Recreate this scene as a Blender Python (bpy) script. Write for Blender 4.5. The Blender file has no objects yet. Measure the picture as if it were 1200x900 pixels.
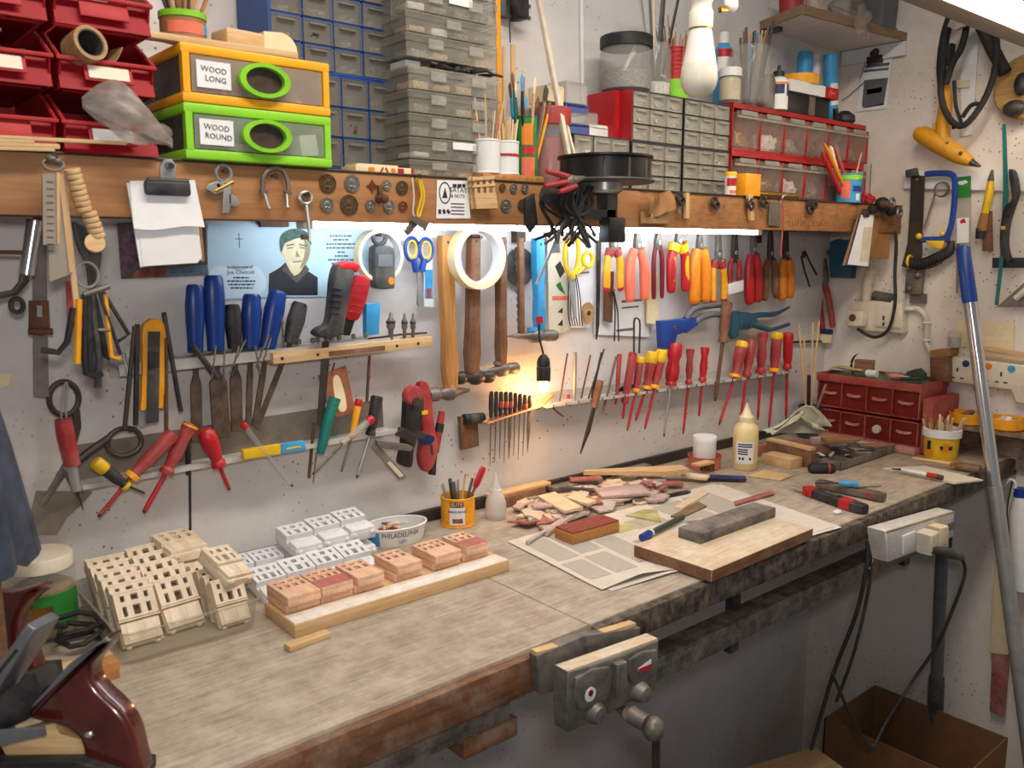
import bpy, bmesh, math, random
from mathutils import Vector, Matrix, Euler
random.seed(7)
SC = bpy.context.scene
COL = SC.collection
V = Vector
PI = math.pi
# ------------------------------------------------------------------ camera, world, light, exposure
CAM = V((0.0, -1.5, 1.5)); YAW = math.radians(40.28); PITCH = math.radians(9.07); FPX = 1009.0
_f = V((math.sin(YAW)*math.cos(PITCH), math.cos(YAW)*math.cos(PITCH), -math.sin(PITCH)))
_r = V((math.cos(YAW), -math.sin(YAW), 0)); _u = _r.cross(_f)
cd = bpy.data.cameras.new('camera'); cam = bpy.data.objects.new('camera', cd); COL.objects.link(cam)
cam.matrix_world = Matrix(((_r.x, _u.x, -_f.x, CAM.x), (_r.y, _u.y, -_f.y, CAM.y), (_r.z, _u.z, -_f.z, CAM.z), (0, 0, 0, 1)))
cd.sensor_width = 36.0; cd.lens = FPX/1200*36; cd.clip_start = 0.02
cd.dof.use_dof = True; cd.dof.focus_distance = 2.0; cd.dof.aperture_fstop = 7.0
SC.camera = cam
SC.cycles.transparent_max_bounces = 24
SC.view_settings.view_transform = 'Standard'; SC.view_settings.look = 'None'
SC.view_settings.gamma = 1.0; SC.view_settings.use_curve_mapping = False
SC.view_settings.exposure = 0.0
wd = bpy.data.worlds.new('world'); SC.world = wd; wd.use_nodes = True
wd.node_tree.nodes['Background'].inputs[0].default_value = (0.96, 0.96, 1.0, 1)
wd.node_tree.nodes['Background'].inputs[1].default_value = 0.17

def area(name, loc, rot, sx, sy, power, col):
    l = bpy.data.lights.new(name, 'AREA'); l.shape = 'RECTANGLE'; l.size = sx; l.size_y = sy
    l.energy = power; l.color = col
    o = bpy.data.objects.new(name, l); COL.objects.link(o); o.location = loc; o.rotation_euler = rot
    return o
# ceiling fluorescent fitting of the workshop above the bench front, and the photographer's small flash above the lens
area('ceiling_tube_light', (0.75, -1.0, 2.62), (math.radians(12), 0, 0), 1.5, 0.16, 25, (1.0, 0.90, 0.79))
area('camera_flash', (0.0, -1.53, 1.60), (math.radians(84), 0, -YAW), 0.09, 0.06, 6.0, (1.0, 0.97, 0.95))

# ------------------------------------------------------------------ pixel -> place on a real plane
BZ = 0.91; XR = 2.635; SZ = 1.622; BD = 0.232
def ray(a, b): return _r*((a-600)/FPX) - _u*((b-450)/FPX) + _f
def W(a, b, d=0.0):  q = ray(a, b); return CAM + q*((-d-CAM.y)/q.y)
def RW(a, b, d=0.0): q = ray(a, b); return CAM + q*((XR-d-CAM.x)/q.x)
def BP(a, b, h=0.0): q = ray(a, b); return CAM + q*((BZ+h-CAM.z)/q.z)
def ZP(a, b, z):     q = ray(a, b); return CAM + q*((z-CAM.z)/q.z)

def fr(o, x, z):
    z = V(z).normalized(); x = V(x); x = (x - z*x.dot(z)).normalized(); y = z.cross(x)
    return Matrix(((x.x, y.x, z.x, o[0]), (x.y, y.y, z.y, o[1]), (x.z, y.z, z.z, o[2]), (0, 0, 0, 1)))
NB = V((0, -1, 0)); NR = V((-1, 0, 0))
def hang(a, b, n):
    """frame at a, local -Y runs to b, local Z = outward normal n; returns matrix, length"""
    y = (a-b); L = y.length; y.normalize(); x = y.cross(n).normalized(); z = x.cross(y)
    return Matrix(((x.x, y.x, z.x, a.x), (x.y, y.y, z.y, a.y), (x.z, y.z, z.z, a.z), (0, 0, 0, 1))), L
def FW(ax, ay, bx, by, d=0.02): return hang(W(ax, ay, d), W(bx, by, d), NB)
def FR(ax, ay, bx, by, d=0.02): return hang(RW(ax, ay, d), RW(bx, by, d), NR)
def FB(ax, ay, bx, by, h=0.0):
    a = BP(ax, ay, h); b = BP(bx, by, h); d = b-a; return fr(a, d, (0, 0, 1)), d.length
def at(x, y, z, rz=0.0): return Matrix.Translation((x, y, z)) @ Matrix.Rotation(rz, 4, 'Z')

# ------------------------------------------------------------------ materials
def lin(c):
    c = c/255.0
    return c/12.92 if c <= 0.04045 else ((c+0.055)/1.055)**2.4
def rgb(c): return (lin(c[0]), lin(c[1]), lin(c[2]), 1)
MATS = {}
def mat(name, c, rough=0.5, metal=0.0, var=0.12, scale=30.0, bump=0.0, spec=0.5, trans=0.0, ior=1.45, alpha=1.0, dirt=0.0, dirtc=(150, 135, 115), stretch=None, coat=0.0):
    m = bpy.data.materials.new(name); m.use_nodes = True; nt = m.node_tree; N = nt.nodes; L = nt.links
    p = N['Principled BSDF']; p.inputs['Roughness'].default_value = rough; p.inputs['Metallic'].default_value = metal
    p.inputs['Specular IOR Level'].default_value = spec; p.inputs['Transmission Weight'].default_value = trans
    p.inputs['IOR'].default_value = ior; p.inputs['Alpha'].default_value = alpha; p.inputs['Coat Weight'].default_value = coat
    base = rgb(c); p.inputs['Base Color'].default_value = base
    tc = N.new('ShaderNodeTexCoord'); mp = N.new('ShaderNodeMapping'); L.new(tc.outputs['Object'], mp.inputs[0])
    if stretch: mp.inputs['Scale'].default_value = stretch
    nz = N.new('ShaderNodeTexNoise'); nz.inputs['Scale'].default_value = scale; nz.inputs['Detail'].default_value = 5; nz.inputs['Roughness'].default_value = 0.65
    L.new(mp.outputs[0], nz.inputs['Vector'])
    cr = N.new('ShaderNodeValToRGB'); e = cr.color_ramp.elements
    e[0].position = 0.3; e[1].position = 0.7
    e[0].color = tuple(max(0, x*(1-1.6*var)) for x in base[:3])+(1,); e[1].color = tuple(min(1, x*(1+var)) for x in base[:3])+(1,)
    L.new(nz.outputs[0], cr.inputs[0]); out = cr.outputs[0]
    if dirt > 0:
        n2 = N.new('ShaderNodeTexNoise'); n2.inputs['Scale'].default_value = scale*0.35; n2.inputs['Detail'].default_value = 8; n2.inputs['Roughness'].default_value = 0.75
        L.new(tc.outputs['Object'], n2.inputs['Vector'])
        r2 = N.new('ShaderNodeValToRGB'); r2.color_ramp.elements[0].position = 0.5-0.25*dirt; r2.color_ramp.elements[1].position = 0.78-0.2*dirt
        r2.color_ramp.elements[0].color = (0, 0, 0, 1); r2.color_ramp.elements[1].color = (min(1, .4+.6*dirt),)*3+(1,)
        L.new(n2.outputs[0], r2.inputs[0])
        mx = N.new('ShaderNodeMixRGB'); mx.inputs[2].default_value = rgb(dirtc); L.new(r2.outputs[0], mx.inputs[0]); L.new(out, mx.inputs[1]); out = mx.outputs[0]
    L.new(out, p.inputs['Base Color'])
    if bump > 0:
        b = N.new('ShaderNodeBump'); b.inputs['Strength'].default_value = bump; b.inputs['Distance'].default_value = 0.002
        L.new(nz.outputs[0], b.inputs['Height']); L.new(b.outputs[0], p.inputs['Normal'])
    MATS[name] = m; return m
def wood(name, c1, c2, scale=9.0, axis='X', rough=0.65, dirt=0.0, dirtc=(190, 180, 165), bump=0.15, ring=18.0):
    s = {'X': (0.07, 1, 1), 'Y': (1, 0.07, 1), 'Z': (1, 1, 0.07)}[axis]
    m = mat(name, c1, rough, 0, 0.1, 60, 0, dirt=dirt, dirtc=dirtc)
    nt = m.node_tree; N = nt.nodes; L = nt.links; p = N['Principled BSDF']
    mp = N.new('ShaderNodeMapping'); mp.inputs['Scale'].default_value = s; tc = [n for n in N if n.type == 'TEX_COORD'][0]; L.new(tc.outputs['Object'], mp.inputs[0])
    nz = N.new('ShaderNodeTexNoise'); nz.inputs['Scale'].default_value = scale*ring; nz.inputs['Detail'].default_value = 6; nz.inputs['Roughness'].default_value = 0.7; L.new(mp.outputs[0], nz.inputs['Vector'])
    cr = N.new('ShaderNodeValToRGB'); cr.color_ramp.elements[0].position = 0.32; cr.color_ramp.elements[1].position = 0.68
    cr.color_ramp.elements[0].color = rgb(c2); cr.color_ramp.elements[1].color = rgb(c1); L.new(nz.outputs[0], cr.inputs[0])
    tgt = p.inputs['Base Color'].links[0].from_node
    if dirt > 0: L.new(cr.outputs[0], tgt.inputs[1])
    else: L.new(cr.outputs[0], p.inputs['Base Color'])
    b = N.new('ShaderNodeBump'); b.inputs['Strength'].default_value = bump; b.inputs['Distance'].default_value = 0.001; L.new(nz.outputs[0], b.inputs['Height']); L.new(b.outputs[0], p.inputs['Normal'])
    return m
def emit(name, c, s):
    m = bpy.data.materials.new(name); m.use_nodes = True; p = m.node_tree.nodes['Principled BSDF']
    p.inputs['Base Color'].default_value = rgb(c); p.inputs['Emission Color'].default_value = rgb(c); p.inputs['Emission Strength'].default_value = s
    MATS[name] = m; return m
def clear(name, c, rough=0.15, alpha=0.35, var=0.1):
    """thin clear plastic or glass: mostly see-through with a glossy skin"""
    m = mat(name, c, rough, 0, var, 25, alpha=1.0)
    N = m.node_tree.nodes; L = m.node_tree.links; p = N['Principled BSDF']; out = N['Material Output']
    t = N.new('ShaderNodeBsdfTransparent'); t.inputs[0].default_value = tuple(0.8+0.2*x for x in rgb(c)[:3])+(1,)
    mx = N.new('ShaderNodeMixShader'); mx.inputs[0].default_value = alpha
    L.new(t.outputs[0], mx.inputs[1]); L.new(p.outputs[0], mx.inputs[2]); L.new(mx.outputs[0], out.inputs['Surface'])
    return m

# ------------------------------------------------------------------ geometry helpers (all write into a bmesh)
class G:
    def __init__(s): s.b = bmesh.new()
    def _add(s, vs, fs, M=None):
        nv = [s.b.verts.new(M @ V(v) if M else V(v)) for v in vs]
        for f in fs:
            try: s.b.faces.new([nv[i] for i in f])
            except ValueError: pass
        return s
    def box(s, c, d, M=None, bev=0.0, taper=1.0, ty=None):
        x, y, z = d[0]/2, d[1]/2, d[2]/2; t = taper; t2 = t if ty is None else ty
        vs = [(-x, -y, -z), (x, -y, -z), (x, y, -z), (-x, y, -z), (-x*t, -y*t2, z), (x*t, -y*t2, z), (x*t, y*t2, z), (-x*t, y*t2, z)]
        fs = [(3, 2, 1, 0), (4, 5, 6, 7), (0, 1, 5, 4), (1, 2, 6, 5), (2, 3, 7, 6), (3, 0, 4, 7)]
        T = Matrix.Translation(c); T = (M @ T) if M else T
        if bev > 0:
            t_ = bmesh.new(); q = [t_.verts.new(v) for v in vs]; [t_.faces.new([q[i] for i in f]) for f in fs]
            bmesh.ops.bevel(t_, geom=list(t_.edges), offset=min(bev, 0.45*min(d)), segments=2, profile=0.5, affect='EDGES')
            t_.verts.ensure_lookup_table(); t_.verts.index_update()
            vs = [v.co.copy() for v in t_.verts]; fs = [[v.index for v in f.verts] for f in t_.faces]; t_.free()
        return s._add(vs, fs, T)
    def rbox(s, c, d, rot, bev=0.0):
        """box turned by an euler about its own centre"""
        return s.box((0, 0, 0), d, Matrix.Translation(c) @ Euler(rot).to_matrix().to_4x4(), bev)
    def tube(s, pts, r, n=8, M=None, flat=1.0, closed=False, up=(0, 0, 1), caps=True):
        """tube along pts; r scalar or list; flat squeezes along 'up'"""
        P = [V(p) for p in pts]; k = len(P); R = r if isinstance(r, (list, tuple)) else [r]*k
        up = V(up); rings = []
        for i, p in enumerate(P):
            if closed: t = P[(i+1) % k]-P[i-1]
            else: t = P[min(i+1, k-1)]-P[max(i-1, 0)]
            if t.length < 1e-9: t = V((0, 0, 1))
            t.normalize(); a = t.cross(up)
            if a.length < 1e-3: a = t.cross(V((1, 0, 0)))
            if a.length < 1e-3: a = t.cross(V((0, 1, 0)))
            a.normalize(); b = a.cross(t)
            rings.append([p + a*(R[i]*math.cos(2*PI*j/n)) + b*(R[i]*flat*math.sin(2*PI*j/n)) for j in range(n)])
        vs = [q for g in rings for q in g]; fs = []
        for i in range(k if closed else k-1):
            i2 = (i+1) % k
            for j in range(n): fs.append((i*n+j, i*n+(j+1) % n, i2*n+(j+1) % n, i2*n+j))
        if caps and not closed: fs.append(tuple(range(n-1, -1, -1))); fs.append(tuple((k-1)*n+j for j in range(n)))
        return s._add(vs, fs, M)
    def lathe(s, prof, n=16, M=None, axis='Y', sq=1.0):
        """prof [(r, h)] turned about local axis; sq flattens the second radial axis"""
        vs = []; fs = []; k = len(prof)
        for r, h in prof:
            for j in range(n):
                c, d = r*math.cos(2*PI*j/n), r*sq*math.sin(2*PI*j/n)
                vs.append({'Y': (c, h, d), 'Z': (c, d, h), 'X': (h, c, d)}[axis])
        for i in range(k-1):
            for j in range(n): fs.append((i*n+j, i*n+(j+1) % n, (i+1)*n+(j+1) % n, (i+1)*n+j))
        if prof[0][0] > 1e-6: fs.append(tuple(range(n-1, -1, -1)))
        if prof[-1][0] > 1e-6: fs.append(tuple((k-1)*n+j for j in range(n)))
        return s._add(vs, fs, M)
    def prism(s, poly, z0, z1, M=None, inset=0.0):
        """outline in local XY extruded from z0 to z1; inset rounds the front edge"""
        k = len(poly)
        if inset > 0:
            cx = sum(p[0] for p in poly)/k; cy = sum(p[1] for p in poly)/k
            def sh(q):
                o = []
                for i in range(k):
                    a, b, c = V(poly[i-1]), V(poly[i]), V(poly[(i+1) % k])
                    n1 = V((-(b-a).y, (b-a).x)); n2 = V((-(c-b).y, (c-b).x))
                    if n1.length > 0: n1.normalize()
                    if n2.length > 0: n2.normalize()
                    m = n1+n2
                    if m.length > 1e-6: m.normalize()
                    o.append((b.x+m.x*q, b.y+m.y*q))
                return o
            ar = sum(poly[i-1][0]*poly[i][1]-poly[i][0]*poly[i-1][1] for i in range(k))
            sg = 1 if ar > 0 else -1; up = 1 if z1 > z0 else -1
            L_ = [(poly, z0), (poly, z1-inset*up)]
            for st in (30, 60, 90):
                a_ = math.radians(st); L_.append((sh(sg*inset*(1-math.cos(a_))), z1-up*inset*(1-math.sin(a_))))
        else: L_ = [(poly, z0), (poly, z1)]
        vs = [(p[0], p[1], z) for P, z in L_ for p in P]; fs = []
        for l in range(len(L_)-1):
            for i in range(k): fs.append((l*k+i, l*k+(i+1) % k, (l+1)*k+(i+1) % k, (l+1)*k+i))
        fs.append(tuple(range(k-1, -1, -1))); fs.append(tuple((len(L_)-1)*k+i for i in range(k)))
        return s._add(vs, fs, M)
    def ring(s, c, R, r, n=24, m=8, ax='Z', sy=1.0, M=None, flat=1.0):
        f = {'Z': lambda a: (R*math.cos(a), R*sy*math.sin(a), 0), 'Y': lambda a: (R*math.cos(a), 0, R*sy*math.sin(a)), 'X': lambda a: (0, R*math.cos(a), R*sy*math.sin(a))}[ax]
        pts = [V(c)+V(f(2*PI*i/n)) for i in range(n)]
        return s.tube(pts, r, m, M, flat=flat, closed=True, up={'Z': (0, 0, 1), 'Y': (0, 1, 0), 'X': (1, 0, 0)}[ax])
    def band(s, R0, R1, z0, z1, n=32, c=(0, 0), M=None, sy=1.0):
        """flat annulus with thickness, axis Z"""
        vs = []; fs = []
        for R, z in ((R0, z0), (R1, z0), (R1, z1), (R0, z1)):
            for j in range(n): vs.append((c[0]+R*math.cos(2*PI*j/n), c[1]+R*sy*math.sin(2*PI*j/n), z))
        for q in range(4):
            for j in range(n): fs.append((q*n+j, q*n+(j+1) % n, ((q+1) % 4)*n+(j+1) % n, ((q+1) % 4)*n+j))
        return s._add(vs, fs, M)
    def ball(s, c, r, n=12, m=8, M=None):
        r = (r, r, r) if not isinstance(r, (tuple, list)) else r
        vs = []; fs = []
        for i in range(1, m):
            t = PI*i/m
            for j in range(n): vs.append((c[0]+r[0]*math.sin(t)*math.cos(2*PI*j/n), c[1]+r[1]*math.sin(t)*math.sin(2*PI*j/n), c[2]+r[2]*math.cos(t)))
        for i in range(m-2):
            for j in range(n): fs.append((i*n+j, (i+1)*n+j, (i+1)*n+(j+1) % n, i*n+(j+1) % n))
        a = len(vs); vs.append((c[0], c[1], c[2]+r[2])); vs.append((c[0], c[1], c[2]-r[2]))
        for j in range(n): fs.append((a, j, (j+1) % n)); fs.append((a+1, (m-2)*n+(j+1) % n, (m-2)*n+j))
        return s._add(vs, fs, M)
    def sheet(s, fn, nu, nv, th=0.0006, M=None):
        """thin curved sheet: fn(u,v)->point, given thickness th along its normal"""
        P = [[V(fn(i/nu, j/nv)) for j in range(nv+1)] for i in range(nu+1)]
        def nr(i, j):
            a = P[min(i+1, nu)][j]-P[max(i-1, 0)][j]; b = P[i][min(j+1, nv)]-P[i][max(j-1, 0)]
            n = a.cross(b); return n.normalized() if n.length > 1e-12 else V((0, 0, 1))
        vs = [P[i][j] for i in range(nu+1) for j in range(nv+1)] + [P[i][j]-nr(i, j)*th for i in range(nu+1) for j in range(nv+1)]
        k = (nu+1)*(nv+1); I = lambda i, j: i*(nv+1)+j; fs = []
        for i in range(nu):
            for j in range(nv):
                a, b, c, d = I(i, j), I(i+1, j), I(i+1, j+1), I(i, j+1); fs.append((a, b, c, d)); fs.append((d+k, c+k, b+k, a+k))
        for i in range(nu): fs.append((I(i+1, 0), I(i, 0), I(i, 0)+k, I(i+1, 0)+k)); fs.append((I(i, nv), I(i+1, nv), I(i+1, nv)+k, I(i, nv)+k))
        for j in range(nv): fs.append((I(0, j), I(0, j+1), I(0, j+1)+k, I(0, j)+k)); fs.append((I(nu, j+1), I(nu, j), I(nu, j)+k, I(nu, j+1)+k))
        return s._add(vs, fs, M)
    def mesh(s, name, sharp=38):
        bmesh.ops.recalc_face_normals(s.b, faces=list(s.b.faces))
        me = bpy.data.meshes.new(name); s.b.to_mesh(me); s.b.free()
        for p in me.polygons: p.use_smooth = True
        me.set_sharp_from_angle(angle=math.radians(sharp)); return me

def _m(m): return MATS[m] if isinstance(m, str) else m
def link(name, me, parent=None, M=None):
    o = bpy.data.objects.new(name, me); COL.objects.link(o)
    if parent: o.parent = parent
    if M is not None: o.matrix_local = M if parent else M
    return o
LABELS = {}
def tag(o, label, cat, group=None, kind=None):
    o['label'] = label; o['category'] = cat
    if group: o['group'] = group
    if kind: o['kind'] = kind
    LABELS[label] = LABELS.get(label, 0)+1
    return o
def thing(name, label, cat, M, group=None):
    o = link(name, None); o.matrix_world = M; o.empty_display_size = 0.02
    return tag(o, label, cat, group)
def part(name, g, m, parent, label=None, M=None):
    me = g.mesh(name) if isinstance(g, G) else g
    if not me.materials: me.materials.append(_m(m))
    o = link(name, me, parent, M)
    if label: o['label'] = label
    return o
def solo(name, g, m, label, cat, M=None, group=None, kind=None):
    """a thing that is one mesh"""
    me = g.mesh(name) if isinstance(g, G) else g
    if not me.materials: me.materials.append(_m(m))
    o = link(name, me);
    if M is not None: o.matrix_world = M
    return tag(o, label, cat, group, kind)
def struct(name, g, m, parent=None, label=None):
    me = g.mesh(name) if isinstance(g, G) else g
    if not me.materials: me.materials.append(_m(m))
    o = link(name, me, parent)
    if not parent: o['kind'] = 'structure'
    if label: o['label'] = label
    return o
def text(body, size, m, parent, M, name='lettering', ext=0.0003, align='CENTER', sx=1.0):
    cu = bpy.data.curves.new(name, 'FONT'); cu.body = body; cu.size = size; cu.extrude = ext; cu.align_x = align; cu.align_y = 'CENTER'; cu.resolution_u = 2
    t = bpy.data.objects.new(name, cu); COL.objects.link(t)
    dg = bpy.context.evaluated_depsgraph_get(); me = bpy.data.meshes.new_from_object(t.evaluated_get(dg))
    bpy.data.objects.remove(t); bpy.data.curves.remove(cu)
    me.transform(Matrix.Diagonal((sx, 1, 1, 1)))
    me.materials.clear(); me.materials.append(_m(m))
    return link(name, me, parent, M)
def curved_text(body, size, m, parent, R, h, name='lettering', a0=0.0, sx=1.0, up='Z'):
    """lettering wrapped round an upright can of radius R at height h, centred on angle a0"""
    o = text(body, size, m, parent, Matrix.Identity(4), name, 0.0002, sx=sx); me = o.data
    for v in me.vertices:
        a = a0 + v.co.x/R; r = R + 0.0006 + v.co.z
        v.co = V((r*math.cos(a), r*math.sin(a), h+v.co.y))
    return o
def copy_tree(o, M=None, label=None, parent=None):
    c = o.copy(); COL.objects.link(c); c.parent = parent
    if parent is not None: c.matrix_local = o.matrix_local.copy()
    if M is not None: c.matrix_world = M
    if label: c['label'] = label; LABELS[label] = LABELS.get(label, 0)+1
    for ch in o.children: copy_tree(ch, None, None, c)
    return c
def T(x=0, y=0, z=0): return Matrix.Translation((x, y, z))
def RX(a): return Matrix.Rotation(math.radians(a), 4, 'X')
def RY(a): return Matrix.Rotation(math.radians(a), 4, 'Y')
def RZ(a): return Matrix.Rotation(math.radians(a), 4, 'Z')
def arc(cx, cy, r, a0, a1, n, z=0.0, sy=1.0):
    return [(cx+r*math.cos(math.radians(a0+(a1-a0)*i/n)), cy+r*sy*math.sin(math.radians(a0+(a1-a0)*i/n)), z) for i in range(n+1)]
def arc2(*a, **k): return [(p[0], p[1]) for p in arc(*a, **k)]
ORD = ['leftmost', 'second', 'third', 'fourth', 'fifth', 'sixth', 'seventh', 'eighth', 'ninth', 'tenth', 'eleventh', 'twelfth', 'thirteenth', 'fourteenth', 'fifteenth', 'sixteenth', 'seventeenth', 'eighteenth', 'nineteenth', 'twentieth']
# plain colours
mat('red_plastic', (176, 28, 34), 0.4, var=.1); mat('red_worn', (158, 42, 44), 0.5, var=.2, dirt=.2, dirtc=(170, 120, 110)); mat('dark_red', (110, 18, 24), 0.45)
mat('yellow', (222, 178, 30), 0.45); mat('orange', (222, 128, 26), 0.45); mat('salmon', (224, 112, 84), 0.5); mat('blue', (24, 62, 140), 0.35); mat('navy', (22, 40, 84), 0.4)
mat('sky_blue', (60, 150, 200), 0.45); mat('teal', (20, 110, 105), 0.5); mat('green', (40, 120, 50), 0.45); mat('lime', (130, 200, 40), 0.4); mat('amber', (236, 160, 30), 0.4)
mat('black', (28, 28, 30), 0.5, var=.2, dirt=.12, dirtc=(110, 104, 98)); mat('black_clean', (20, 20, 22), 0.4); mat('grey_plastic', (96, 98, 100), 0.5); mat('dark_grey', (56, 57, 58), 0.5, dirt=.15)
mat('white', (222, 222, 220), 0.5, var=.04); mat('paper', (226, 226, 226), 0.8, var=.03); mat('cream', (226, 208, 168), 0.55, var=.06); mat('ivory', (214, 204, 182), 0.45, var=.06, dirt=.15)
mat('steel', (170, 170, 168), 0.35, 0.55, var=.12); mat('old_steel', (124, 116, 108), 0.45, 0.45, var=.25, dirt=.25, dirtc=(96, 78, 62)); mat('dark_steel', (66, 60, 56), 0.45, 0.4, var=.25, dirt=.15, dirtc=(90, 74, 60)); mat('rust', (110, 76, 56), 0.7, 0.4, var=.3)
mat('chrome', (200, 200, 204), 0.2, .85, var=.03); mat('brass', (170, 130, 60), 0.35, 0.9, var=.15); mat('copper', (140, 84, 58), 0.45, .8, var=.2)
mat('ink', (40, 42, 48), 0.7, var=0); mat('rubber', (34, 33, 33), 0.75, var=.15, dirt=.1, dirtc=(90, 84, 78))
mat('pine_plain', (214, 178, 128), 0.6, var=.1, stretch=(1, .15, 1)); mat('card_brown', (150, 108, 66), 0.8, var=.1); mat('tape_cream', (232, 216, 170), 0.6, var=.05)
wood('pine', (216, 184, 138), (190, 150, 100)); wood('pine_y', (214, 182, 136), (186, 148, 100), axis='Y'); wood('pine_z', (214, 182, 136), (186, 148, 100), axis='Z')
wood('oak_y', (196, 140, 78), (160, 104, 52), axis='Y'); wood('brown_wood_y', (128, 82, 50), (88, 54, 32), axis='Y', dirt=.2, dirtc=(150, 130, 110)); wood('brown_wood', (132, 88, 56), (92, 58, 36), dirt=.2, dirtc=(160, 140, 116))
clear('clear_plastic', (210, 210, 205), .2, .22); clear('smoke_plastic', (112, 108, 102), .3, .5, .25); clear('glass', (215, 215, 210), .06, .14, .05)
# ------------------------------------------------------------------ the room
def wall_material(name, c):
    m = mat(name, c, 0.85, 0, 0.05, 7, 0.25, spec=.25); nt = m.node_tree; N = nt.nodes; L = nt.links; p = N['Principled BSDF']
    tc = [n for n in N if n.type == 'TEX_COORD'][0]; src = p.inputs['Base Color'].links[0].from_socket
    # sparse dark pock marks
    vo = N.new('ShaderNodeTexVoronoi'); vo.inputs['Scale'].default_value = 62; L.new(tc.outputs['Object'], vo.inputs['Vector'])
    r = N.new('ShaderNodeValToRGB'); r.color_ramp.elements[0].position = .10; r.color_ramp.elements[1].position = .17
    r.color_ramp.elements[0].color = (1, 1, 1, 1); r.color_ramp.elements[1].color = (0, 0, 0, 1); L.new(vo.outputs['Distance'], r.inputs[0])
    nz = N.new('ShaderNodeTexNoise'); nz.inputs['Scale'].default_value = 3.3; nz.inputs['Detail'].default_value = 3; L.new(tc.outputs['Object'], nz.inputs['Vector'])
    r2 = N.new('ShaderNodeValToRGB'); r2.color_ramp.elements[0].position = .44; r2.color_ramp.elements[1].position = .58; L.new(nz.outputs[0], r2.inputs[0])
    mu = N.new('ShaderNodeMath'); mu.operation = 'MULTIPLY'; L.new(r.outputs[0], mu.inputs[0]); L.new(r2.outputs[0], mu.inputs[1])
    mx = N.new('ShaderNodeMixRGB'); mx.inputs[2].default_value = rgb((96, 76, 62)); L.new(mu.outputs[0], mx.inputs[0]); L.new(src, mx.inputs[1])
    # big soft beige blotches scattered at random over the whole wall
    n3 = N.new('ShaderNodeTexNoise'); n3.inputs['Scale'].default_value = 2.2; n3.inputs['Detail'].default_value = 9; n3.inputs['Roughness'].default_value = .7; L.new(tc.outputs['Object'], n3.inputs['Vector'])
    r3 = N.new('ShaderNodeValToRGB'); r3.color_ramp.elements[0].position = .5; r3.color_ramp.elements[1].position = .72; r3.color_ramp.elements[1].color = (.6, .6, .6, 1); L.new(n3.outputs[0], r3.inputs[0])
    m2 = N.new('ShaderNodeMixRGB'); m2.inputs[2].default_value = rgb((188, 166, 140)); L.new(r3.outputs[0], m2.inputs[0]); L.new(mx.outputs[0], m2.inputs[1])
    L.new(m2.outputs[0], p.inputs['Base Color']); return m
wall_material('wall_paint', (210, 207, 205)); wall_material('wall_paint_right', (224, 215, 206))  # right wall's base colour is paler, in place of stronger lamp light there
mat('floor_concrete', (96, 90, 84), .9, var=.2, scale=8, bump=.3)
struct('wall_back', G().box((1.1, .06, 1.25), (3.3, .12, 3.14)), 'wall_paint')
struct('wall_right', G().box((XR+.06, -1.3, 1.25), (.12, 2.84, 3.14)), 'wall_paint_right')
struct('floor', G().box((1.1, -1.4, -.37), (3.3, 3.04, .1)), 'floor_concrete')

# ------------------------------------------------------------------ wall shelf with its front board
def board_mat():
    m = wood('board_wood', (176, 126, 80), (146, 100, 60), scale=5, dirt=.25, dirtc=(150, 104, 66), rough=.6); return m
board_mat(); wood('board_osb', (180, 128, 78), (134, 88, 50), scale=14, dirt=.45, dirtc=(110, 70, 40), rough=.7); wood('dark_lath', (74, 52, 36), (50, 34, 24))
sh = thing('wall_shelf', 'long wooden wall shelf with a deep plywood front board above the tools', 'shelf', T(0, 0, 1.54))
xs = W(750, 240, BD).x
part('front_board', G().box(((xs-.25)/2, -BD+.01, .04), (xs+.25, .02, .08), bev=.002), 'board_wood', sh)
part('front_board', G().box(((xs+XR-.002)/2+.0005, -BD+.012, .0405), (XR-.002-xs-.001, .02, .079), bev=.002), 'board_osb', sh, 'rough stained board end with pencil tally marks')
part('shelf_plank', G().box((1.19, -.104, .064), (XR+.23, .206, .018)), 'board_wood', sh)
part('edge_strip', G().tube([(-.25, -BD-.001, .081), (XR-.01, -BD-.001, .081)], .002, 6), 'dark_steel', sh)
part('back_cleat', G().box((1.19, -.0125, .03), (XR+.23, .02, .05)), 'dark_lath', sh)
for x in (.12, 1.28, 2.2): part('bracket', G().box((x, -.11, .045), (.025, .2, .02)).box((x, -.012, -.005), (.025, .02, .05)), 'dark_lath', sh)
g = G()
rnd = random.Random(3)
for i in range(46):
    x = xs+.02+rnd.random()*(2.5-xs); z = .01+rnd.random()*.058; a = rnd.choice([0.1, -.1, .9, 1.5, 1.7]); l = .004+rnd.random()*.008
    g.rbox((x, -BD+.0018, z), (.0008, .0006, l), (0, a, 0))
for i in range(16): g.rbox((2.02+i*.013+rnd.random()*.004, -BD+.0018, .018+rnd.random()*.004), (.0009, .0006, .012+rnd.random()*.006), (0, rnd.uniform(-.25, .25), 0))
part('pencil_marks', g, 'ink', sh)
# fluorescent batten under the shelf
emit('tube_glow', (232, 244, 255), 24.0)
ft = thing('fluorescent_batten', 'lit fluorescent tube light mounted under the wall shelf', 'light', T(0, 0, 0))
tx0 = W(362, 262, .15).x; tx1 = W(884, 272, .15).x; tz = W(600, 264, .15).z
part('housing', G().box(((tx0+tx1)/2, -.15, tz+.026), (tx1-tx0+.06, .05, .022), bev=.004), 'white', ft)
part('tube', G().tube([(tx0, -.15, tz), (tx1, -.15, tz)], .011, 16), 'tube_glow', ft)
for x in (tx0-.008, tx1+.008): part('end_cap', G().box((x, -.15, tz+.005), (.02, .028, .036), bev=.003), 'white', ft)

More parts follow.
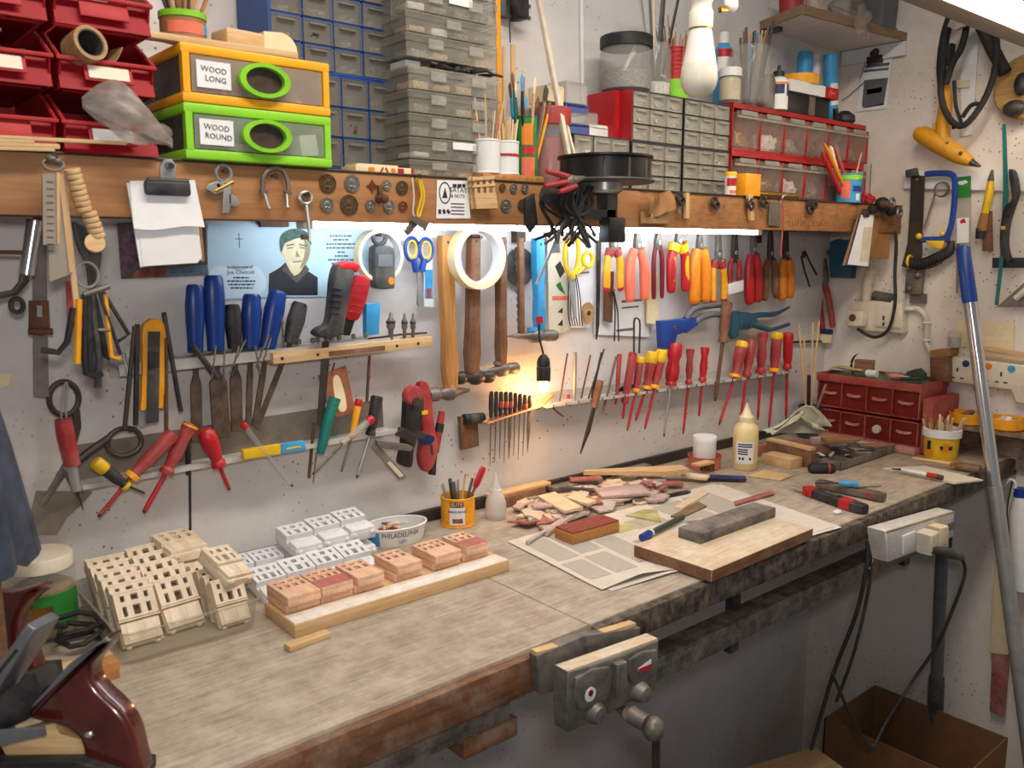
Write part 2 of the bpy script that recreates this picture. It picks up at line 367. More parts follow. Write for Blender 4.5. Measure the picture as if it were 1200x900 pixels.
# ------------------------------------------------------------------ workbench
def bench_mat():
    m = wood('bench_top', (176, 161, 142), (126, 110, 93), scale=7.5, dirt=.4, dirtc=(200, 188, 168), rough=.75, bump=.4)
    N = m.node_tree.nodes; L = m.node_tree.links; p = N['Principled BSDF']; src = p.inputs['Base Color'].links[0].from_socket
    tc = [n for n in N if n.type == 'TEX_COORD'][0]
    nz = N.new('ShaderNodeTexNoise'); nz.inputs['Scale'].default_value = 2.0; nz.inputs['Detail'].default_value = 8; nz.inputs['Roughness'].default_value = .7; L.new(tc.outputs['Object'], nz.inputs['Vector'])
    r = N.new('ShaderNodeValToRGB'); r.color_ramp.elements[0].position = .5; r.color_ramp.elements[1].position = .75; r.color_ramp.elements[1].color = (.55, .55, .55, 1); L.new(nz.outputs[0], r.inputs[0])
    mx = N.new('ShaderNodeMixRGB'); mx.inputs[2].default_value = rgb((120, 98, 78)); L.new(r.outputs[0], mx.inputs[0]); L.new(src, mx.inputs[1])
    vo = N.new('ShaderNodeTexVoronoi'); vo.inputs['Scale'].default_value = 60; L.new(tc.outputs['Object'], vo.inputs['Vector'])
    r4 = N.new('ShaderNodeValToRGB'); r4.color_ramp.elements[0].position = .05; r4.color_ramp.elements[1].position = .14; r4.color_ramp.elements[0].color = (.7, .7, .7, 1); r4.color_ramp.elements[1].color = (0, 0, 0, 1); L.new(vo.outputs[0], r4.inputs[0])
    m3 = N.new('ShaderNodeMixRGB'); m3.inputs[2].default_value = rgb((222, 214, 200)); m5 = N.new('ShaderNodeMath'); m5.operation = 'MULTIPLY'; L.new(r4.outputs[0], m5.inputs[0]); L.new(r.outputs[0], m5.inputs[1]); L.new(m5.outputs[0], m3.inputs[0]); L.new(mx.outputs[0], m3.inputs[1])
    L.new(m3.outputs[0], p.inputs['Base Color'])
bench_mat()
wood('bench_edge', (126, 84, 54), (84, 52, 32), scale=5, dirt=.25, dirtc=(170, 150, 128)); mat('bench_edge_grimy', (58, 50, 45), .75, var=.6, scale=70, bump=.8, dirt=.3, dirtc=(170, 152, 128), stretch=(1, 1, .12))
wood('grey_beam', (104, 94, 84), (70, 60, 52), scale=4, dirt=.3)
bn = thing('workbench', 'long worn wooden workbench covered in dust along the back wall', 'workbench', T(0, 0, BZ))
FY = -.60; xsplit = BP(692, 733).x
part('top_board', G().box(((xsplit-.3)/2, FY/2-.002, -.011), (xsplit+.3, -FY-.006, .022), bev=.002), 'bench_top', bn)
part('top_board', G().box(((xsplit+XR-.006)/2, FY/2-.002, -.011), (XR-.008-xsplit-.0015, -FY-.006, .022), bev=.002), 'bench_top', bn)
part('front_rail', G().box(((xsplit-.3)/2-.02, FY-.004, -.034), (xsplit+.26, .02, .056), bev=.002), 'bench_edge', bn)
part('front_rail', G().box(((xsplit+XR)/2, FY-.004, -.0255), (XR-.01-xsplit, .022, .045), bev=.003), 'bench_edge_grimy', bn, 'grimy paint-spattered bench edge')
part('lower_front_rail', G().box((.12, FY+.014, -.082), (1.28, .03, .034), bev=.002), 'grey_beam', bn)
part('rail_end_block', G().box((.72, FY+.03, -.112), (.1, .07, .03), bev=.002), 'bench_edge', bn)
bz0, bz1 = W(885, 733, .5).z-BZ, W(885, 709, .5).z-BZ; bx0 = W(700, 800, .5).x
part('under_rail', G().box(((bx0+2.34)/2, -.5, (bz0+bz1)/2), (2.34-bx0, .05, bz1-bz0), bev=.002), 'grey_beam', bn)
part('rail_hanger', G().box((W(878, 650, .5).x, -.465, bz0+.04), (.03, .018, .2)), 'dark_grey', bn)
part('rail_hanger', G().box((2.3, -.465, bz0+.04), (.03, .018, .2)), 'dark_grey', bn)
part('leg', G().box((-.1, -.5, -.63), (.07, .07, 1.2)), 'bench_edge', bn); part('leg', G().box((-.1, -.08, -.63), (.07, .07, 1.2)), 'bench_edge', bn)
struct('baseboard_back', G().box((1.5, -.0065, BZ+.0135), (1.9, .012, .026), bev=.001), 'dark_steel')
# ------------------------------------------------------------------ generic makers used on the shelf
def wx(px, py, d): return W(px, py, d).x
def wz(px, py, d): return W(px, py, d).z
def stick(name, label, cat, p0, p1, r, m, group=None, n=6, flat=1.0, tip=1.0):
    p0 = V(p0); p1 = V(p1); d = p1-p0; M, L = hang(p1, p0, NB)
    return solo(name, G().tube([(0, -L, 0), (0, -.06*L, 0), (0, 0, 0)], [r, r, r*tip], n, flat=flat), m, label, cat, M, group)
def sticks_in(cx, cy, z0, z1, rad, n, name, label, cat, mats, group, r=.0018, spread=.25, seed=1, zt=None, flat=1.0):
    rn = random.Random(seed)
    for i in range(n):
        a = rn.random()*2*PI; q = rad*math.sqrt(rn.random()); h = z1-(z1-z0)*rn.random()*.25
        bx, by = cx+q*.6*math.cos(a), cy+q*.6*math.sin(a); s = spread*(h-z0)*q/rad
        stick(name, label, cat, (bx, by, z0), (bx+s*math.cos(a), min(by+s*math.sin(a), -.004), h), r*rn.uniform(.85, 1.15), mats[i % len(mats)], group, flat=flat)
def can_body(g, r, h, t=.0012, n=28):
    g.lathe([(r-t, .003), (r-t, h-.001), (r-t, h), (r, h), (r+.001, h-.001), (r+.001, h-.003), (r, h-.004), (r, .004), (r+.001, .003), (r+.001, .0005), (r, 0), (0, 0)], n, axis='Z')
    g.lathe([(r-t, .003), (0, .003)], n, axis='Z'); return g
def wrap(r, h0, h1, a0, a1, n=20, off=.0005):
    """printed band on a can"""
    g = G(); g.sheet(lambda u, v: ((r+off)*math.cos(a0+(a1-a0)*u), (r+off)*math.sin(a0+(a1-a0)*u), h0+(h1-h0)*v), n, 1, .0003); return g
def shell_box(g, x0, x1, y0, y1, z0, z1, t, open_='front'):
    """hollow case; y0 is the front (most negative)"""
    g.box(((x0+x1)/2, (y0+y1)/2, z0+t/2), (x1-x0, y1-y0, t)); g.box(((x0+x1)/2, (y0+y1)/2, z1-t/2), (x1-x0, y1-y0, t))
    for x in (x0+t/2, x1-t/2): g.box((x, (y0+y1)/2, (z0+z1)/2), (t, y1-y0, z1-z0-2*t))
    g.box(((x0+x1)/2, y1-t/2, (z0+z1)/2), (x1-x0-2*t, t, z1-z0-2*t)); return g

# ------------------------------------------------------------------ red hopper bins
mat('bin_red', (148, 16, 26), .5, var=.1, spec=.25); mat('bin_rim', (172, 44, 46), .5, var=.12, spec=.3)
clear('bag_plastic', (200, 190, 180), .3, .2, .3)
def hopper_bin(label, x0, x1, z0, h, yf, depth, card):
    w = x1-x0; t = thing('storage_bin', label, 'bin', T((x0+x1)/2, yf, z0), 'red storage bins on the shelf')
    g = G(); k = .0025; hf = h*.46; fl = .018
    g.box((0, depth/2+fl, k/2), (w*.86, depth-fl, k)); g.box((0, depth, h/2), (w, k, h))
    for s in (-1, 1):
        prof = [(fl, 0), (depth, 0), (depth, h), (fl+.05, h), (0, hf+.004), (fl*.4, hf*.5)]
        M = Matrix(((0, 0, 1, s*(w/2-k)), (1, 0, 0, 0), (0, 1, 0, 0), (0, 0, 0, 1))); g.prism(prof, -k/2, k/2, M)
    g.rbox((0, fl*.55, hf*.5), (w-.002, k, hf*1.06), (-.33, 0, 0)); g.box((0, .004, hf+.002), (w, .008, k))
    part('body', g, 'bin_red', t)
    r = G().box((0, .0005, hf+.002), (w+.004, .005, .005), bev=.001)
    for s in (-1, 1): r.tube([(s*(w/2-.001), 0, hf+.003), (s*(w/2-.001), fl+.05, h), (s*(w/2-.001), depth, h)], .0025, 6)
    part('rim', r, 'bin_rim', t)
    sl = part('label_slot', G().box((0, .0015, hf*.66), (w*.5, .003, .024), RXM(-.33, (0, .0015, hf*.66)), bev=.0008), 'bin_rim', t)
    if card: part('label_card', G().box((0, -.0012, hf*.66), (w*.42, .001, .017), RXM(-.33, (0, 0, hf*.66))), 'ivory' if card == 1 else 'paper', sl)
    return t
def RXM(a, c): return T(*c) @ Matrix.Rotation(a, 4, 'X') @ T(-c[0], -c[1], -c[2])
BH = .079; yb = -.246
xb0, xb1 = wx(69, 100, .24), wx(181, 100, .24); xa1 = wx(62, 100, .24); xa0 = xa1-(xb1-xb0)
rows = ['top', 'middle', 'bottom']
for r_, z in enumerate((SZ+2*BH+.002, SZ+BH+.001, SZ)):
    hopper_bin(f'red open-front storage bin, {rows[r_]} one at the left edge', xa0, xa1, z, BH-.001, yb, .22, [0, 1, 0][r_])
    hopper_bin(f'red open-front storage bin, {rows[r_]} one beside the stacked drawer boxes' if r_ else 'red open-front storage bin, top one left of the paintbrush tin', xb0, xb1, z, BH-.001, yb, .22, [0, 1, 2][r_])
# contents
wood('cork', (176, 140, 96), (140, 104, 66))
M = at((xb0+xb1)/2-.026, yb+.012, SZ+BH+.056, .25)
t = thing('tape_roll', 'thick brown paper tape roll standing in the middle red bin', 'tape roll', M)
part('tape', G().lathe([(.018, 0), (.0225, 0), (.0225, .035), (.018, .035), (.018, 0)], 28, RX(78)@T(0, 0, -.015), axis='Z'), 'cork', t)
part('core', G().lathe([(.0165, .001), (.018, .001), (.018, .034), (.0165, .034), (.0165, .001)], 28, RX(78)@T(0, 0, -.015), axis='Z'), 'dark_grey', t)
part('loose_end', G().sheet(lambda u, v: (.02+.028*u, -.012+.03*v, -.022+.03*u*u), 8, 2, .001), 'cork', t)
t = solo('small_carton', G().box((0, 0, .02), (.03, .02, .04), bev=.001), 'white', 'small white carton with dark print in the middle red bin', 'box', at(xb1-.045, yb+.06, SZ+BH+.005, .2))
text('ZX', .008, 'ink', t, T(0, -.0102, .033) @ RX(90))
solo('offcut_block', G().box((0, 0, .012), (.05, .03, .024), bev=.002).box((.01, .01, .03), (.03, .02, .012), bev=.002), 'pine', 'pale wood offcut lying in the top red bin', 'offcut', at((xb0+xb1)/2+.01, yb+.08, SZ+2*BH+.02, .3))
g = G(); rn = random.Random(4)
def bag_fn(u, v):
    a = v*2*PI; r = .026*(.25+.95*math.sin(PI*min(u*1.05, 1)))*(1+.16*math.sin(5*a+7*u)+.1*math.sin(9*a+3))
    return (.085*u+.02*u*u, .3*r*math.sin(a)-.012*math.sin(PI*u)-.02*u, r*math.cos(a)-.045*u*u+.01)
g.sheet(bag_fn, 16, 28, .0004)
g.ball((.05, -.016, -.002), (.032, .007, .016)).ball((.085, -.024, -.022), (.02, .006, .012))
solo('plastic_bag', g, 'bag_plastic', 'crumpled clear plastic bag hanging out of the bottom red bin', 'bag', at(xb0+.022, yb-.012, SZ+.052, 0))
g = G()
for i in range(9): g.ball((rn.uniform(-.03, .03), rn.uniform(0, .05), rn.uniform(0, .008)), (rn.uniform(.008, .016), .01, .007), 8, 6)
solo('bagged_fittings', g, 'bag_plastic', 'clear bags of small fittings in the bottom red bin at the left edge', 'bag', at((xa0+xa1)/2+.01, yb+.05, SZ+.035))
g = G()
for i in range(5): g.box((-.03+i*.014, .04, .02), (.009, .06, .035+.004*(i % 3)), bev=.002)
solo('plastic_dowel_pack', g, 'dark_grey', 'dark plastic clips standing in the middle red bin at the left edge', 'clips', at((xa0+xa1)/2+.01, yb+.03, SZ+BH+.012))
solo('brass_hook', G().tube([(0, 0, 0), (.02, -.004, .012), (.034, -.006, .02)], .0025), 'brass', 'short brass hook lying on the dark clips in a red bin', 'hook', at(xa0+.035, yb+.02, SZ+BH+.045))
# loose laths on the board in front of the bins
for i, (a, b, c, d, w_) in enumerate([(0, 158, 148, 168, .005), (0, 166, 70, 172, .006), (0, 172, 64, 176, .004), (0, 163, 40, 166, .007)]):
    p, q = W(a-60, b, .252), W(c, d, .252); M, L = hang(p, q, NB)
    solo('wooden_lath', G().box((0, -L/2, 0), (w_, L, .004), bev=.0006), 'pine_y', ['long thin wooden lath lying across the bottom red bins', 'short pale lath on the shelf edge at the far left, middle of three', 'short pale lath on the shelf edge at the far left, lowest of three', 'short pale lath on the shelf edge at the far left, topmost of three'][i], 'lath', M, 'loose laths on the shelf edge')

# ------------------------------------------------------------------ two clear drawer boxes
mat('box_yellow', (236, 168, 28), .4, var=.06); mat('box_lime', (138, 206, 46), .4, var=.06); clear('drawer_clear', (214, 196, 176), .22, .26, .08); clear('drawer_clear_g', (190, 200, 180), .22, .26, .08); mat('interior_dark', (62, 46, 38), .7, var=.4, scale=40)
bx0, bx1 = wx(216, 100, .25), wx(386, 130, .25); zA, zB, zC = SZ+.001, wz(218, 119, .25), wz(218, 49, .25)
def drawer_box(label, z0, z1, m, clr, words, stuff):
    w = bx1-bx0; h = z1-z0; dp = .205
    t = thing('drawer_box', label, 'storage box', T((bx0+bx1)/2, -.25, z0), 'stacked clear drawer boxes')
    fz = .014
    g = G().box((0, dp/2, fz/2), (w+.006, dp, fz), bev=.003).box((0, dp/2, h-fz/2), (w+.006, dp, fz), bev=.003)
    for s in (-1, 1):
        g.box((s*(w/2-.004), .006, h/2), (.010, .012, h-2*fz+.002)); g.box((s*(w/2-.004), dp-.006, h/2), (.010, .012, h-2*fz+.002))
    part('frame', g, m, t)
    for s in (-1, 1): part('side_panel', G().box((s*(w/2-.003), dp/2, h/2), (.002, dp-.026, h-2*fz)), 'smoke_plastic', t)
    part('back_panel', G().box((0, dp-.004, h/2), (w-.02, .002, h-2*fz)), 'interior_dark', t)
    d = part('drawer', G().box((0, .002, h/2), (w-.022, .003, h-2*fz-.002), bev=.001).box((0, dp/2, fz+.003), (w-.024, dp-.02, .002)), clr, t)
    R = h*.305
    hd = part('handle', G().band(R*1.24, R*1.62, -.010, 0, 40, M=T(.004, -.001, h/2)@RX(90)@T(0, 0, 0)@Matrix.Diagonal((1, .62, -1, 1))), 'lime', d)
    part('handle_recess', G().band(R*.0, R*1.26, -.0005, .0006, 40, M=T(.004, -.0005, h/2)@RX(90)@Matrix.Diagonal((1, .62, -1, 1))), 'interior_dark', d)
    lb = part('paper_label', G().box((-w*.31, -.0006, h*.5), (w*.22, .0008, h*.46)), 'paper', d)
    text(words[0], .011, 'ink', lb, T(-w*.31, -.0013, h*.58)@RX(90)@RZ(-3)); text(words[1], .011, 'ink', lb, T(-w*.30, -.0013, h*.42)@RX(90)@RZ(-3))
    for i, (x, z, sx, sz, mm) in enumerate(stuff): part('contents', G().rbox((x*w, .03+.01*(i % 3), z*h), (sx, .04, sz), (0, .15*(i-1), 0), bev=.002), mm, t)
    return t
drawer_box('lime green framed clear drawer box labelled wood round', zA, zB, 'box_lime', 'drawer_clear_g', ('WOOD', 'ROUND'), [(.36, .42, .03, .032, 'white'), (-.05, .25, .07, .016, 'pine'), (.1, .3, .05, .02, 'cork'), (-.3, .24, .06, .012, 'interior_dark')])
drawer_box('yellow framed clear drawer box labelled wood long', zB+.0005, zC, 'box_yellow', 'drawer_clear', ('WOOD', 'LONG'), [(-.27, .25, .012, .012, 'blue'), (-.22, .25, .012, .012, 'salmon'), (.3, .25, .03, .012, 'salmon'), (.22, .32, .03, .02, 'grey_plastic'), (.05, .25, .08, .014, 'interior_dark')])
# on top of the boxes
zt = zC+.0005
solo('wooden_strip', G().box((0, 0, .0045), (.215, .022, .009), bev=.001), 'pine', 'thin pine strip lying on the yellow drawer box', 'wood strip', at(wx(270, 46, .23)-.01, -.235, zt, -.03))
x = wx(219, 30, .21)
t = thing('brush_tin', 'food tin with a green rim holding brushes on the yellow drawer box', 'tin', T(x-.004, -.205, zt+.0095))
part('body', can_body(G(), .0315, .036), 'card_brown', t); part('printed_band', wrap(.0315, .006, .022, -2.6, -.9), 'salmon', t); part('printed_band', wrap(.0315, .008, .022, -.9, -.35), 'sky_blue', t); part('rim', G().lathe([(.0312, .029), (.033, .029), (.033, .037), (.0312, .037), (.0312, .029)], 28, axis='Z'), 'lime', t)
sticks_in(x-.004, -.205, zt+.014, zt+.1, .024, 13, 'paintbrush', 'old brush standing in the green rimmed tin at upper left', 'brush', ['pine_y', 'brown_wood_y', 'oak_y', 'dark_steel', 'pine_y'], 'brushes in the green rimmed tin', r=.003, spread=.5, seed=5)
solo('paper_block', G().box((0, 0, .012), (.062, .05, .024), bev=.004), 'pine', 'pale wrapped wood block on the pine strip above the yellow box', 'wood block', at(wx(280, 40, .21), -.205, zt+.0095, .1))
g = G(); g.prism([(-.028, 0), (.028, 0), (.028, .024)]+arc2(0, .024, .028, 20, 90, 6)+[(-.028, .05)], -.03, .03, RX(90))
solo('cream_tub', g, 'cream', 'cream half-round plastic tub on top of the yellow drawer box', 'tub', at(wx(328, 60, .17), -.145, zt))

# ------------------------------------------------------------------ small-drawer cabinets
mat('cab_blue', (22, 70, 140), .45, var=.1); mat('cab_black', (30, 30, 31), .5); mat('cab_red', (172, 24, 30), .42); clear('drawer_grey', (158, 154, 144), .25, .32, .12); clear('drawer_lite', (196, 194, 182), .25, .36, .1)
CONT = []
mat('c_tan', (206, 180, 146), .7, var=.4, scale=200); mat('c_white', (232, 228, 220), .6, var=.25, scale=200); mat('c_grey', (150, 146, 140), .5, .3, var=.5, scale=250); mat('c_brown', (96, 72, 54), .7, var=.5, scale=200); mat('c_brass', (168, 140, 84), .4, .6, var=.5, scale=250)
def content_mesh(seed, n=7):
    rn = random.Random(seed); g = G()
    for i in range(n): g.rbox((rn.uniform(-.32, .32), rn.uniform(.1, .5), rn.uniform(-.4, -.12)), (rn.uniform(.12, .32), rn.uniform(.1, .3), rn.uniform(.12, .3)), (rn.random(), rn.random()*3, rn.random()*3), .0)
    return g
def cabinet(name, label, x0, x1, z0, z1, yf, depth, cols, rows, frame, drw, group=None, t=.003, skip=(), conts=('c_tan', 'c_grey', 'c_white', 'c_brown', 'c_grey'), seed=1, side=None):
    rn = random.Random(seed); c = thing(name, label, 'drawer cabinet', T(x0, yf, z0), group); w, h = x1-x0, z1-z0
    g = shell_box(G(), 0, w, 0, depth, 0, h, t); cw, rh = (w-t)/cols, (h-t)/rows
    for i in range(1, cols): g.box((i*cw+t/2, depth/2, h/2), (t, depth-.004, h-2*t))
    for j in range(1, rows): g.box((w/2, depth/2, j*rh+t/2), (w-2*t, depth-.004, t))
    part('frame', g, frame, c)
    if side: part('side_panel', G().box((-.0006, depth/2, h/2), (.001, depth, h)), side, c)
    dw, dh = cw-t-.0016, rh-t-.0016
    d = G().box((0, .002, 0), (dw, .0022, dh), bev=.0006)
    for s in (-1, 1): d.box((s*(dw/2-.0008), .0005, 0), (.0016, .003, dh)); d.box((0, .0005, s*(dh/2-.0008)), (dw, .003, .0016))
    d.box((0, depth*.45, -dh/2+.001), (dw, depth*.85, .0015))
    dm = d.mesh('drawer'); dm.materials.append(_m(drw))
    pm = G().box((0, -.003, dh*.3), (dw*.6, .006, .0022), bev=.0005).box((0, -.0012, dh*.3+.002), (dw*.6, .0024, .003)).mesh('pull'); pm.materials.append(_m(drw))
    cm = []
    for i, k in enumerate(conts):
        m_ = content_mesh(seed*10+i).mesh('contents'); m_.transform(Matrix.Diagonal((dw*.95, depth*.8, dh*.85, 1))); m_.materials.append(_m(k)); cm.append(m_)
    for j in range(rows):
        for i in range(cols):
            if (i, j) in skip: continue
            o = link('drawer', dm, c, T(t+i*cw+cw/2-t/2, rn.uniform(-.0015, .001), t+j*rh+rh/2-t/2))
            link('pull', pm, o); link('contents', cm[rn.randrange(len(cm))], o)
    return c
# blue cabinets
yq = -.13
bl0, bl1 = wx(316, 50, .13), wx(458.5, 50, .13); zb1 = wz(460, 97, .13); zb2 = zb1+ (wz(420, 35, .13)-wz(420, 65, .13))*5
cabinet('drawer_cabinet', 'blue framed cabinet of grey drawers, upper one beside the clear organiser boxes', bl0, bl1, zb1, zb2, yq, .12, 4, 5, 'cab_blue', 'drawer_grey', 'blue drawer cabinets', .0035, seed=2, side='cab_blue')
cl1 = wx(464, 140, .13); clw = (wx(427, 110, .13)-wx(395, 110, .13))
cabinet('drawer_cabinet', 'blue framed cabinet of grey drawers, lower one behind the lime drawer box', cl1-3*clw*1.03, cl1, SZ+.012, zb1-.001, yq, .12, 3, 3, 'cab_blue', 'drawer_grey', 'blue drawer cabinets', .0035, seed=3)
solo('shelf_riser', G().box((0, 0, .006), (.24, .1, .012)), 'pine', 'flat pine packing board under the blue drawer cabinets', 'board', at(cl1-.12, yq+.06, SZ))
t = thing('match_carton', 'flat cream cardboard packet with red print lying by the blue cabinet', 'packet', at(wx(438, 190, .19)+.005, -.19, SZ))
part('carton', G().box((0, 0, .006), (.11, .05, .012), bev=.001).box((-.012, -.004, .0135), (.08, .04, .003)), 'cream', t); part('print', G().box((.033, -.0256, .006), (.012, .0008, .009)).rbox((-.005, -.0256, .006), (.003, .0008, .010), (0, .6, 0)).rbox((.005, -.0256, .006), (.003, .0008, .010), (0, -.5, 0)), 'red_plastic', t); part('print', G().box((-.025, -.0256, .006), (.012, .0008, .007)).box((.018, -.0256, .007), (.008, .0008, .006)), 'orange', t)
part('end_flap', G().box((.0575, 0, .006), (.005, .048, .011)), 'red_plastic', t)
solo('upright_board', G().box((0, 0, .14), (.05, .01, .28)), 'black_clean', 'black upright panel in the gap beside the blue cabinet', 'panel', at(wx(468, 100, .05)+.005, -.05, SZ+.0005))

# grey organiser boxes
clear('organiser', (196, 192, 180), .14, .17, .12)
ox0, ox1 = wx(476, 150, .2), wx(581, 150, .2)
def organiser(label, x0, x1, z0, h, y0, lab, seed):
    rn = random.Random(seed); w = x1-x0; dp = .16
    t = thing('organiser_box', label, 'organiser box', T(x0, y0, z0), 'stacked clear organiser boxes')
    g = shell_box(G(), 0, w, 0, dp, 0, h*.62, .002); g.box((w/2, 0, h*.31), (w, .002, h*.6)); part('base', g, 'organiser', t)
    l = G().box((w/2, dp/2-.001, h-.003), (w+.004, dp+.004, .003), bev=.001)
    l.box((w/2, -.0015, h*.8), (w+.004, .002, h*.34)).box((-.001, dp/2, h*.8), (.002, dp, h*.34)).box((w+.001, dp/2, h*.8), (.002, dp, h*.34)); part('lid', l, 'organiser', t)
    for x in ((w*.5,) if lab == 2 else (w*.3, w*.75)): part('latch', G().box((x, -.004, h*.62), (w*.16, .003, h*.42), bev=.001), 'drawer_lite', t)
    for i in range(4): part('compartment_contents', G().rbox((w*(.14+.24*i), .03, h*.22), (w*.17, .05, h*rn.uniform(.2, .42)), (0, 0, rn.uniform(-.1, .1)), .003), rn.choice(['c_grey', 'c_tan', 'c_white', 'c_brown', 'c_grey']), t)
    for i in (1, 2, 3): part('divider', G().box((w*(.02+.24*i), dp/2, h*.3), (.0012, dp-.004, h*.55)), 'organiser', t)
    if lab == 1: part('label', G().box((w*.58, -.0035, h*.72), (w*.26, .0012, h*.34)), 'paper', t)
    return t
names = ['bottom', 'second', 'third', 'fourth', 'fifth', 'sixth', 'seventh', 'eighth', 'top']
z = SZ+.0005; hs = [.030, .038, .040, .039, .040]
for i, h in enumerate(hs): organiser(f'clear grey organiser box behind the white cups, {names[i]} from the shelf' if i else 'clear grey organiser box behind the white cups, lowest of the stack', ox0, ox1, z, h-.001, -.21, 1 if i == 1 else 0, 20+i); z += h
solo('cable_coil', G().tube([(.01+.09*(i/40)+.02*math.sin(i*.9), .02+.03*math.cos(i*.7), .006+.003*math.sin(i*1.7)) for i in range(60)], .0025, 6), 'black', 'tangled black cable squashed between the two organiser stacks', 'cable', at(ox0+.05, -.2, z))
zz = z+.014
solo('spacer_carton', G().box((0, 0, .0065), (.03, .1, .013)).box((.13, .0, .0065), (.03, .1, .013)), 'white', 'white packing strips between the two organiser stacks', 'packing', at(ox0+.03, -.13, z))
for i, h in enumerate([.041, .036, .040, .034]): organiser(f'clear grey organiser box of the upper stack, {["lowest", "second up", "third up", "topmost"][i]}', ox0, ox1-.003, zz, h-.001, -.205, 2 if i == 1 else (1 if i == 2 else 0), 40+i); zz += h

# white cups with sticks
def cup(label, px0, px1, pyb, pyt, d):
    x0, x1 = wx(px0, pyb, d), wx(px1, pyb, d); r = (x1-x0)/2*.97; h = wz((px0+px1)/2, pyt, d)-SZ
    t = thing('stick_cup', label, 'cup', T((x0+x1)/2, -d, SZ+.012), 'white cups of sticks'); part('body', can_body(G(), r, h-.012), 'white', t); return t, (x0+x1)/2, r, h
solo('plank_offcut', G().box((0, 0, .006), (.15, .05, .0115), bev=.001), 'oak_y', 'short flat plank under the white stick cups', 'plank', at(wx(588, 200, .21)+.012, -.208, SZ))
t, x, r, h = cup('taller white plastic cup of thin sticks on the shelf', 558, 583, 197, 164, .21)
sticks_in(x, -.21, SZ+.016, wz(570, 112, .21), r*.8, 16, 'thin_stick', 'thin wooden stick in the taller white cup', 'stick', ['cream', 'cream', 'pine_plain', 'salmon', 'cream'], 'sticks in the taller white cup', .0013, .2, 11)
t, x, r, h = cup('shorter white plastic cup with a red tie full of sticks', 583, 605, 198, 166, .21)
part('red_tie', G().lathe([(r+.0005, h*.46), (r+.0016, h*.46), (r+.0016, h*.52), (r+.0005, h*.52), (r+.0005, h*.46)], 24, axis='Z'), 'red_plastic', t)
sticks_in(x, -.21, SZ+.016, wz(594, 137, .21), r*.8, 18, 'dowel_stick', 'short wooden dowel in the shorter white cup', 'stick', ['pine_plain', 'cream', 'pine_plain'], 'dowels in the shorter white cup', .0015, .15, 12)
# green can of brushes and red lidded jar
x = wx(616, 168, .15); r = (wx(627, 168, .15)-wx(605, 168, .15))/2
hg = wz(616, 137, .15)-SZ
t = thing('brush_can', 'green food can with orange print full of brushes and pens', 'can', T(x, -.15, SZ))
part('body', can_body(G(), r, hg), 'green', t); part('print', wrap(r, hg*.58, hg*.88, -2.6, -1.7), 'orange', t); part('print', wrap(r, hg*.12, hg*.4, -2.6, -1.5), 'salmon', t); part('print', wrap(r, hg*.44, hg*.56, -2.5, -1.4), 'red_plastic', t)
bc = ['pine_y', 'blue', 'red_worn', 'dark_steel', 'sky_blue', 'teal', 'black', 'pine_y', 'old_steel', 'amber']
bl = ['pale wooden', 'blue', 'dull red', 'dark metal', 'light blue tipped', 'teal', 'black', 'natural pine', 'worn steel', 'amber']
rn = random.Random(8)
for i in range(10):
    a = 2*PI*i/10; bx, by = x+r*.5*math.cos(a), -.15+r*.5*math.sin(a); zt_ = wz(616, 85+rn.randrange(45), .15)
    M, L = hang(V((bx+.035*math.cos(a)+.012, by+.02*math.sin(a), zt_)), V((bx, by, SZ+.01)), NB)
    t = thing('artist_brush', f'{bl[i]} handled brush in the green food can', 'brush', M, 'brushes in the green can')
    part('handle', G().tube([(0, -L, 0), (0, -.3*L, 0), (0, -.16*L, 0)], [.002, .0035, .0025], 8), bc[i], t); part('bristles', G().tube([(0, -.16*L, 0), (0, -.12*L, 0), (0, -.04*L, 0), (0, 0, 0)], [.0025, .004, .0045, .001], 8, flat=.5), ['black', 'brown_wood_y', 'sky_blue', 'cream'][i % 4], t)
x = wx(645, 165, .13); r = (wx(662, 165, .13)-wx(627, 165, .13))/2; hj = wz(645, 127, .13)-SZ
t = thing('lidded_jar', 'clear jar of red bits with a dusty red lid on the shelf', 'jar', T(x, -.13, SZ))
part('glass', G().lathe([(0, 0), (r*.95, 0), (r, .006), (r, hj*.75), (r*.9, hj*.82)], 24, axis='Z'), 'clear_plastic', t); part('contents', G().lathe([(0, .003), (r*.9, .004), (r*.9, hj*.6), (r*.5, hj*.66), (0, hj*.64)], 20, axis='Z'), 'red_worn', t); part('lid', G().lathe([(0, hj), (r*.98, hj), (r*1.02, hj-.004), (r*1.02, hj*.78), (r*.96, hj*.78)], 28, axis='Z'), 'red_worn', t)
# tall sticks behind
for i, (a, b, c, d, w_, m, lb) in enumerate([(583, -10, 586, 120, .012, 'amber', 'flat yellow strip standing behind the organiser boxes'), (590, 55, 592, 160, .006, 'pine_y', 'narrow pine strip standing behind the green can'), (601, 52, 602, 150, .012, 'pine_y', 'wide pale strip standing behind the green can'), (613, 90, 610, 165, .008, 'oak_y', 'short oak strip leaning behind the green can')]):
    p = W(a, b, .06); q = W(c, d, .06); q = q + (p-q)*0; q.z = SZ; M, L = hang(p, q, NB); solo('wood_strip', G().box((0, -L/2, 0), (w_, L, .004), bev=.0006), m, lb, 'strip', M)
p = W(598, 50, .03); q = W(594, -30, .03)
solo('black_wire', G().tube([p, W(597, 20, .03), q], .0015, 6), 'black', 'thin black wire hanging in front of the grey box on the wall', 'wire')
M, L = FW(605, -14, 605, 24, .02)
t = thing('wall_plug', 'black three-pin plug with its pins facing right by the grey box', 'plug', M)
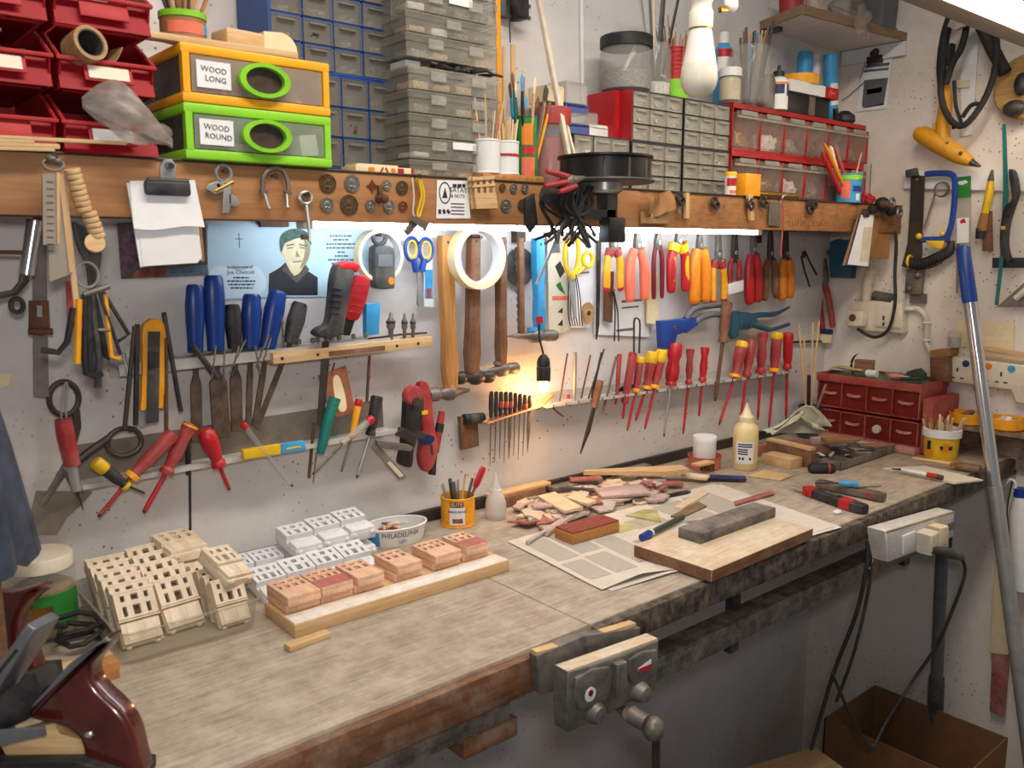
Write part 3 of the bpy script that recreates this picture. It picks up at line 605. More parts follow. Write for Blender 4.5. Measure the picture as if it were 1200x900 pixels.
part('body', G().prism([(-.028, -.004), (.01, -.004), (.012, -.03), (.012, -L), (-.012, -L-.004), (-.028, -L*.6)], -.004, .03, inset=.004), 'black', t)
for y in (-.012, -.035, -L*.9): part('pin', G().box((.02, y, .012), (.018, .007, .005)), 'dark_grey', t)
M, L = FW(597, -16, 597, 22, .012)
solo('grey_junction_box', G().box((-.02, -L/2, .0), (.035, L, .022), bev=.002), 'grey_plastic', 'grey junction box on the wall at the top edge left of the white rod', 'junction box', M)
solo('wall_conduit', G().tube([W(681, -20, .006), W(683, 120, .006)], .005, 8), 'white', 'painted conduit running up the back wall above the shelf', 'conduit')
# leaning rods
for i, (a, b, c, d, w_, lb) in enumerate([(630, -8, 666, 182, .010, 'long pale square rod leaning on the wall behind the black fan ring'), (640, 52, 673, 182, .006, 'thinner pale rod leaning beside the long square rod')]):
    p, q = W(a, b, .1), W(c, d, .19); M, L = hang(p, q, NB); solo('leaning_rod', G().box((0, -L/2, 0), (w_, L, w_), bev=.001), 'ivory', lb, 'rod', M)
# small clear drawers and blue tray stack
for i, (a, b, c, d, m, lb) in enumerate([(663, 98, 688, 124, 'clear_plastic', 'clear empty drawer on top of the small parts pile'), (641, 102, 660, 118, 'cream', 'cream block on the small parts pile behind the rods'), (662, 123, 689, 131, 'blue', 'blue tray in the small parts pile under the clear drawer'), (662, 133, 700, 146, 'clear_plastic', 'clear flat tray in the small parts pile'), (660, 146, 690, 156, 'blue', 'lowest blue tray of the small parts pile'), (690, 148, 714, 160, 'white', 'white box end beside the blue trays on the shelf')]):
    p, q = W(a, d, .1), W(c, b, .1); t = solo('parts_tray', shell_box(G(), p.x, q.x, -.1, -.04, p.z, q.z, .002).box(((p.x+q.x)/2, -.101, p.z+(q.z-p.z)*.45), (q.x-p.x, .002, (q.z-p.z)*.9)).tube([(p.x+.01, -.103, q.z-.006), (q.x-.01, -.103, q.z-.006)], .0015), m, lb, 'tray')
# grey drawers row and red and black cabinets
yk = -.16
a0, a1 = wx(672, 175, .16), wx(738, 175, .16)
cabinet('drawer_cabinet', 'low dark cabinet with a single row of clear drawers behind the fan ring', a0, a1, SZ+.0005, wz(700, 159, .16), yk, .1, 3, 2, 'cab_black', 'drawer_lite', None, .003, seed=5, conts=('c_white', 'c_grey', 'c_white'))
k0, k1 = wx(741, 130, .16), wx(800, 130, .16); k2 = wx(802, 130, .16); k3 = wx(856, 130, .16)
kz = wz(741, 104, .16); km = SZ+(kz-SZ)*.5
for j, (zl, zh, nm) in enumerate(((SZ+.0005, km-.0005, 'lower'), (km, kz, 'upper'))):
    cabinet('drawer_cabinet', f'black drawer cabinet with nine clear drawers, {nm} left one of four' + (' with a red side' if j else ''), k0, k1, zl, zh, yk, .12, 3, 3, 'cab_black', 'drawer_lite', 'black cabinets of nine clear drawers', .003, seed=6+j, side='cab_red' if j else None, conts=('c_white', 'c_grey', 'c_tan'))
    cabinet('drawer_cabinet', f'black drawer cabinet with nine clear drawers, {nm} right one of four', k2, k3, zl, zh, yk, .12, 3, 3, 'cab_black', 'drawer_lite', 'black cabinets of nine clear drawers', .003, seed=8+j, conts=('c_white', 'c_grey', 'c_tan'))
p = W(708, 112, .08)
solo('red_side_case', shell_box(G(), wx(712, 130, .1), k0-.002, -.12, -.03, wz(712, 162, .1), kz+.001, .003).box(((wx(712, 130, .1)+k0)/2, -.121, (wz(712, 162, .1)+kz)/2), (k0-wx(712, 130, .1)-.003, .003, kz-wz(712, 162, .1))), 'cab_red', 'red plastic case standing left of the black drawer cabinets', 'case')
# things on top of the black cabinets
def jar(label, px, pyb, pyt, hw, d, lid=None, cont=None, contm='c_grey', ch=.7, glass='glass', lidh=.2, name='glass_jar', ztop=None, base=None):
    z0 = base if base is not None else wz(px, pyb, d); x = wx(px, pyb, d); r = (wx(px+hw, pyb, d)-wx(px-hw, pyb, d))/2; h = wz(px, pyt, d)-z0
    t = thing(name, label, 'jar', T(x, -d, z0)); hb = h*(1-lidh*.7) if lid else h
    part('glass', G().lathe([(0, 0), (r*.92, 0), (r, .006), (r, hb*.84), (r*.88, hb*.93), (r*.88, hb), (r*.84, hb), (r*.84, hb*.93), (r*.95, hb*.83), (r*.95, .008), (0, .005)], 26, axis='Z'), glass, t)
    if cont: part('contents', G().lathe([(0, .006), (r*.9, .008), (r*.92, h*ch*.9), (r*.6, h*ch), (0, h*ch*.97)], 18, axis='Z'), contm, t)
    if lid: part('lid', G().lathe([(0, h), (r*.95, h), (r*1.0, h-.003), (r*1.0, h*(1-lidh)), (r*.93, h*(1-lidh))], 28, axis='Z'), lid, t)
    return t, x, z0, r, h
jar('glass jar of metal bits with a black lid on the black drawer cabinet', 733, 104, 43, 21, .1, 'black', 1, 'c_grey', .42, base=kz+.001)
t, x, z0, r, h = jar('tall glass vase of long grey rods on the black drawer cabinet', 768, 106, 52, 12, .1, None, 1, 'c_white', .3, name='glass_vase', base=kz+.001)
for i, (dx, dy, m, lb) in enumerate([(-.02, 0, 'grey_plastic', 'long grey flat rod in the glass vase'), (.0, .01, 'ivory', 'long ivory rod in the glass vase'), (.01, -.005, 'dark_grey', 'dark grey bar in the glass vase'), (.05, .0, 'black', 'black rod leaning right in the glass vase'), (-.035, .01, 'steel', 'steel rod leaning left in the glass vase')]):
    stick('vase_rod', lb, 'rod', (x+dx*.2, -.1+dy*.3, z0+.012), (x+dx*1.5, -.1+dy, z0+.24), .005 if i != 2 else .009, m, None, 6, .5)
x = wx(791, 108, .1); z0 = kz+.001; r = (wx(801, 108, .1)-wx(781, 108, .1))/2; h = wz(791, 57, .1)-z0
t = thing('stick_can', 'ribbed red and green tin can bristling with brown sticks', 'can', T(x, -.1, z0)); part('body', can_body(G(), r, h), 'red_plastic', t); part('green_band', wrap(r, .004, h*.4, -PI, 0), 'lime', t)
for i in range(6): part('rib', G().ring((0, 0, h*(.5+.08*i)), r+.0004, .0009, 28, 5), 'red_worn', t)
sticks_in(x, -.1, z0+.01, wz(791, 20, .1), r*.85, 22, 'incense_stick', 'thin brown stick in the red and green can', 'stick', ['oak_y', 'brown_wood_y', 'cork'], 'sticks in the red and green can', .0014, .3, 21)
t = thing('spray_can', 'blue and white spray can partly behind the hanging bulb', 'spray can', T(wx(846, 112, .08), -.08, kz+.001)); h = wz(846, 38, .08)-kz
part('body', G().lathe([(0, 0), (.022, 0), (.023, .004), (.023, h*.78), (.012, h*.86)], 24, axis='Z'), 'sky_blue', t); part('label_band', wrap(.023, h*.5, h*.68, -PI, 0), 'white', t); part('label_band', wrap(.023, h*.68, h*.78, -PI, 0), 'red_plastic', t); part('cap', G().lathe([(.0, h), (.013, h), (.014, h*.86)], 20, axis='Z'), 'white', t)
# ------------------------------------------------------------------ red rack of clear tilt bins
q0, q1 = k3+.003, wx(1012, 190, .165); qz = wz(861, 120, .165); qm = SZ+(qz-SZ)*.5
mat('rack_red', (166, 26, 30), .42); clear('tilt_clear', (206, 190, 180), .14, .13, .08)
def tilt_rack(label, z0, z1, seed):
    rn = random.Random(seed); w = q1-q0; h = z1-z0; dp = .1; n = 6
    t = thing('tilt_bin_rack', label, 'bin rack', T(q0, -.165, z0), 'red racks of clear tilt bins')
    g = shell_box(G(), 0, w, 0, dp, 0, h, .003); g.box((w/2, .001, h-.006), (w, .004, .012)); g.box((w/2, .001, .004), (w, .004, .008)); part('frame', g, 'rack_red', t)
    bw = w/n
    for i in range(n):
        b = G().rbox((bw*(i+.5), -.006, h*.44), (bw-.004, .002, h*.78), (.12, 0, 0)).box((bw*(i+.5), .02, h*.06+.004), (bw-.005, .06, .002))
        for s in (-1, 1): b.box((bw*(i+.5)+s*(bw/2-.003), .02, h*.44), (.0016, .05, h*.72))
        o = part('tilt_bin', b, 'tilt_clear', t)
        part('label_window', G().box((bw*(i+.5), -.012, h*.80), (bw*.6, .002, h*.1)), 'drawer_lite', o)
        part('bin_lip', G().box((bw*(i+.5), -.014, h*.70), (bw-.002, .007, h*.05), bev=.001), 'drawer_lite', o)
        part('front_bar', G().box((bw*(i+1), -.004, h*.45), (.0035, .012, h*.8)), 'rack_red', t)
        m_ = content_mesh(seed*7+i, 26); b2 = m_.mesh('contents'); b2.transform(T(bw*(i+.5), .006, h*.46) @ Matrix.Diagonal((bw*.95, .05, h*.8, 1))); part('contents', b2, ['c_grey', 'c_brass', 'c_brass', 'c_white', 'c_grey', 'c_brown'][(i+seed) % 6], o)
    return t
tilt_rack('red rack of six clear tilt bins, lower one behind the orange carton', SZ+.0005, qm-.0005, 1); tilt_rack('red rack of six clear tilt bins, upper one under the glue bottle', qm, qz, 2)
zr = qz+.0005
t, x, z0, r, h = jar('small cream jar with a white lid beside the hanging bulb', 855, 116, 80, 8, .14, 'white', 1, 'cream', .75, base=zr, lidh=.24)
t, x, z0, r, h = jar('clear glass jar packed with paintbrushes on the red rack', 877, 118, 55, 15, .15, None, None, base=zr)
sticks_in(x, -.15, zr+.008, wz(877, 24, .15), r*.7, 16, 'fine_brush', 'slim brush packed in the clear glass jar on the red rack', 'brush', ['old_steel', 'pine_y', 'black', 'brown_wood_y', 'sky_blue', 'grey_plastic'], 'brushes in the glass jar', .003, .15, 31)
t, x, z0, r, h = jar('small dull metal cup beside the glue bottle', 897, 122, 88, 6, .15, None, None, glass='old_steel', name='metal_cup', base=zr)
x = wx(911, 125, .16); h = wz(911, 76, .16)-zr; r = .026
t = thing('glue_bottle', 'white glue bottle with a black nozzle on the red rack', 'bottle', T(x, -.16, zr)); part('body', G().lathe([(0, 0), (r, 0), (r, h*.62), (r*.8, h*.7), (r*.5, h*.74)], 24, axis='Z'), 'white', t); part('label', wrap(r, h*.34, h*.56, -2.9, -1.9), 'navy', t); part('label', wrap(r, h*.3, h*.55, -1.6, -.5), 'navy', t); part('label', wrap(r, h*.55, h*.6, -2.9, -.5, off=.0007), 'orange', t); part('nozzle', G().lathe([(r*.55, h*.74), (r*.55, h*.86), (r*.2, h*.88), (r*.14, h), (0, h)], 16, axis='Z'), 'black', t)
x0, x1 = wx(922, 130, .16), wx(970, 130, .16); z1 = wz(922, 107, .16)
t = thing('black_tin_box', 'glossy black box with a silver stripe on the red rack', 'box', T((x0+x1)/2, -.13, zr)); part('body', G().box((0, 0, (z1-zr)/2), (x1-x0, .07, z1-zr), bev=.003), 'black_clean', t); part('stripe', G().box((.01, -.0355, (z1-zr)/2), (.03, .001, (z1-zr)*.96)), 'old_steel', t)
z2 = wz(922, 93, .16)
t = thing('flat_carton', 'flat white carton with a red end on the black box', 'carton', T((x0+x1)/2, -.135, z1+.0005)); part('carton', G().box((-.012, 0, (z2-z1)/2), ((x1-x0)-.01, .075, z2-z1-.001)), 'white', t); part('red_end', G().box(((x1-x0)*.42+.012, 0, (z2-z1)/2), ((x1-x0)*.34, .076, z2-z1-.0005)), 'red_plastic', t)
part('print', G().rbox(((x1-x0)*.42, -.0384, (z2-z1)/2), (.003, .0006, .016), (0, .3, 0)).rbox(((x1-x0)*.42+.008, -.0384, (z2-z1)/2), (.003, .0006, .013), (0, -.4, 0)).rbox(((x1-x0)*.42+.02, -.0384, (z2-z1)/2), (.016, .0006, .004), (0, .15, 0)), 'salmon', t)
solo('tape_roll_amber', G().lathe([(.036, 0), (.05, 0), (.05, .026), (.036, .026), (.036, 0)], 32, axis='Z'), 'amber', 'amber packing tape roll lying on the flat carton', 'tape roll', T((x0+x1)/2+.002, -.13, z2+.0005))
for i, (px, pyt, r, m, lb) in enumerate([(942, 57, .022, 'sky_blue', 'light blue tube standing behind the amber tape roll'), (955, 60, .014, 'white', 'white and blue printed tube between the two blue tubes'), (974, 62, .02, 'sky_blue', 'blue tapered silicone tube leaning at the right of the black box')]):
    d = .05 if i < 2 else .09; zt = wz(px, pyt, d); x = wx(px, 100, d)
    M = T(x, -d, zr+.002) if i < 2 else T(x+.012, -d, zr+.008) @ RY(-8)
    t = thing('sealant_tube', lb, 'tube', M); part('body', G().lathe([(0, 0), (r*.95, 0), (r, .01), (r, (zt-zr)*.9), (r*.92, zt-zr-.01), (0, zt-zr-.01)], 20, axis='Z'), m, t); part('print', wrap(r, (zt-zr)*.25, (zt-zr)*.55, -2.6, -.6), 'white' if i != 1 else 'blue', t)
t = thing('black_knob_fitting', 'black round knob fitting at the right end of the red rack', 'knob', T(wx(997, 135, .15), -.13, zr)); part('knob', G().lathe([(0, .04), (.012, .039), (.03, .025), (.032, .01), (.026, .004), (.026, 0), (0, 0)], 20, axis='Z'), 'black', t); part('arm', G().tube([(-.02, 0, .014), (-.055, -.005, .014), (-.06, -.005, .04)], .008, 10), 'black', t); part('spring', G().lathe([(.02, -.001), (.022, .003), (.018, .004)], 16, axis='Z'), 'chrome', t)
# in front of the rack, on the shelf edge
t = thing('orange_carton', 'small orange box on the shelf edge in front of the red rack', 'box', T(wx(878, 215, .225), -.222, SZ)); part('body', G().box((0, 0, .027), (.062, .03, .053), bev=.001), 'amber', t)
x = wx(860, 213, .225); t = thing('spice_can', 'small red and white spice tin with a yellow lid on the shelf edge', 'tin', T(x, -.215, SZ)); part('body', can_body(G(), .014, .046), 'white', t); part('print', wrap(.014, .022, .04, -3.1, -.5), 'red_plastic', t); part('print', wrap(.014, .004, .012, -2.6, -.8), 'salmon', t); part('lid', G().lathe([(0, .056), (.013, .056), (.015, .053), (.015, .046), (0, .046)], 20, axis='Z'), 'yellow', t)
solo('yellow_marker', G().tube([(-.1, 0, 0), (-.05, 0, 0), (.06, 0, 0), (.075, 0, 0), (.085, 0, 0)], [.006, .0075, .0075, .005, .003], 12), 'brass', 'golden marker lying on the shelf edge beneath the red rack', 'marker', T(wx(915, 224, .225), -.224, SZ+.008))
x = wx(993, 232, .21); h = wz(993, 204, .21)-SZ; r = .034
t = thing('olive_can', 'blue printed food can with a lime rim holding pencils', 'can', T(x, -.212, SZ)); part('body', can_body(G(), r, h), 'sky_blue', t); part('rim_band', G().lathe([(r+.0004, h-.017), (r+.0014, h-.017), (r+.0014, h-.004), (r+.0004, h-.004), (r+.0004, h-.017)], 28, axis='Z'), 'lime', t); part('print', wrap(r, .012, h-.02, -3.2, -2.5), 'salmon', t); part('print', wrap(r, .006, .024, -2.0, -1.6), 'white', t); part('print', wrap(r, .03, .046, -2.3, -1.0), 'blue', t)
for i, (a, b, m, lb, rr) in enumerate([(966, 168, 'orange', 'orange pencil leaning left in the blue food can', .005), (973, 171, 'cream', 'cream brush handle leaning left in the blue food can', .006), (963, 178, 'red_plastic', 'red pencil leaning left in the blue food can', .006), (1010, 178, 'pine_y', 'thin pale stick leaning right in the blue food can', .002), (978, 172, 'red_worn', 'dull red pencil leaning in the blue food can', .005)]):
    stick('pencil', lb, 'pencil', (x+.012*math.cos(i*1.3), -.212+.014*math.sin(i*1.3), SZ+.008), W(a, b, .215-.004*i), rr, m, 'pencils in the blue food can', 8, 1.0, .3)
g = thing('red_clip_pile', 'heap of small red plastic clips at the right end of the shelf', 'clips', T(wx(1018, 232, .2), -.2, SZ))
rn = random.Random(3)
for i in range(12): part('clip', G().ring((rn.uniform(-.03, .03), rn.uniform(-.015, .02), .008+.007*(i % 3)), .008, .0032, 10, 6, rn.choice('XYZ')), 'red_plastic', g)
stick('thin_wire', 'thin upright wire at the right end of the shelf', 'wire', (wx(1019, 225, .15), -.15, SZ), W(1021, 192, .15), .0012, 'dark_steel')
# ------------------------------------------------------------------ overhead beam with its fluorescent tube (its near end shows at the upper right)
emit('beam_glow', (255, 236, 210), 36.0)
ob = thing('overhead_lamp', 'lit fluorescent tube on a wooden beam at the upper right corner', 'light', T(0, -.8, 1.94))
wood('beam_wood', (124, 112, 100), (102, 92, 82))
part('beam', G().box((1.9, .095, .035), (1.46, .05, .05)), 'beam_wood', ob)
part('housing', G().box((1.9, .03, .04), (1.4, .06, .03), bev=.004), 'white', ob)
part('tube', G().tube([(1.25, 0.02, .012), (2.56, .02, .012)], .0135, 14), 'beam_glow', ob)
for x in (1.235, 2.575): part('end_cap', G().box((x, .025, .02), (.02, .034, .04), bev=.003), 'white', ob)
# ------------------------------------------------------------------ helpers for things hung flat against a plane
def PL(px, py, d, side='B'):
    """frame on a wall-parallel plane at distance d, and a map pixel -> local xy in it"""
    if side == 'B':
        o = W(px, py, d); M = fr(o, (1, 0, 0), NB); return M, (lambda a, b: ((W(a, b, d)-o).x, (W(a, b, d)-o).z))
    o = RW(px, py, d); M = fr(o, (0, -1, 0), NR); return M, (lambda a, b: (-(RW(a, b, d)-o).y, (RW(a, b, d)-o).z))
def pp(f, s, z=None):
    o = []
    for w in s.split():
        a, b = w.split(','); x, y = f(float(a), float(b)); o.append((x, y) if z is None else (x, y, z))
    return o
def smooth(pts, n=4):
    """Catmull-Rom through 3-D or 2-D points"""
    P = [V(p) for p in pts]; o = []
    for i in range(len(P)-1):
        a, b, c, d = P[max(i-1, 0)], P[i], P[i+1], P[min(i+2, len(P)-1)]
        for k in range(n):
            t = k/n; o.append(.5*((2*b)+(c-a)*t+(2*a-5*b+4*c-d)*t*t+(3*b-a-3*c+d)*t**3))
    o.append(P[-1]); return [tuple(q) for q in o]
def smooth_loop(pts, n=4):
    P = [V(p) for p in pts]; k = len(P); o = []
    for i in range(k):
        a, b, c, d = P[i-1], P[i], P[(i+1) % k], P[(i+2) % k]
        for j in range(n):
            t = j/n; o.append(tuple(.5*((2*b)+(c-a)*t+(2*a-5*b+4*c-d)*t*t+(3*b-a-3*c+d)*t**3)))
    return o
def blade(g, f, s, z0, z1, inset=0.0, sm=0):
    p = pp(f, s)
    if sm: p = smooth_loop(p, sm)
    return g.prism(p, z0, z1, inset=inset)
def line(g, f, s, r, z=0.0, n=8, sm=0, flat=1.0):
    p = pp(f, s, z)
    if sm: p = smooth(p, sm)
    return g.tube(p, r, n, flat=flat)
def nail(parent, f, px, py, z=-.01, l=.03):
    x, y = f(px, py); return part('nail', G().tube([(x, y, z), (x, y, z+l)], .0018, 6).lathe([(0, 0), (.004, 0), (.004, .0012), (0, .0012)], 10, T(x, y, z+l), axis='Z'), 'dark_steel', parent)

FBD = .233   # just in front of the shelf board
# coins pinned to the board
mat('coin_silver', (150, 146, 138), .35, .8, var=.3, scale=300); mat('coin_dark', (104, 84, 60), .45, .7, var=.35, scale=300)
coins = [(384, 215, 10, 'coin_dark', 'large dark bronze coin, upper left one of the coin group by the key'), (412.5, 215, 9.5, 'coin_silver', 'bright silver coin, upper one right of the dark bronze coin'), (383, 240, 8, 'coin_silver', 'grey coin, lower left one of the coin group by the key'), (409, 240, 11, 'coin_dark', 'largest dark coin, lower row of the coin group by the key'), (453, 217, 6, 'coin_silver', 'small grey coin in the upper row left of the yellow cord'), (471, 220, 8, 'coin_dark', 'dark coin in the upper row next to the yellow cord'), (434, 241, 7, 'coin_silver', 'seven-sided grey coin left of the small brass knob'), (455.5, 242, 8, 'coin_silver', 'seven-sided grey coin right of the small brass knob'), (472, 242, 6, 'copper', 'small copper coin in the lower row next to the yellow cord'), (588.6, 220, 5, 'coin_dark', 'small dark coin right of the little wooden chairs'), (601.6, 221, 6, 'coin_silver', 'middle coin of the upper three right of the little chairs'), (615, 221, 6, 'coin_silver', 'rightmost coin of the upper three right of the little chairs'), (592.5, 241, 8.5, 'coin_silver', 'left coin of the lower pair right of the little chairs'), (612.6, 241, 8.5, 'coin_dark', 'right coin of the lower pair right of the little chairs')]
for px, py, r, m, lb in coins:
    M, f = PL(px, py, FBD); R = r*.00148; n = 7 if 'seven' in lb else 28
    t = thing('coin', lb, 'coin', M, 'coins fixed to the shelf board')
    part('disc', G().lathe([(0, 0), (R, 0), (R, .0016), (R*.92, .0018), (R*.9, .0012), (0, .0012)], n, RZ(13), axis='Z'), m, t)
    part('relief', G().ball((0, R*.12, .0012), (R*.36, R*.42, .0007), 10, 6).ball((0, -R*.4, .0012), (R*.45, R*.22, .0006), 10, 6), m, t)
M, f = PL(444, 233, FBD); solo('brass_stud', G().lathe([(.008, 0), (.007, .006), (.004, .01), (.008, .016), (.006, .022), (0, .024)], 14, axis='Z').box((0, .012, .004), (.008, .02, .006), bev=.001), 'rust', 'small dark brass knob between two grey coins on the board', 'knob', M)
M, f = PL(436, 218, FBD); solo('copper_star', G().prism([(.011*(1 if i % 2 == 0 else .5)*math.cos(i*PI/4), .011*(1 if i % 2 == 0 else .5)*math.sin(i*PI/4)) for i in range(8)], 0, .0015), 'copper', 'small copper star shaped token above the brass knob', 'token', M)
# old key hanging over the poster
M, f = PL(358, 232, .238); t = thing('old_key', 'long steel key hanging from the shelf board over the poster', 'key', M)
part('bow', G().ring((0, 0, 0), .0105, .003, 22, 8, sy=.85), 'steel', t); part('shank', line(G(), f, '359,240 362,262 363,283', .0026), 'steel', t); part('bit', blade(G(), f, '362,276 353,275 353,281 357,281 357,279 362,280', -.0015, .0015), 'rust', t); nail(t, f, 358, 228, -.006, .014)
# shackle
M, f = PL(322, 205, .24); t = thing('u_shackle', 'steel U-bolt with a cross plate hanging on the shelf board', 'U-bolt', M)
part('bow', G().tube([(*p[:2], 0) for p in smooth(pp(f, '308,223 308,210 314,200 323,197 332,201 337,212 338,223'), 4)], .0036, 10), 'old_steel', t); part('cross_plate', blade(G(), f, '305,222 313,224 313,227 305,226', -.004, .004).prism(pp(f, '333,224 341,225 341,228 333,227'), -.004, .004), 'old_steel', t)
for a, b, c, d in ((310, 226, 315, 244), (336, 227, 337, 243)): part('bolt', G().tube([(*f(a, b), 0), (*f(c, d), 0)], .0022, 8).ball((*f(c, d), 0), .0034, 8, 6), 'steel', t)
nail(t, f, 320, 206, -.006, .014)
# small hose clamps with tags
M, f = PL(262, 200, .24); t = thing('hose_clamp_bunch', 'bunch of small steel clips and tags on a nail beside the notepad', 'clips', M)
part('ring', G().ring((*f(262, 203), 0), .0115, .0025, 20, 6), 'steel', t)
for s in ('255,212 243,216 241,221 252,228 262,224', '262,214 270,216 271,236 268,250 260,250 261,232', '268,226 276,230 281,238 277,243 268,240', '252,216 270,208 272,216 257,224'): part('tag', blade(G(), f, s, -.002, .002, .001), 'steel', t)
part('clip_screw', line(G(), f, '252,224 273,213', .003), 'brass', t); nail(t, f, 262, 200, -.006, .014)
# notepad with bulldog clip
M, f = PL(196, 190, .245); t = thing('clipped_notepad', 'white notepad sheets hanging from a black bulldog clip', 'notepad', M)
part('backing_card', blade(G(), f, '150,212 234,216 241,306 168,312', -.006, -.004), 'card_brown', t)
part('sheet', blade(G(), f, '149,214 228,212 237,304 165,313', -.004, -.002), 'paper', t)
sh_ = part('sheet', G().sheet(lambda u, v: (*f(152+76*u+11*u*v-1*v+4*v*(1-u), 212-1*u+56*v+(2*math.sin(6*u))*v), .0005+.006*v*v), 10, 8, .0005), 'paper', t)
part('lower_sheet', blade(G(), f, '163,268 232,266 237,300 232,308 168,312', -.002, -.001), 'paper', t)
part('clip', G().box((*f(195, 221), .004), (.062, .020, .016), bev=.004).tube([(*f(171, 211), .006), (*f(219, 213), .006)], .0035, 8), 'black', t)
part('clip_lever', blade(G(), f, '186,210 186,194 191,187 200,187 205,194 204,210', .003, .006, .001), 'steel', t); part('clip_eye', G().ring((*f(197, 195), .0065), .005, .0018, 16, 6), 'chrome', t); nail(t, f, 197, 195, -.01, .022)
# photo print behind the notepad
for nm, s, lb, sub in (('photo_print', '137,262 240,256 244,322 142,327', 'dark photo print of rocks and sea pinned behind the notepad', None),):
    M, f = PL(190, 290, .004); t = thing(nm, lb, 'photo', M); part('print', blade(G(), f, s, 0, .001), 'dark_grey', t)
    mat('print_purple', (96, 70, 84), .6, var=.6, scale=60); mat('print_sea', (96, 112, 130), .6, var=.3, scale=50); mat('print_rust', (140, 80, 56), .6, var=.4, scale=60)
    part('printed_area', blade(G(), f, '138,270 158,268 164,312 142,326', .001, .0014), 'print_purple', t); part('printed_area', blade(G(), f, '164,312 196,314 192,325 152,326', .001, .0014), 'print_rust', t); part('printed_area', blade(G(), f, '196,314 243,310 244,321 192,325', .001, .0014), 'print_sea', t)
# memorial poster
mat('poster_sky', (178, 206, 222), .5, var=.08, scale=9); mat('poster_skin', (206, 196, 160), .55, var=.1, scale=60); mat('poster_hair', (62, 92, 80), .6, var=.35, scale=120); mat('poster_coat', (38, 40, 44), .6, var=.1); mat('poster_cloud', (206, 224, 234), .5, var=.05, scale=10); mat('poster_shade', (140, 132, 104), .55)
M, f = PL(340, 305, .003); t = thing('memorial_poster', 'pale blue poster with a portrait and lines of text under the shelf', 'poster', M)
part('sheet', blade(G(), f, '243,262 434,262 430,347 243,349', 0, .0008), 'poster_sky', t)
part('cloud', G().prism(smooth_loop(pp(f, '246,318 262,312 280,318 300,312 312,330 300,347 246,348'), 3), .0008, .001), 'poster_cloud', t)
pr = part('portrait_coat', blade(G(), f, '314,346 315,321 327,314 336,306 350,318 358,316 372,325 372,346', .0008, .0012), 'poster_coat', t)
part('portrait_neck', blade(G(), f, '334,306 354,306 354,318 344,324 336,316', .0012, .0014), 'poster_skin', pr); part('portrait_face', G().prism(smooth_loop(pp(f, '330,284 334,276 350,273 361,280 363,292 360,306 351,316 341,313 333,302'), 3), .0014, .0017), 'poster_skin', pr)
part('portrait_hair', G().prism(smooth_loop(pp(f, '329,296 327,282 331,273 343,268 356,270 363,278 364,288 360,282 350,279 340,282 333,286'), 3), .0017, .002), 'poster_hair', pr); part('portrait_features', G().prism(pp(f, '336,290 343,289 343,291 336,292'), .0017, .0019).prism(pp(f, '351,289 358,290 358,292 351,291'), .0017, .0019).prism(pp(f, '347,293 351,301 346,301'), .0017, .0019).prism(pp(f, '342,306 354,305 353,307 343,308'), .0017, .0019), 'poster_shade', pr)
for px, py, s, w_ in ((281, 313, .0072, 'In Memoriam of'), (282, 319, .0100, 'Joe Chetcuti')): text(w_, s, 'navy', t, T(*f(px, py), .0012))
def word_bars(t, f, rows, h, m, z=.0012, seed=1):
    """lines of print too small to read: broken bars of unequal words"""
    rn = random.Random(seed)
    for y, x0, x1 in rows:
        g = G(); x = x0
        while x < x1-.5:
            w_ = min(rn.uniform(1.6, 5.5), x1-x); a_ = f(x, y); b_ = f(x+w_, y); g.box(((a_[0]+b_[0])/2, a_[1], z), (b_[0]-a_[0], h, .0003)); x += w_+.9
        part('text_line', g, m, t)['kind'] = 'stuff'
word_bars(t, f, ((325.5, 273, 292), (329.5, 266, 299), (333.5, 267, 298), (337.5, 270, 296)), .0028, 'navy')
part('portrait_shade', G().prism(smooth_loop(pp(f, '356,280 363,288 362,300 358,309 351,315 355,303 357,292'), 3), .0017, .0018), 'poster_shade', pr); part('portrait_brow', G().prism(pp(f, '335,287 344,285.5 344,287 335,288.6'), .0019, .002).prism(pp(f, '350,285.5 359,287.5 359,289 350,287'), .0019, .002), 'poster_hair', pr); part('portrait_ear', G().prism(smooth_loop(pp(f, '328,288 331,289 332,298 329,296'), 3), .0012, .0016), 'poster_skin', pr); part('portrait_collar', G().prism(pp(f, '334,307 340,318 346,325 352,318 357,309 362,316 348,332 330,316'), .0014, .0016), 'dark_grey', pr)
part('cross_mark', G().box((*f(280, 282), .001), (.0012, .026, .0004)).box((*f(280, 280), .001), (.014, .0012, .0004)), 'navy', t)
word_bars(t, f, ((276.5, 386, 412), (281, 390, 408), (286, 382, 416), (290.5, 382, 416), (295.5, 395, 404), (300, 392, 408), (304.5, 384, 416), (309, 388, 404)), .0034, 'grey_plastic', seed=4)
M, f = PL(320, 265, .006); solo('shelf_label_block', blade(G(), f, '302,256 337,256 337,266 304,266', 0, .006, .001), 'rust', 'small brown block under the shelf above the poster', 'block', M)
# yellow cord with small clamp
M, f = PL(487, 208, .24); t = thing('yellow_cord_loop', 'yellow and white cord loop holding a small metal clamp', 'cord', M)
part('cord', line(G(), f, '489,207 494,228 489,250 492,252 497,228 491,207', .0022, sm=4), 'yellow', t); part('cord', line(G(), f, '483,208 485,230 484,250 489,258', .0017, sm=3), 'ivory', t)
part('clamp', G().prism(pp(f, '486,252 500,262 498,268 490,262 478,275 475,270'), -.004, .004, inset=.001), 'old_steel', t); part('clamp_arm', G().prism(pp(f, '478,258 484,254 500,262 496,270'), .004, .008), 'old_steel', t); nail(t, f, 489, 207, -.007, .014)
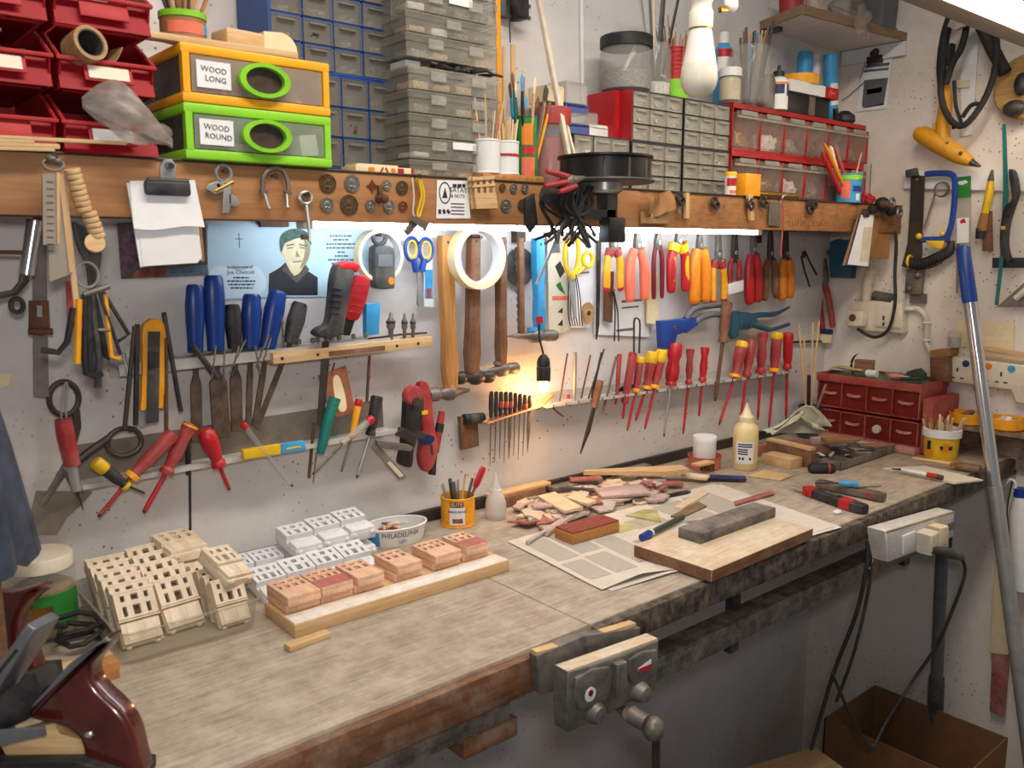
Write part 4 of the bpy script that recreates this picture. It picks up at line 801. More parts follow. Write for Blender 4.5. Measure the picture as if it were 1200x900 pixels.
# satay card
M, f = PL(530, 233, FBD); t = thing('advert_card', 'white printed card reading satay pinned to the shelf board', 'card', M)
part('card', blade(G(), f, '512,211 548,212 551,256 511,256', 0, .0008), 'paper', t); word_bars(t, f, ((217.5, 530, 545),), .006, 'ink', seed=6); text('SATAY', .013, 'ink', t, T(*f(537, 223), .001)); text('& NUTS', .009, 'ink', t, T(*f(536, 230), .001)); part('print', G().ring((*f(521, 226), .001), .012, .0012, 16, 4, sy=1.5).prism(pp(f, '518,232 521,220 524,232'), .0008, .0014), 'ink', t)
for i in range(4): part('print', G().box((*f(536, 239+4*i), .001), (.03, .0025, .0003)), 'grey_plastic', t)
for i in range(3): part('print', G().rbox((*f(515+5*i, 248), .001), (.006, .008, .0004), (0, 0, .4*i)), 'ink', t)
# little wooden slatted chairs hanging on the board
for k, (dx, lb) in enumerate(((0, 'rear one of two little wooden crates hanging by the satay card'), (5, 'front one of two little wooden slatted crates hanging by the satay card'))):
    M, f = PL(555+dx, 210, .236+.008*k); t = thing('mini_crate', lb, 'model crate', M)
    part('base_panel', blade(G(), f, f'{549+dx},226 {574+dx},226 {577+dx},244 {552+dx},245', 0, .005), 'pine', t)
    for i in range(4): part('slat', blade(G(), f, f'{548+dx+7*i},207 {551+dx+7*i},207 {553+dx+7*i},227 {550+dx+7*i},227', .001, .004), 'pine_y', t)
    part('top_rail', blade(G(), f, f'{546+dx},208 {572+dx},206 {572+dx},210 {546+dx},212', .003, .007), 'pine', t); part('mid_rail', blade(G(), f, f'{547+dx},217 {573+dx},215 {573+dx},218 {547+dx},220', .003, .006), 'pine', t)
# pipe fittings, clips and bits on nails along the rough end of the board
def bit(name, px, py, build, lb, cat, d=.235):
    M, f = PL(px, py, d); t = thing(name, lb, cat, M); build(t, f); nail(t, f, px, py-4, -.004, .016); return t
def washers(t, f): 
    for i in range(3): part('ring', G().ring((.001*i, -.004*i, .004+.004*i), .0105-.001*i, .0025, 18, 6), 'dark_steel', t)
def washers2(t, f):
    washers(t, f); part('tag', G().prism([(-.004, -.006), (.006, -.008), (.008, -.03), (.002, -.04), (-.006, -.034)], .004, .006), 'old_steel', t)
bit('washer_bunch', 794, 232, washers2, 'dark washers and a steel tag on a nail, leftmost on the rough board', 'washers')
bit('washer_ring', 835, 237, washers, 'ring of dark washers on a nail in the middle of the rough board', 'washers')
bit('washer_cluster', 876, 238, washers, 'cluster of dark washers on the board by the wooden peg', 'washers'); bit('washer_pair', 892, 236, washers, 'dark washers right of the wooden peg on the rough board', 'washers')
bit('pipe_coupling', 948, 240, lambda t, f: (part('body', G().lathe([(.006, 0), (.014, 0), (.014, .008), (.012, .012), (.012, .02), (.006, .02), (.006, 0)], 18, axis='Z'), 'dark_steel', t), part('drip_ring', G().ring((-.002, -.014, .008), .01, .0035, 16, 6, 'Z'), 'dark_steel', t)), 'dark threaded pipe coupling on a nail near the right of the board', 'pipe fitting')
M, f = PL(877, 235, .236); solo('wooden_peg', blade(G(), f, '874,228 879,228 881,258 877,258', 0, .008, .001), 'pine_y', 'pale wooden peg hanging on the rough board', 'peg', M)
M, f = PL(804, 232, .236); solo('wooden_stub', blade(G(), f, '801,226 805,226 805,256 801,256', 0, .008, .001), 'pine_y', 'narrow pale stub screwed on the rough board', 'stub', M)
M, f = PL(908, 240, .236); t = thing('steel_corner_plate', 'flat grey steel plate screwed on the rough board', 'plate', M); part('plate', blade(G(), f, '901,236 914,238 914,265 900,264', 0, .002), 'old_steel', t); part('top_hook', line(G(), f, '914,240 917,230 922,228', .0025), 'steel', t)
M, f = PL(917, 240, .24); solo('red_string', line(G(), f, '916,230 918,250 917,275 915,300', .0012, 0, 6), 'red_plastic', 'thin red string hanging down over the rough board', 'string', M)
M, f = PL(766, 230, .24); solo('paper_bundle', G().sheet(lambda u, v: (*f(752+32*u+3*v, 228+22*v+4*math.sin(5*u)), .008+.008*math.sin(6*u+3*v)+.004*math.sin(17*u)), 14, 6, .002), 'card_brown', 'crumpled brown paper wrapper pinned beside the black fan ring', 'paper', M)
M, f = PL(766, 255, .236); solo('straw_wisp', blade(G(), f, '750,248 782,250 782,262 750,262', 0, .004, .001), 'cork', 'pale ragged batten glued on the board by the fan ring', 'batten', M)
# clip and card pad hanging at the right end of the board
M, f = PL(1004, 260, .243); t = thing('card_pad', 'thin pad of white forms hanging at the right end of the board', 'notepad', M)
part('back_card', blade(G(), f, '1005,253 1012,252 1001,311 987,311', 0, .002), 'card_brown', t); part('blue_sheet', blade(G(), f, '1006,253 1014,252 1003,311 990,311', .002, .003), 'navy', t); part('sheet', blade(G(), f, '1008,252 1022,252 1015,312 992,310', .003, .006), 'paper', t)
part('print_lines', blade(G(), f, '1010,266 1020,266 1015,307 1005,306', .006, .0063), 'ivory', t); part('clip', G().box((*f(1012, 251), .006), (.03, .018, .012), bev=.003), 'dark_steel', t); nail(t, f, 1014, 246)
M, f = PL(1030, 245, .24); t = thing('wall_lamp_head', 'old black clamp lamp with a grey cable at the right end of the shelf', 'clamp lamp', M)
part('clamp', G().ball((*f(1026, 240), .02), (.026, .022, .02)).ball((*f(1038, 246), .015), (.02, .02, .016)).box((*f(1018, 246), .012), (.03, .02, .02), bev=.004), 'black', t); part('eyelet', G().ring((*f(1046, 250), .02), .013, .005, 18, 6).ring((*f(1032, 238), .035), .012, .004, 18, 6), 'old_steel', t)
part('knob', G().lathe([(0, 0), (.01, 0), (.009, .02), (0, .022)], 12, T(*f(1022, 240), .03), axis='Z'), 'rust', t)
M, f = PL(1036, 280, .225); solo('brown_paper_bag', G().sheet(lambda u, v: (*f(1020+26*u-6*v, 255+48*v), .004*math.sin(5*u+2*v)), 8, 6, .002), 'card_brown', 'brown paper scrap hanging behind the pad of white forms', 'paper', M)
# ------------------------------------------------------------------ black fan ring and cable bundle hanging in front of the board
o = W(696, 200, .27)
t = thing('fan_guard', 'black round plastic fan housing fixed to the shelf front above the cables', 'fan housing', T(o.x, -.30, o.z-.0))
R = .088
part('ring', G().lathe([(R*.93, -.022), (R, -.022), (R, .018), (R*1.06, .02), (R*1.06, .024), (R*.93, .022), (R*.93, -.022)], 40, axis='Z'), 'black_clean', t); part('base_plate', G().lathe([(0, -.026), (R*1.08, -.026), (R*1.1, -.023), (R*1.08, -.020), (0, -.02)], 40, axis='Z'), 'dark_grey', t)
for k in range(4): part('fin', G().box((R*.98*math.cos(-2.4+.55*k), R*.98*math.sin(-2.4+.55*k), -.001), (.006, .006, .036)), 'dark_grey', t)
part('bracket', G().box((0, .07, -.05), (.02, .03, .06)).box((.05, .04, -.055), (.03, .03, .07)).box((-.0, .03, -.035), (.1, .05, .02), bev=.003), 'dark_grey', t)
part('hub', G().lathe([(.03, -.045), (.035, -.04), (.035, -.026), (0, -.026)], 24, axis='Z'), 'steel', t)
part('hanging_block', G().box((.045, .02, -.115), (.05, .03, .05), bev=.004).box((.0, .035, -.085), (.12, .02, .02)), 'black', t)
rn = random.Random(12)
M, f = PL(668, 240, .30); t = thing('cable_bundle', 'thick bundle of black cables and tools hooked under the fan housing', 'cables', M)
for i in range(22):
    a = rn.uniform(0, 1); x0 = 655+rn.random()*36; s = [(x0, 214+rn.random()*6), (x0-14+rn.random()*20, 236+rn.random()*12), (650+rn.random()*40, 258+rn.random()*10), (636+rn.random()*62, 275+rn.random()*16)]
    z = rn.uniform(-.035, .025); part('cable', G().tube(smooth([(*f(*p), z+rn.uniform(-.006, .006)) for p in s], 4), rn.choice([.0025, .003, .004]), 6), 'rubber' if i % 4 else 'dark_grey', t)
part('black_strip', blade(G(), f, '622,232 632,226 636,262 628,272 622,262', -.02, -.012, .002), 'black', t)
part('dark_sleeve', G().tube([(*f(640, 225), -.01), (*f(662, 238), -.005), (*f(690, 246), -.01)], [.014, .026, .016], 12, flat=.6), 'black', t)
for i, (a, b, c, d, z) in enumerate(((627, 202, 660, 210, .03), (625, 219, 652, 214, .03), (640, 226, 660, 219, .035))): part('red_grip', G().tube([(*f(a, b), z), (*f((a+c)/2, (b+d)/2), z), (*f(c, d), z)], [.004, .006, .005], 8), 'red_worn', t)
part('plier_head', G().ball((*f(656, 213), .03), (.014, .012, .008), 10, 6).tube([(*f(656, 213), .03), (*f(672, 209), .03)], [.01, .003], 8), 'old_steel', t)
part('steel_rod', line(G(), f, '671,255 660,280 637,334', .003, -.02), 'steel', t)
mat('ruler_grey', (150, 138, 124), .6, var=.12)
# ------------------------------------------------------------------ far left hanging cluster (in front of the shelf board)
M, f = PL(62, 185, .25); t = thing('folding_rules', 'bundle of greyed folding wooden rulers hanging on a nail', 'rulers', M)
for i, (s, z) in enumerate((('46,205 62,204 65,286 47,287', .016), ('62,203 66,204 66,286 63,286', .018), ('52,210 74,206 83,320 56,330', .008), ('66,205 72,205 83,318 79,320', .01), ('70,206 76,208 95,384 88,384', .004))):
    part('ruler', blade(G(), f, s, z-.003, z+.001), ['ruler_grey', 'pine_y', 'ruler_grey', 'pine_y', 'pine_y'][i], t)
part('red_tip', blade(G(), f, '89,352 94,352 95,384 90,384', .0052, .007), 'red_plastic', t)
g = G()
for i in range(11): g.box((*f(55, 214+8*i), .0178), (.008, .0008, .0004))
part('tick_marks', g, 'ink', t)['kind'] = 'stuff'
part('wire_ring', G().ring((*f(60, 193), .012), .012, .0014, 18, 6, 'Z', .6), 'steel', t); part('knot', G().ball((*f(58, 187), .012), (.008, .006, .008)).ball((*f(64, 190), .014), (.006, .005, .006)), 'old_steel', t); nail(t, f, 60, 184, -.012, .03)
M, f = PL(88, 205, .25); t = thing('wooden_ring_string', 'string of pale wooden discs hanging in a column beside the rulers', 'wooden discs', M)
for i in range(13):
    a, b = 83+1.9*i+(.5*i if i > 7 else 0), 204+6.2*i; part('disc', G().lathe([(0, 0), (.0095, 0), (.010, .001), (.010, .005), (.0095, .006), (0, .006)], 18, T(*f(a, b), .012)@RZ(18+random.uniform(-8, 8))@RX(8), axis='Y'), 'pine', t)
part('end_disc', G().lathe([(0, 0), (.0125, 0), (.0125, .006), (0, .006)], 22, T(*f(107, 286), .016)@RZ(20)@RX(70), axis='Y'), 'pine', t)
M, f = PL(105, 290, .235); t = thing('leather_strop', 'curved black leather strap hanging behind the wooden discs', 'strap', M); part('strap', G().prism(smooth_loop(pp(f, '84,262 92,262 108,272 118,290 116,318 112,335 104,340 100,310 90,290'), 3), 0, .005, inset=.001), 'black', t)
M, f = PL(86, 350, .236); solo('red_handle_bar', blade(G(), f, '77,330 90,328 95,384 80,384', -.002, .002), 'red_worn', 'flat dull red bar hanging behind the ruler ends', 'bar', M)
# allen keys
M, f = PL(105, 320, .245); t = thing('hex_key_bunch', 'bunch of black and yellow hex keys hanging on a steel ring', 'hex keys', M)
part('ring', G().ring((*f(102, 322), .0), .014, .002, 20, 6, sy=1.2), 'steel', t)
keys = [('97,345 97,420 99,437 108,440 118,437', .0042, 'black'), ('108,343 117,420 116,455', .0052, 'dark_grey'), ('117,335 152,392 137,402', .003, 'black'), ('114,338 140,415', .0026, 'black'), ('90,350 88,425', .0045, 'amber'), ('122,345 130,418 140,420', .0034, 'amber'), ('103,345 106,438', .005, 'black'), ('83,360 76,400 66,412 46,409', .0042, 'black'), ('110,340 120,385 126,418 131,420', .0042, 'rubber')]
for s, r, m in keys: part('hex_key', line(G(), f, s, r, random.uniform(-.008, .012), 6), m, t)
part('clamp', G().tube([(*f(95, 345), .012), (*f(125, 335), .012)], .004, 8), 'old_steel', t); part('clamp', G().tube([(*f(112, 386), .012), (*f(126, 386), .012)], .0025, 8), 'old_steel', t)
# tubular steel scraper and steel strap at far left
M, f = PL(36, 300, .12); t = thing('pipe_scraper', 'dark steel scraper arm with a shiny tube at the far left', 'scraper', M)
part('tube', G().tube([(*f(41, 258), 0), (*f(31, 322), 0)], .0105, 16), 'chrome', t); part('rod', G().tube([(*f(-40, 295), -.004), (*f(30, 296), -.004)], .003, 8), 'rust', t); part('hooked_arm', blade(G(), f, '32,318 34,330 20,346 -10,352 -10,344 14,340 22,330 24,318', -.004, .004, .001), 'dark_steel', t); part('eye', G().ring((*f(20, 358), 0), .008, .0035, 16, 6, sy=1.2), 'dark_steel', t)
M, f = PL(46, 330, .06); t = thing('steel_strap', 'long flat steel strap with a rusty slotted plate at the far left', 'steel strap', M)
part('strap', blade(G(), f, '38,250 56,250 54,300 57,465 39,463 38,360', 0, .002), 'old_steel', t)
part('slotted_plate', blade(G(), f, '33,352 56,352 58,388 47,394 33,386', .002, .007, .001), 'rust', t); part('slot', blade(G(), f, '42,358 48,358 48,371 42,371', .007, .0074), 'steel', t); part('cross_bar', G().tube([(*f(32, 388), .008), (*f(60, 388), .008)], .005, 10), 'rust', t)
M, f = PL(5, 440, .003); solo('masking_patch', blade(G(), f, '-10,436 14,438 10,452 -8,456', 0, .001), 'cream', 'torn patch of beige tape on the wall at the far left', 'tape', M)
# ------------------------------------------------------------------ racks on the left
mat('chisel_steel', (98, 82, 70), .5, .3, var=.3, scale=60); mat('alu', (206, 203, 196), .4, .25, var=.12, dirt=.2, dirtc=(150, 140, 126)); mat('plate_grey', (128, 120, 108), .55, .4, var=.2, dirt=.3, dirtc=(150, 136, 116))
a, b = W(146, 436, .05), W(500, 398, .05); zr1 = (a.z+b.z)/2
def rack_z(px, d=.05): return None
t = thing('chisel_rack', 'pale metal rail with a drilled wood block holding chisels', 'tool rack', T(a.x, 0, a.z)); sl = (b.z-a.z)/(b.x-a.x); L = b.x-a.x
A = Matrix.Rotation(-math.atan(sl), 4, 'Y')
part('rail', G().box((L/2-.04, -.03, .010), (L-.06, .055, .003), A).box((L/2-.04, -.057, .004), (L-.06, .003, .018), A).box((L/2-.04, -.0025, .0), (L-.06, .004, .03), A), 'alu', t)
part('end_bracket', G().tube([A@V((0, -.004, .0)), A@V((0, -.06, -.004)), A@V((0, -.06, .03)), A@V((0, -.004, .03))], .0025, 6), 'white', t)
wb0 = W(320, 415, .07).x-a.x
part('drill_block', G().box(((wb0+L)/2, -.048, -.002), (L-wb0, .045, .02), A, bev=.001), 'pine', t, 'pale drilled wood block')
part('rough_patch', G().box((wb0+.17, -.0715, -.004), (.12, .002, .009), A), 'brown_wood', t)
for px in (330, 372, 465, 490): part('screw_hole', G().lathe([(0, 0), (.003, 0), (.003, .001), (0, .001)], 10, A@T(W(px, 412, .07).x-a.x, -.0708, -.003)@RX(90), axis='Z'), 'interior_dark', t)
def chisel(lb, top, mid, tip, hw, bw, hm, d=.035):
    M, L = FW(*top, *mid, d); t = thing('chisel', lb, 'chisel', M, 'chisels in the left rack')
    part('handle', G().lathe([(0, 0), (hw*.7, -.001), (hw*.86, -.006), (hw, -.035), (hw*.95, -L*.55), (hw*.82, -L*.8), (hw*.8, -L)], 18, axis='Y', sq=.75), hm, t)
    t2 = M.inverted() @ W(*tip, d-.008); p = V((0, -L, 0)); e = V(t2)-p; e = e.normalized(); nx = V((e.y, -e.x, 0)).normalized(); LL = (t2-p).length
    q = lambda s, w_: ((p+e*LL*s+nx*w_)[0], (p+e*LL*s+nx*w_)[1])
    part('blade', G().prism([q(0, -.004), q(.25, -.0045), q(.36, -bw), q(1, -bw), q(.985, bw), q(.36, bw), q(.25, .0045), q(0, .004)], -.002, .002, inset=.0008), 'chisel_steel', t); return t
chisel('wide blue-handled chisel, leftmost in the chisel rack', (228, 333), (229, 412), (229, 518), .0165, .0095, 'blue')
chisel('tall blue-handled chisel, second in the chisel rack', (250, 322), (253, 410), (258, 512), .0185, .0155, 'blue')
chisel('black-handled chisel between the blue handles', (272, 356), (275, 408), (276, 505), .0155, .0105, 'black')
chisel('blue-handled chisel with scratched markings right of the black handle', (295, 344), (294, 408), (289, 496), .0185, .0055, 'blue')
chisel('slanting blue-handled chisel in the middle of the rack', (326, 340), (313, 408), (296, 500), .0190, .0055, 'blue')
chisel('slanting dark grey handled chisel beside the drilled block', (352, 354), (340, 402), (298, 502), .0175, .005, 'dark_grey')
# knives, files at the left end of the rack
M, f = PL(180, 400, .06); t = thing('snap_knife', 'yellow snap-off cutter knife standing in the left rack', 'knife', M)
part('body', blade(G(), f, '165,390 167,380 176,373 187,374 194,383 195,400 194,430 190,478 164,480 166,430', -.006, .006, .002), 'amber', t); part('channel', blade(G(), f, '172,388 186,388 184,494 170,496', .006, .008), 'dark_grey', t); part('blade', blade(G(), f, '164,480 178,478 177,496 164,500', -.001, .001), 'steel', t); part('slider', blade(G(), f, '172,412 184,412 184,430 172,430', .008, .012, .001), 'black', t); part('yellow_edge', blade(G(), f, '165,440 170,440 168,480 163,480', .006, .0085), 'amber', t)
for i, (s, r, m, lb) in enumerate((('158,382 146,503', .0038, 'dark_steel', 'dark round file leaning at the left end of the rack'), ('161,380 159,498', .0042, 'black', 'black rod beside the yellow cutter knife'), ('192,366 212,482', .004, 'black', 'slanting black rod right of the yellow cutter knife'), ('194,396 195,513', .0035, 'rust', 'rusty rod hanging over the red screwdrivers'), ('225,404 254,442', .005, 'dark_steel', 'short dark punch leaning across the chisel necks'))):
    M, f = PL(*[float(v) for v in s.split()[0].split(',')], .064); solo('steel_rod', line(G(), f, s, r, 0, 8), m, lb, 'rod', M)
M, f = PL(220, 500, .03); t = thing('sleeved_rod', 'long thin black rod hanging down to the wooden model houses', 'rod', M); part('rod', line(G(), f, '222,500 223,625', .0024), 'black', t); part('sleeve', line(G(), f, '219,505 221,556', .0048), 'rubber', t)
rn = random.Random(2)
drills = [(253, 405, 248, 445), (263, 412, 262, 450), (288, 398, 268, 438), (299, 405, 305, 440), (318, 395, 308, 425), (330, 372, 333, 408), (315, 392, 300, 430), (280, 405, 274, 430)]
for i, (a_, b_, c, d) in enumerate(drills):
    M, L = FW(a_, b_, c, d, .068); t = thing('drill_bit', f'thin twist drill in the chisel rail, {ORD[i]} of the loose drills', 'drill bit', M, 'loose drills in the chisel rail')
    part('shank', G().tube([(0, 0, 0), (0, -L*.45, 0)], .0018, 8), 'old_steel', t); part('flute', G().tube([(.0006*math.cos(k*1.6), -L*(.45+.55*k/10), .0006*math.sin(k*1.6)) for k in range(11)], [.0016]*10+[.0003], 6), 'old_steel', t)
for i, px in enumerate((352, 368, 374, 384, 390, 399, 416, 430)):
    p = W(px, 402-.1*(px-350)+2, .06); M = T(p.x, -.055, p.z-.004)
    t = thing('router_bit', f'small steel cutter bit standing in the drilled block, {ORD[i]} from the left', 'cutter bit', M, 'small bits in the drilled block')
    part('shank', G().lathe([(0, -.004), (.002, -.004), (.002, .008), (0, .008)], 8, axis='Z'), 'steel', t); part('cutter', G().lathe([(.0025, .004), (.0045, .006), (.0045, .012), (.002, .014), (0, .014)], 8, axis='Z'), 'old_steel', t)
for i, (px, pt, r) in enumerate(((458, 365, .0085), (474, 366, .006), (484, 366, .0055))):
    M, L = FW(px, pt, px, 400, .055); t = thing('countersink_bit', f'dark countersink bit standing upright at the right of the drilled block, {["thick left", "middle", "right"][i]} one', 'cutter bit', M, 'countersink bits')
    part('body', G().lathe([(0, 0), (r*.4, -.004), (r*.5, -L*.2), (r, -L*.3), (r, -L*.55), (r*.6, -L*.6), (r*.6, -L)], 10, axis='Y'), 'old_steel', t); part('collar', G().lathe([(r*.9, -L*.3), (r*1.15, -L*.33), (r*1.15, -L*.38), (r*.9, -L*.41)], 12, axis='Y'), 'dark_steel', t)
M, f = PL(480, 396, .045); solo('rack_wire', line(G(), f, '432,397 470,392 500,390', .002), 'rust', 'rusty wire lying along the end of the drilled block', 'wire', M)
# pistol grip saws
M, f = PL(395, 350, .07); t = thing('pad_saw', 'black pistol-grip saw handle with a red top in the left rack', 'saw', M)
part('grip', G().prism(smooth_loop(pp(f, '393,311 404,308 412,314 408,335 404,360 399,385 398,392 378,396 367,391 372,384 382,378 386,350 388,328'), 3), -.012, .014, inset=.004), 'dark_grey', t); part('red_top', G().prism(smooth_loop(pp(f, '394,310 404,306 414,308 418,312 414,319 408,316 396,316'), 3), -.013, .015, inset=.003), 'red_plastic', t)
for i in range(5): part('grip_rib', blade(G(), f, f'{385-i*.8},{336+7*i} {396-i*.8},{338+7*i} {396-i*.8},{340+7*i} {385-i*.8},{339+7*i}', .013, .016, .0008), 'black', t)
part('saw_blade', blade(G(), f, '378,400 386,400 376,500 372,498', -.002, 0), 'dark_steel', t)
M, f = PL(415, 348, .05); t = thing('keyhole_saw', 'red checkered saw grip beside the black pistol grip', 'saw', M)
part('grip', G().prism(smooth_loop(pp(f, '413,325 420,322 430,328 428,345 420,368 414,375 402,372 404,352'), 3), -.010, .012, inset=.003), 'red_plastic', t)
for i in range(5): part('grip_rib', blade(G(), f, f'{411-1.6*i},{331+8*i} {428-1.8*i},{334+8*i} {428-1.8*i},{335.5+8*i} {411-1.6*i},{332.5+8*i}', .0115, .0128), 'red_worn', t)
part('neck', blade(G(), f, '402,372 414,375 408,393 398,392', -.008, .008, .002), 'black', t)
M, f = PL(436, 375, .05); solo('blue_eraser_block', blade(G(), f, '427,356 443,355 442,391 427,393', -.006, .008, .001), 'sky_blue', 'small blue rectangular block standing on the drilled block', 'block', M)
# ------------------------------------------------------------------ lower left rack
a2, b2 = W(97, 573, .06), W(466, 506, .06); sl2 = (b2.z-a2.z)/(b2.x-a2.x); L2 = b2.x-a2.x; A2 = Matrix.Rotation(-math.atan(sl2), 4, 'Y')
t = thing('tool_ledge', 'long grey metal ledge holding screwdrivers below the chisels', 'tool rack', T(a2.x, 0, a2.z))
part('back_plate', G().box((L2/2, -.004, .028), (L2, .006, .062), A2), 'plate_grey', t); part('ledge', G().box((L2/2, -.03, .0), (L2, .052, .003), A2).box((L2/2, -.059, .002), (L2, .0025, .008), A2).box((L2/2, -.048, .003), (L2, .0025, .006), A2), 'alu', t)
# dividers / shears at far left
M, f = PL(80, 540, .045); t = thing('iron_shears', 'large iron shears with ring handles hanging open at the left', 'shears', M)
part('ring_handle', G().ring((*f(75, 467), 0), .021, .0045, 26, 8, sy=1.25).tube([(*f(89, 480), 0), (*f(90, 500), 0), (*f(78, 545), 0)], [.006, .007, .006], 8), 'dark_steel', t)
part('ring_handle', G().ring((*f(144, 517), .008), .0265, .0045, 26, 8, sy=.85).tube([(*f(126, 512), .008), (*f(105, 527), .008), (*f(78, 548), .008)], [.006, .007, .006], 8), 'dark_steel', t)
part('blade', G().tube([(*f(78, 546), 0), (*f(58, 578), 0), (*f(48, 592), 0)], [.007, .005, .004], 8, flat=.5).tube([(*f(76, 548), .008), (*f(92, 580), .008), (*f(90, 590), .008)], [.007, .006, .002], 8, flat=.5), 'old_steel', t); part('rivet', G().lathe([(0, .014), (.005, .013), (.005, 0)], 12, T(*f(77, 547), 0), axis='Z'), 'steel', t)
M, f = PL(80, 520, .065); t = thing('red_scriber', 'red handled scriber with a steel point hanging over the shears', 'scriber', M)
part('handle', G().tube([(*f(74, 491), 0), (*f(77, 510), 0), (*f(85, 545), 0)], [.0125, .0135, .012], 14), 'red_worn', t); part('ferrule', G().tube([(*f(84, 545), 0), (*f(90, 575), 0)], [.0085, .0075], 12), 'steel', t); part('point', G().tube([(*f(90, 575), 0), (*f(98, 598), 0)], [.003, .0006], 8), 'dark_steel', t); part('wire_loop', line(G(), f, '72,491 72,470 76,450 79,452 77,470 78,490', .0015, 0, 6, 3), 'steel', t)
M, f = PL(60, 600, .02); solo('scraper_blade', blade(G(), f, '42,575 108,576 96,590 78,606 66,626 30,626', 0, .002), 'plate_grey', 'grey curved scraper blade leaning on the wall at the left', 'scraper', M)
def driver(lb, top, mid, tip, hw, hm, sm, d=.045, sw=.003, cap=None, collar=None, shape='fluted', name='screwdriver', group=None, flatk=1.0, capf=.16):
    M, L = FW(*top, *mid, d); t = thing(name, lb, 'screwdriver', M, group)
    pr = {'fluted': [(0, 0), (.75, -.0), (1, -.06), (1, -.3), (.78, -.42), (1, -.62), (.92, -.84), (.7, -.9), (.85, -.95), (.8, -1), (0, -1)],
          'slim': [(0, 0), (.85, 0), (1, -.05), (.92, -.3), (.86, -.7), (.62, -.86), (.85, -.93), (.8, -1), (0, -1)],
          'egg': [(0, 0), (.55, -.01), (.95, -.12), (1, -.3), (.82, -.62), (.6, -.84), (.8, -.9), (.8, -1), (0, -1)],
          'flare': [(0, 0), (.95, 0), (1, -.08), (.72, -.3), (.9, -.6), (.6, -.86), (.9, -.92), (.85, -1), (0, -1)]}[shape]
    part('handle', G().lathe([(r*hw, y*L) for r, y in pr], 12 if shape == 'fluted' else 16, axis='Y', sq=flatk), hm, t)
    if cap: part('cap', G().lathe([(0, .001), (hw*.9, .0), (hw*1.06, -.06*L), (hw*1.05, -capf*L), (hw*.9, -(capf+.03)*L)], 14, axis='Y', sq=flatk), cap, t)
    if collar: part('collar', G().lathe([(hw*.8, -.91*L), (hw*.95, -.93*L), (hw*.95, -1.0*L), (hw*.7, -1.01*L)], 14, axis='Y', sq=flatk), collar, t)
    e = M.inverted() @ W(*tip, d); p = V((0, -L, 0)); q = p+(V((e.x, e.y, 0))-p)*.93; e2 = V((e.x, e.y, 0))
    part('shaft', G().tube([p+V((0, .004, 0)), q], sw, 10), sm, t); part('tip', G().tube([q, (q+e2)/2, e2], [sw*.8, sw*.85, sw*.6], 8, flat=.5), 'dark_steel', t); return t
gl = 'screwdrivers on the lower left ledge'
driver('small yellow and black stubby driver at the left of the ledge', (111, 541), (149, 570), (170, 578), .0105, 'black', 'dark_steel', .07, .002, 'yellow', 'yellow', 'slim', group=gl, capf=.3)
driver('dull red and yellow insulated screwdriver lying across the ledge', (203, 508), (153, 560), (115, 606), .013, 'red_worn', 'red_worn', .07, .0035, None, 'amber', 'slim', group=gl)
driver('long red insulated screwdriver with a yellow top on the ledge', (224, 497), (194, 555), (168, 601), .0135, 'red_worn', 'red_plastic', .068, .004, 'amber', None, 'flare', group=gl, capf=.02)
driver('fat red round-headed screwdriver right of the yellow-topped one', (240, 503), (257, 546), (269, 574), .0155, 'red_plastic', 'red_plastic', .07, .0035, None, None, 'egg', group=gl)
driver('glass voltage tester with a red button slanting over the level', (284, 496), (316, 537), (343, 570), .0055, 'glass', 'glass', .072, .0025, 'red_plastic', None, 'slim', group=gl, capf=.12)
M, f = PL(320, 526, .066); t = thing('pocket_level', 'short yellow and blue spirit level on the lower ledge', 'level', M); part('yellow_half', blade(G(), f, '283,527 327,520 327,531 284,538', -.004, .008, .001), 'yellow', t); part('blue_half', blade(G(), f, '327,520 355,516 356,526 327,531', -.004, .009, .001), 'sky_blue', t); part('strip', blade(G(), f, '333,524 350,521 350,523 333,526', .009, .0095), 'yellow', t)
M, f = PL(385, 500, .066); t = thing('green_brush', 'ribbed green glassy handle standing on the lower ledge', 'handle', M); part('handle', G().tube([(*f(393, 466), 0), (*f(385, 490), 0), (*f(378, 520), 0), (*f(375, 532), 0)], [.011, .0105, .009, .007], 12), 'teal', t)
for i in range(8): part('rib', G().ring((*f(391-1.7*i, 472+7*i), 0), .0105-.0004*i, .0012, 14, 5, 'Y'), 'green', t)
part('spike', G().tube([(*f(371, 530), 0), (*f(367, 566), 0)], [.002, .001], 8), 'old_steel', t)
M, f = PL(395, 460, .05); mat('card_rust', (150, 92, 66), .6, var=.25, scale=40); t = thing('prayer_card', 'small reddish picture card with a pale figure leaning on the rack', 'card', M)
part('card', blade(G(), f, '372,440 405,428 417,484 389,490', 0, .001), 'card_rust', t); part('pale_shape', G().prism(smooth_loop(pp(f, '390,444 396,440 402,455 406,478 398,482 392,465'), 3), .001, .0014), 'cream', t)
for i, (s, r, m, lb) in enumerate((('433,417 430,470', .003, 'rust', 'thin rusty rod hanging below the drilled block'), ('377,500 384,420', .0036, 'black', 'dark jigsaw strip hanging behind the picture card'), ('368,495 362,560', .0032, 'rust', 'rusty pointed rod on the lower ledge'), ('392,425 388,440', .0016, 'dark_steel', 'short wire above the picture card'))):
    M, f = PL(*[float(v) for v in s.split()[0].split(',')], .05); solo('thin_rod', line(G(), f, s, r), m, lb, 'rod', M)
driver('clear yellow screwdriver with a red cap left of the black stripper', (421, 468), (412, 512), (400, 553), .0075, 'amber', 'old_steel', .07, .0025, 'red_plastic', None, 'slim', group=gl)
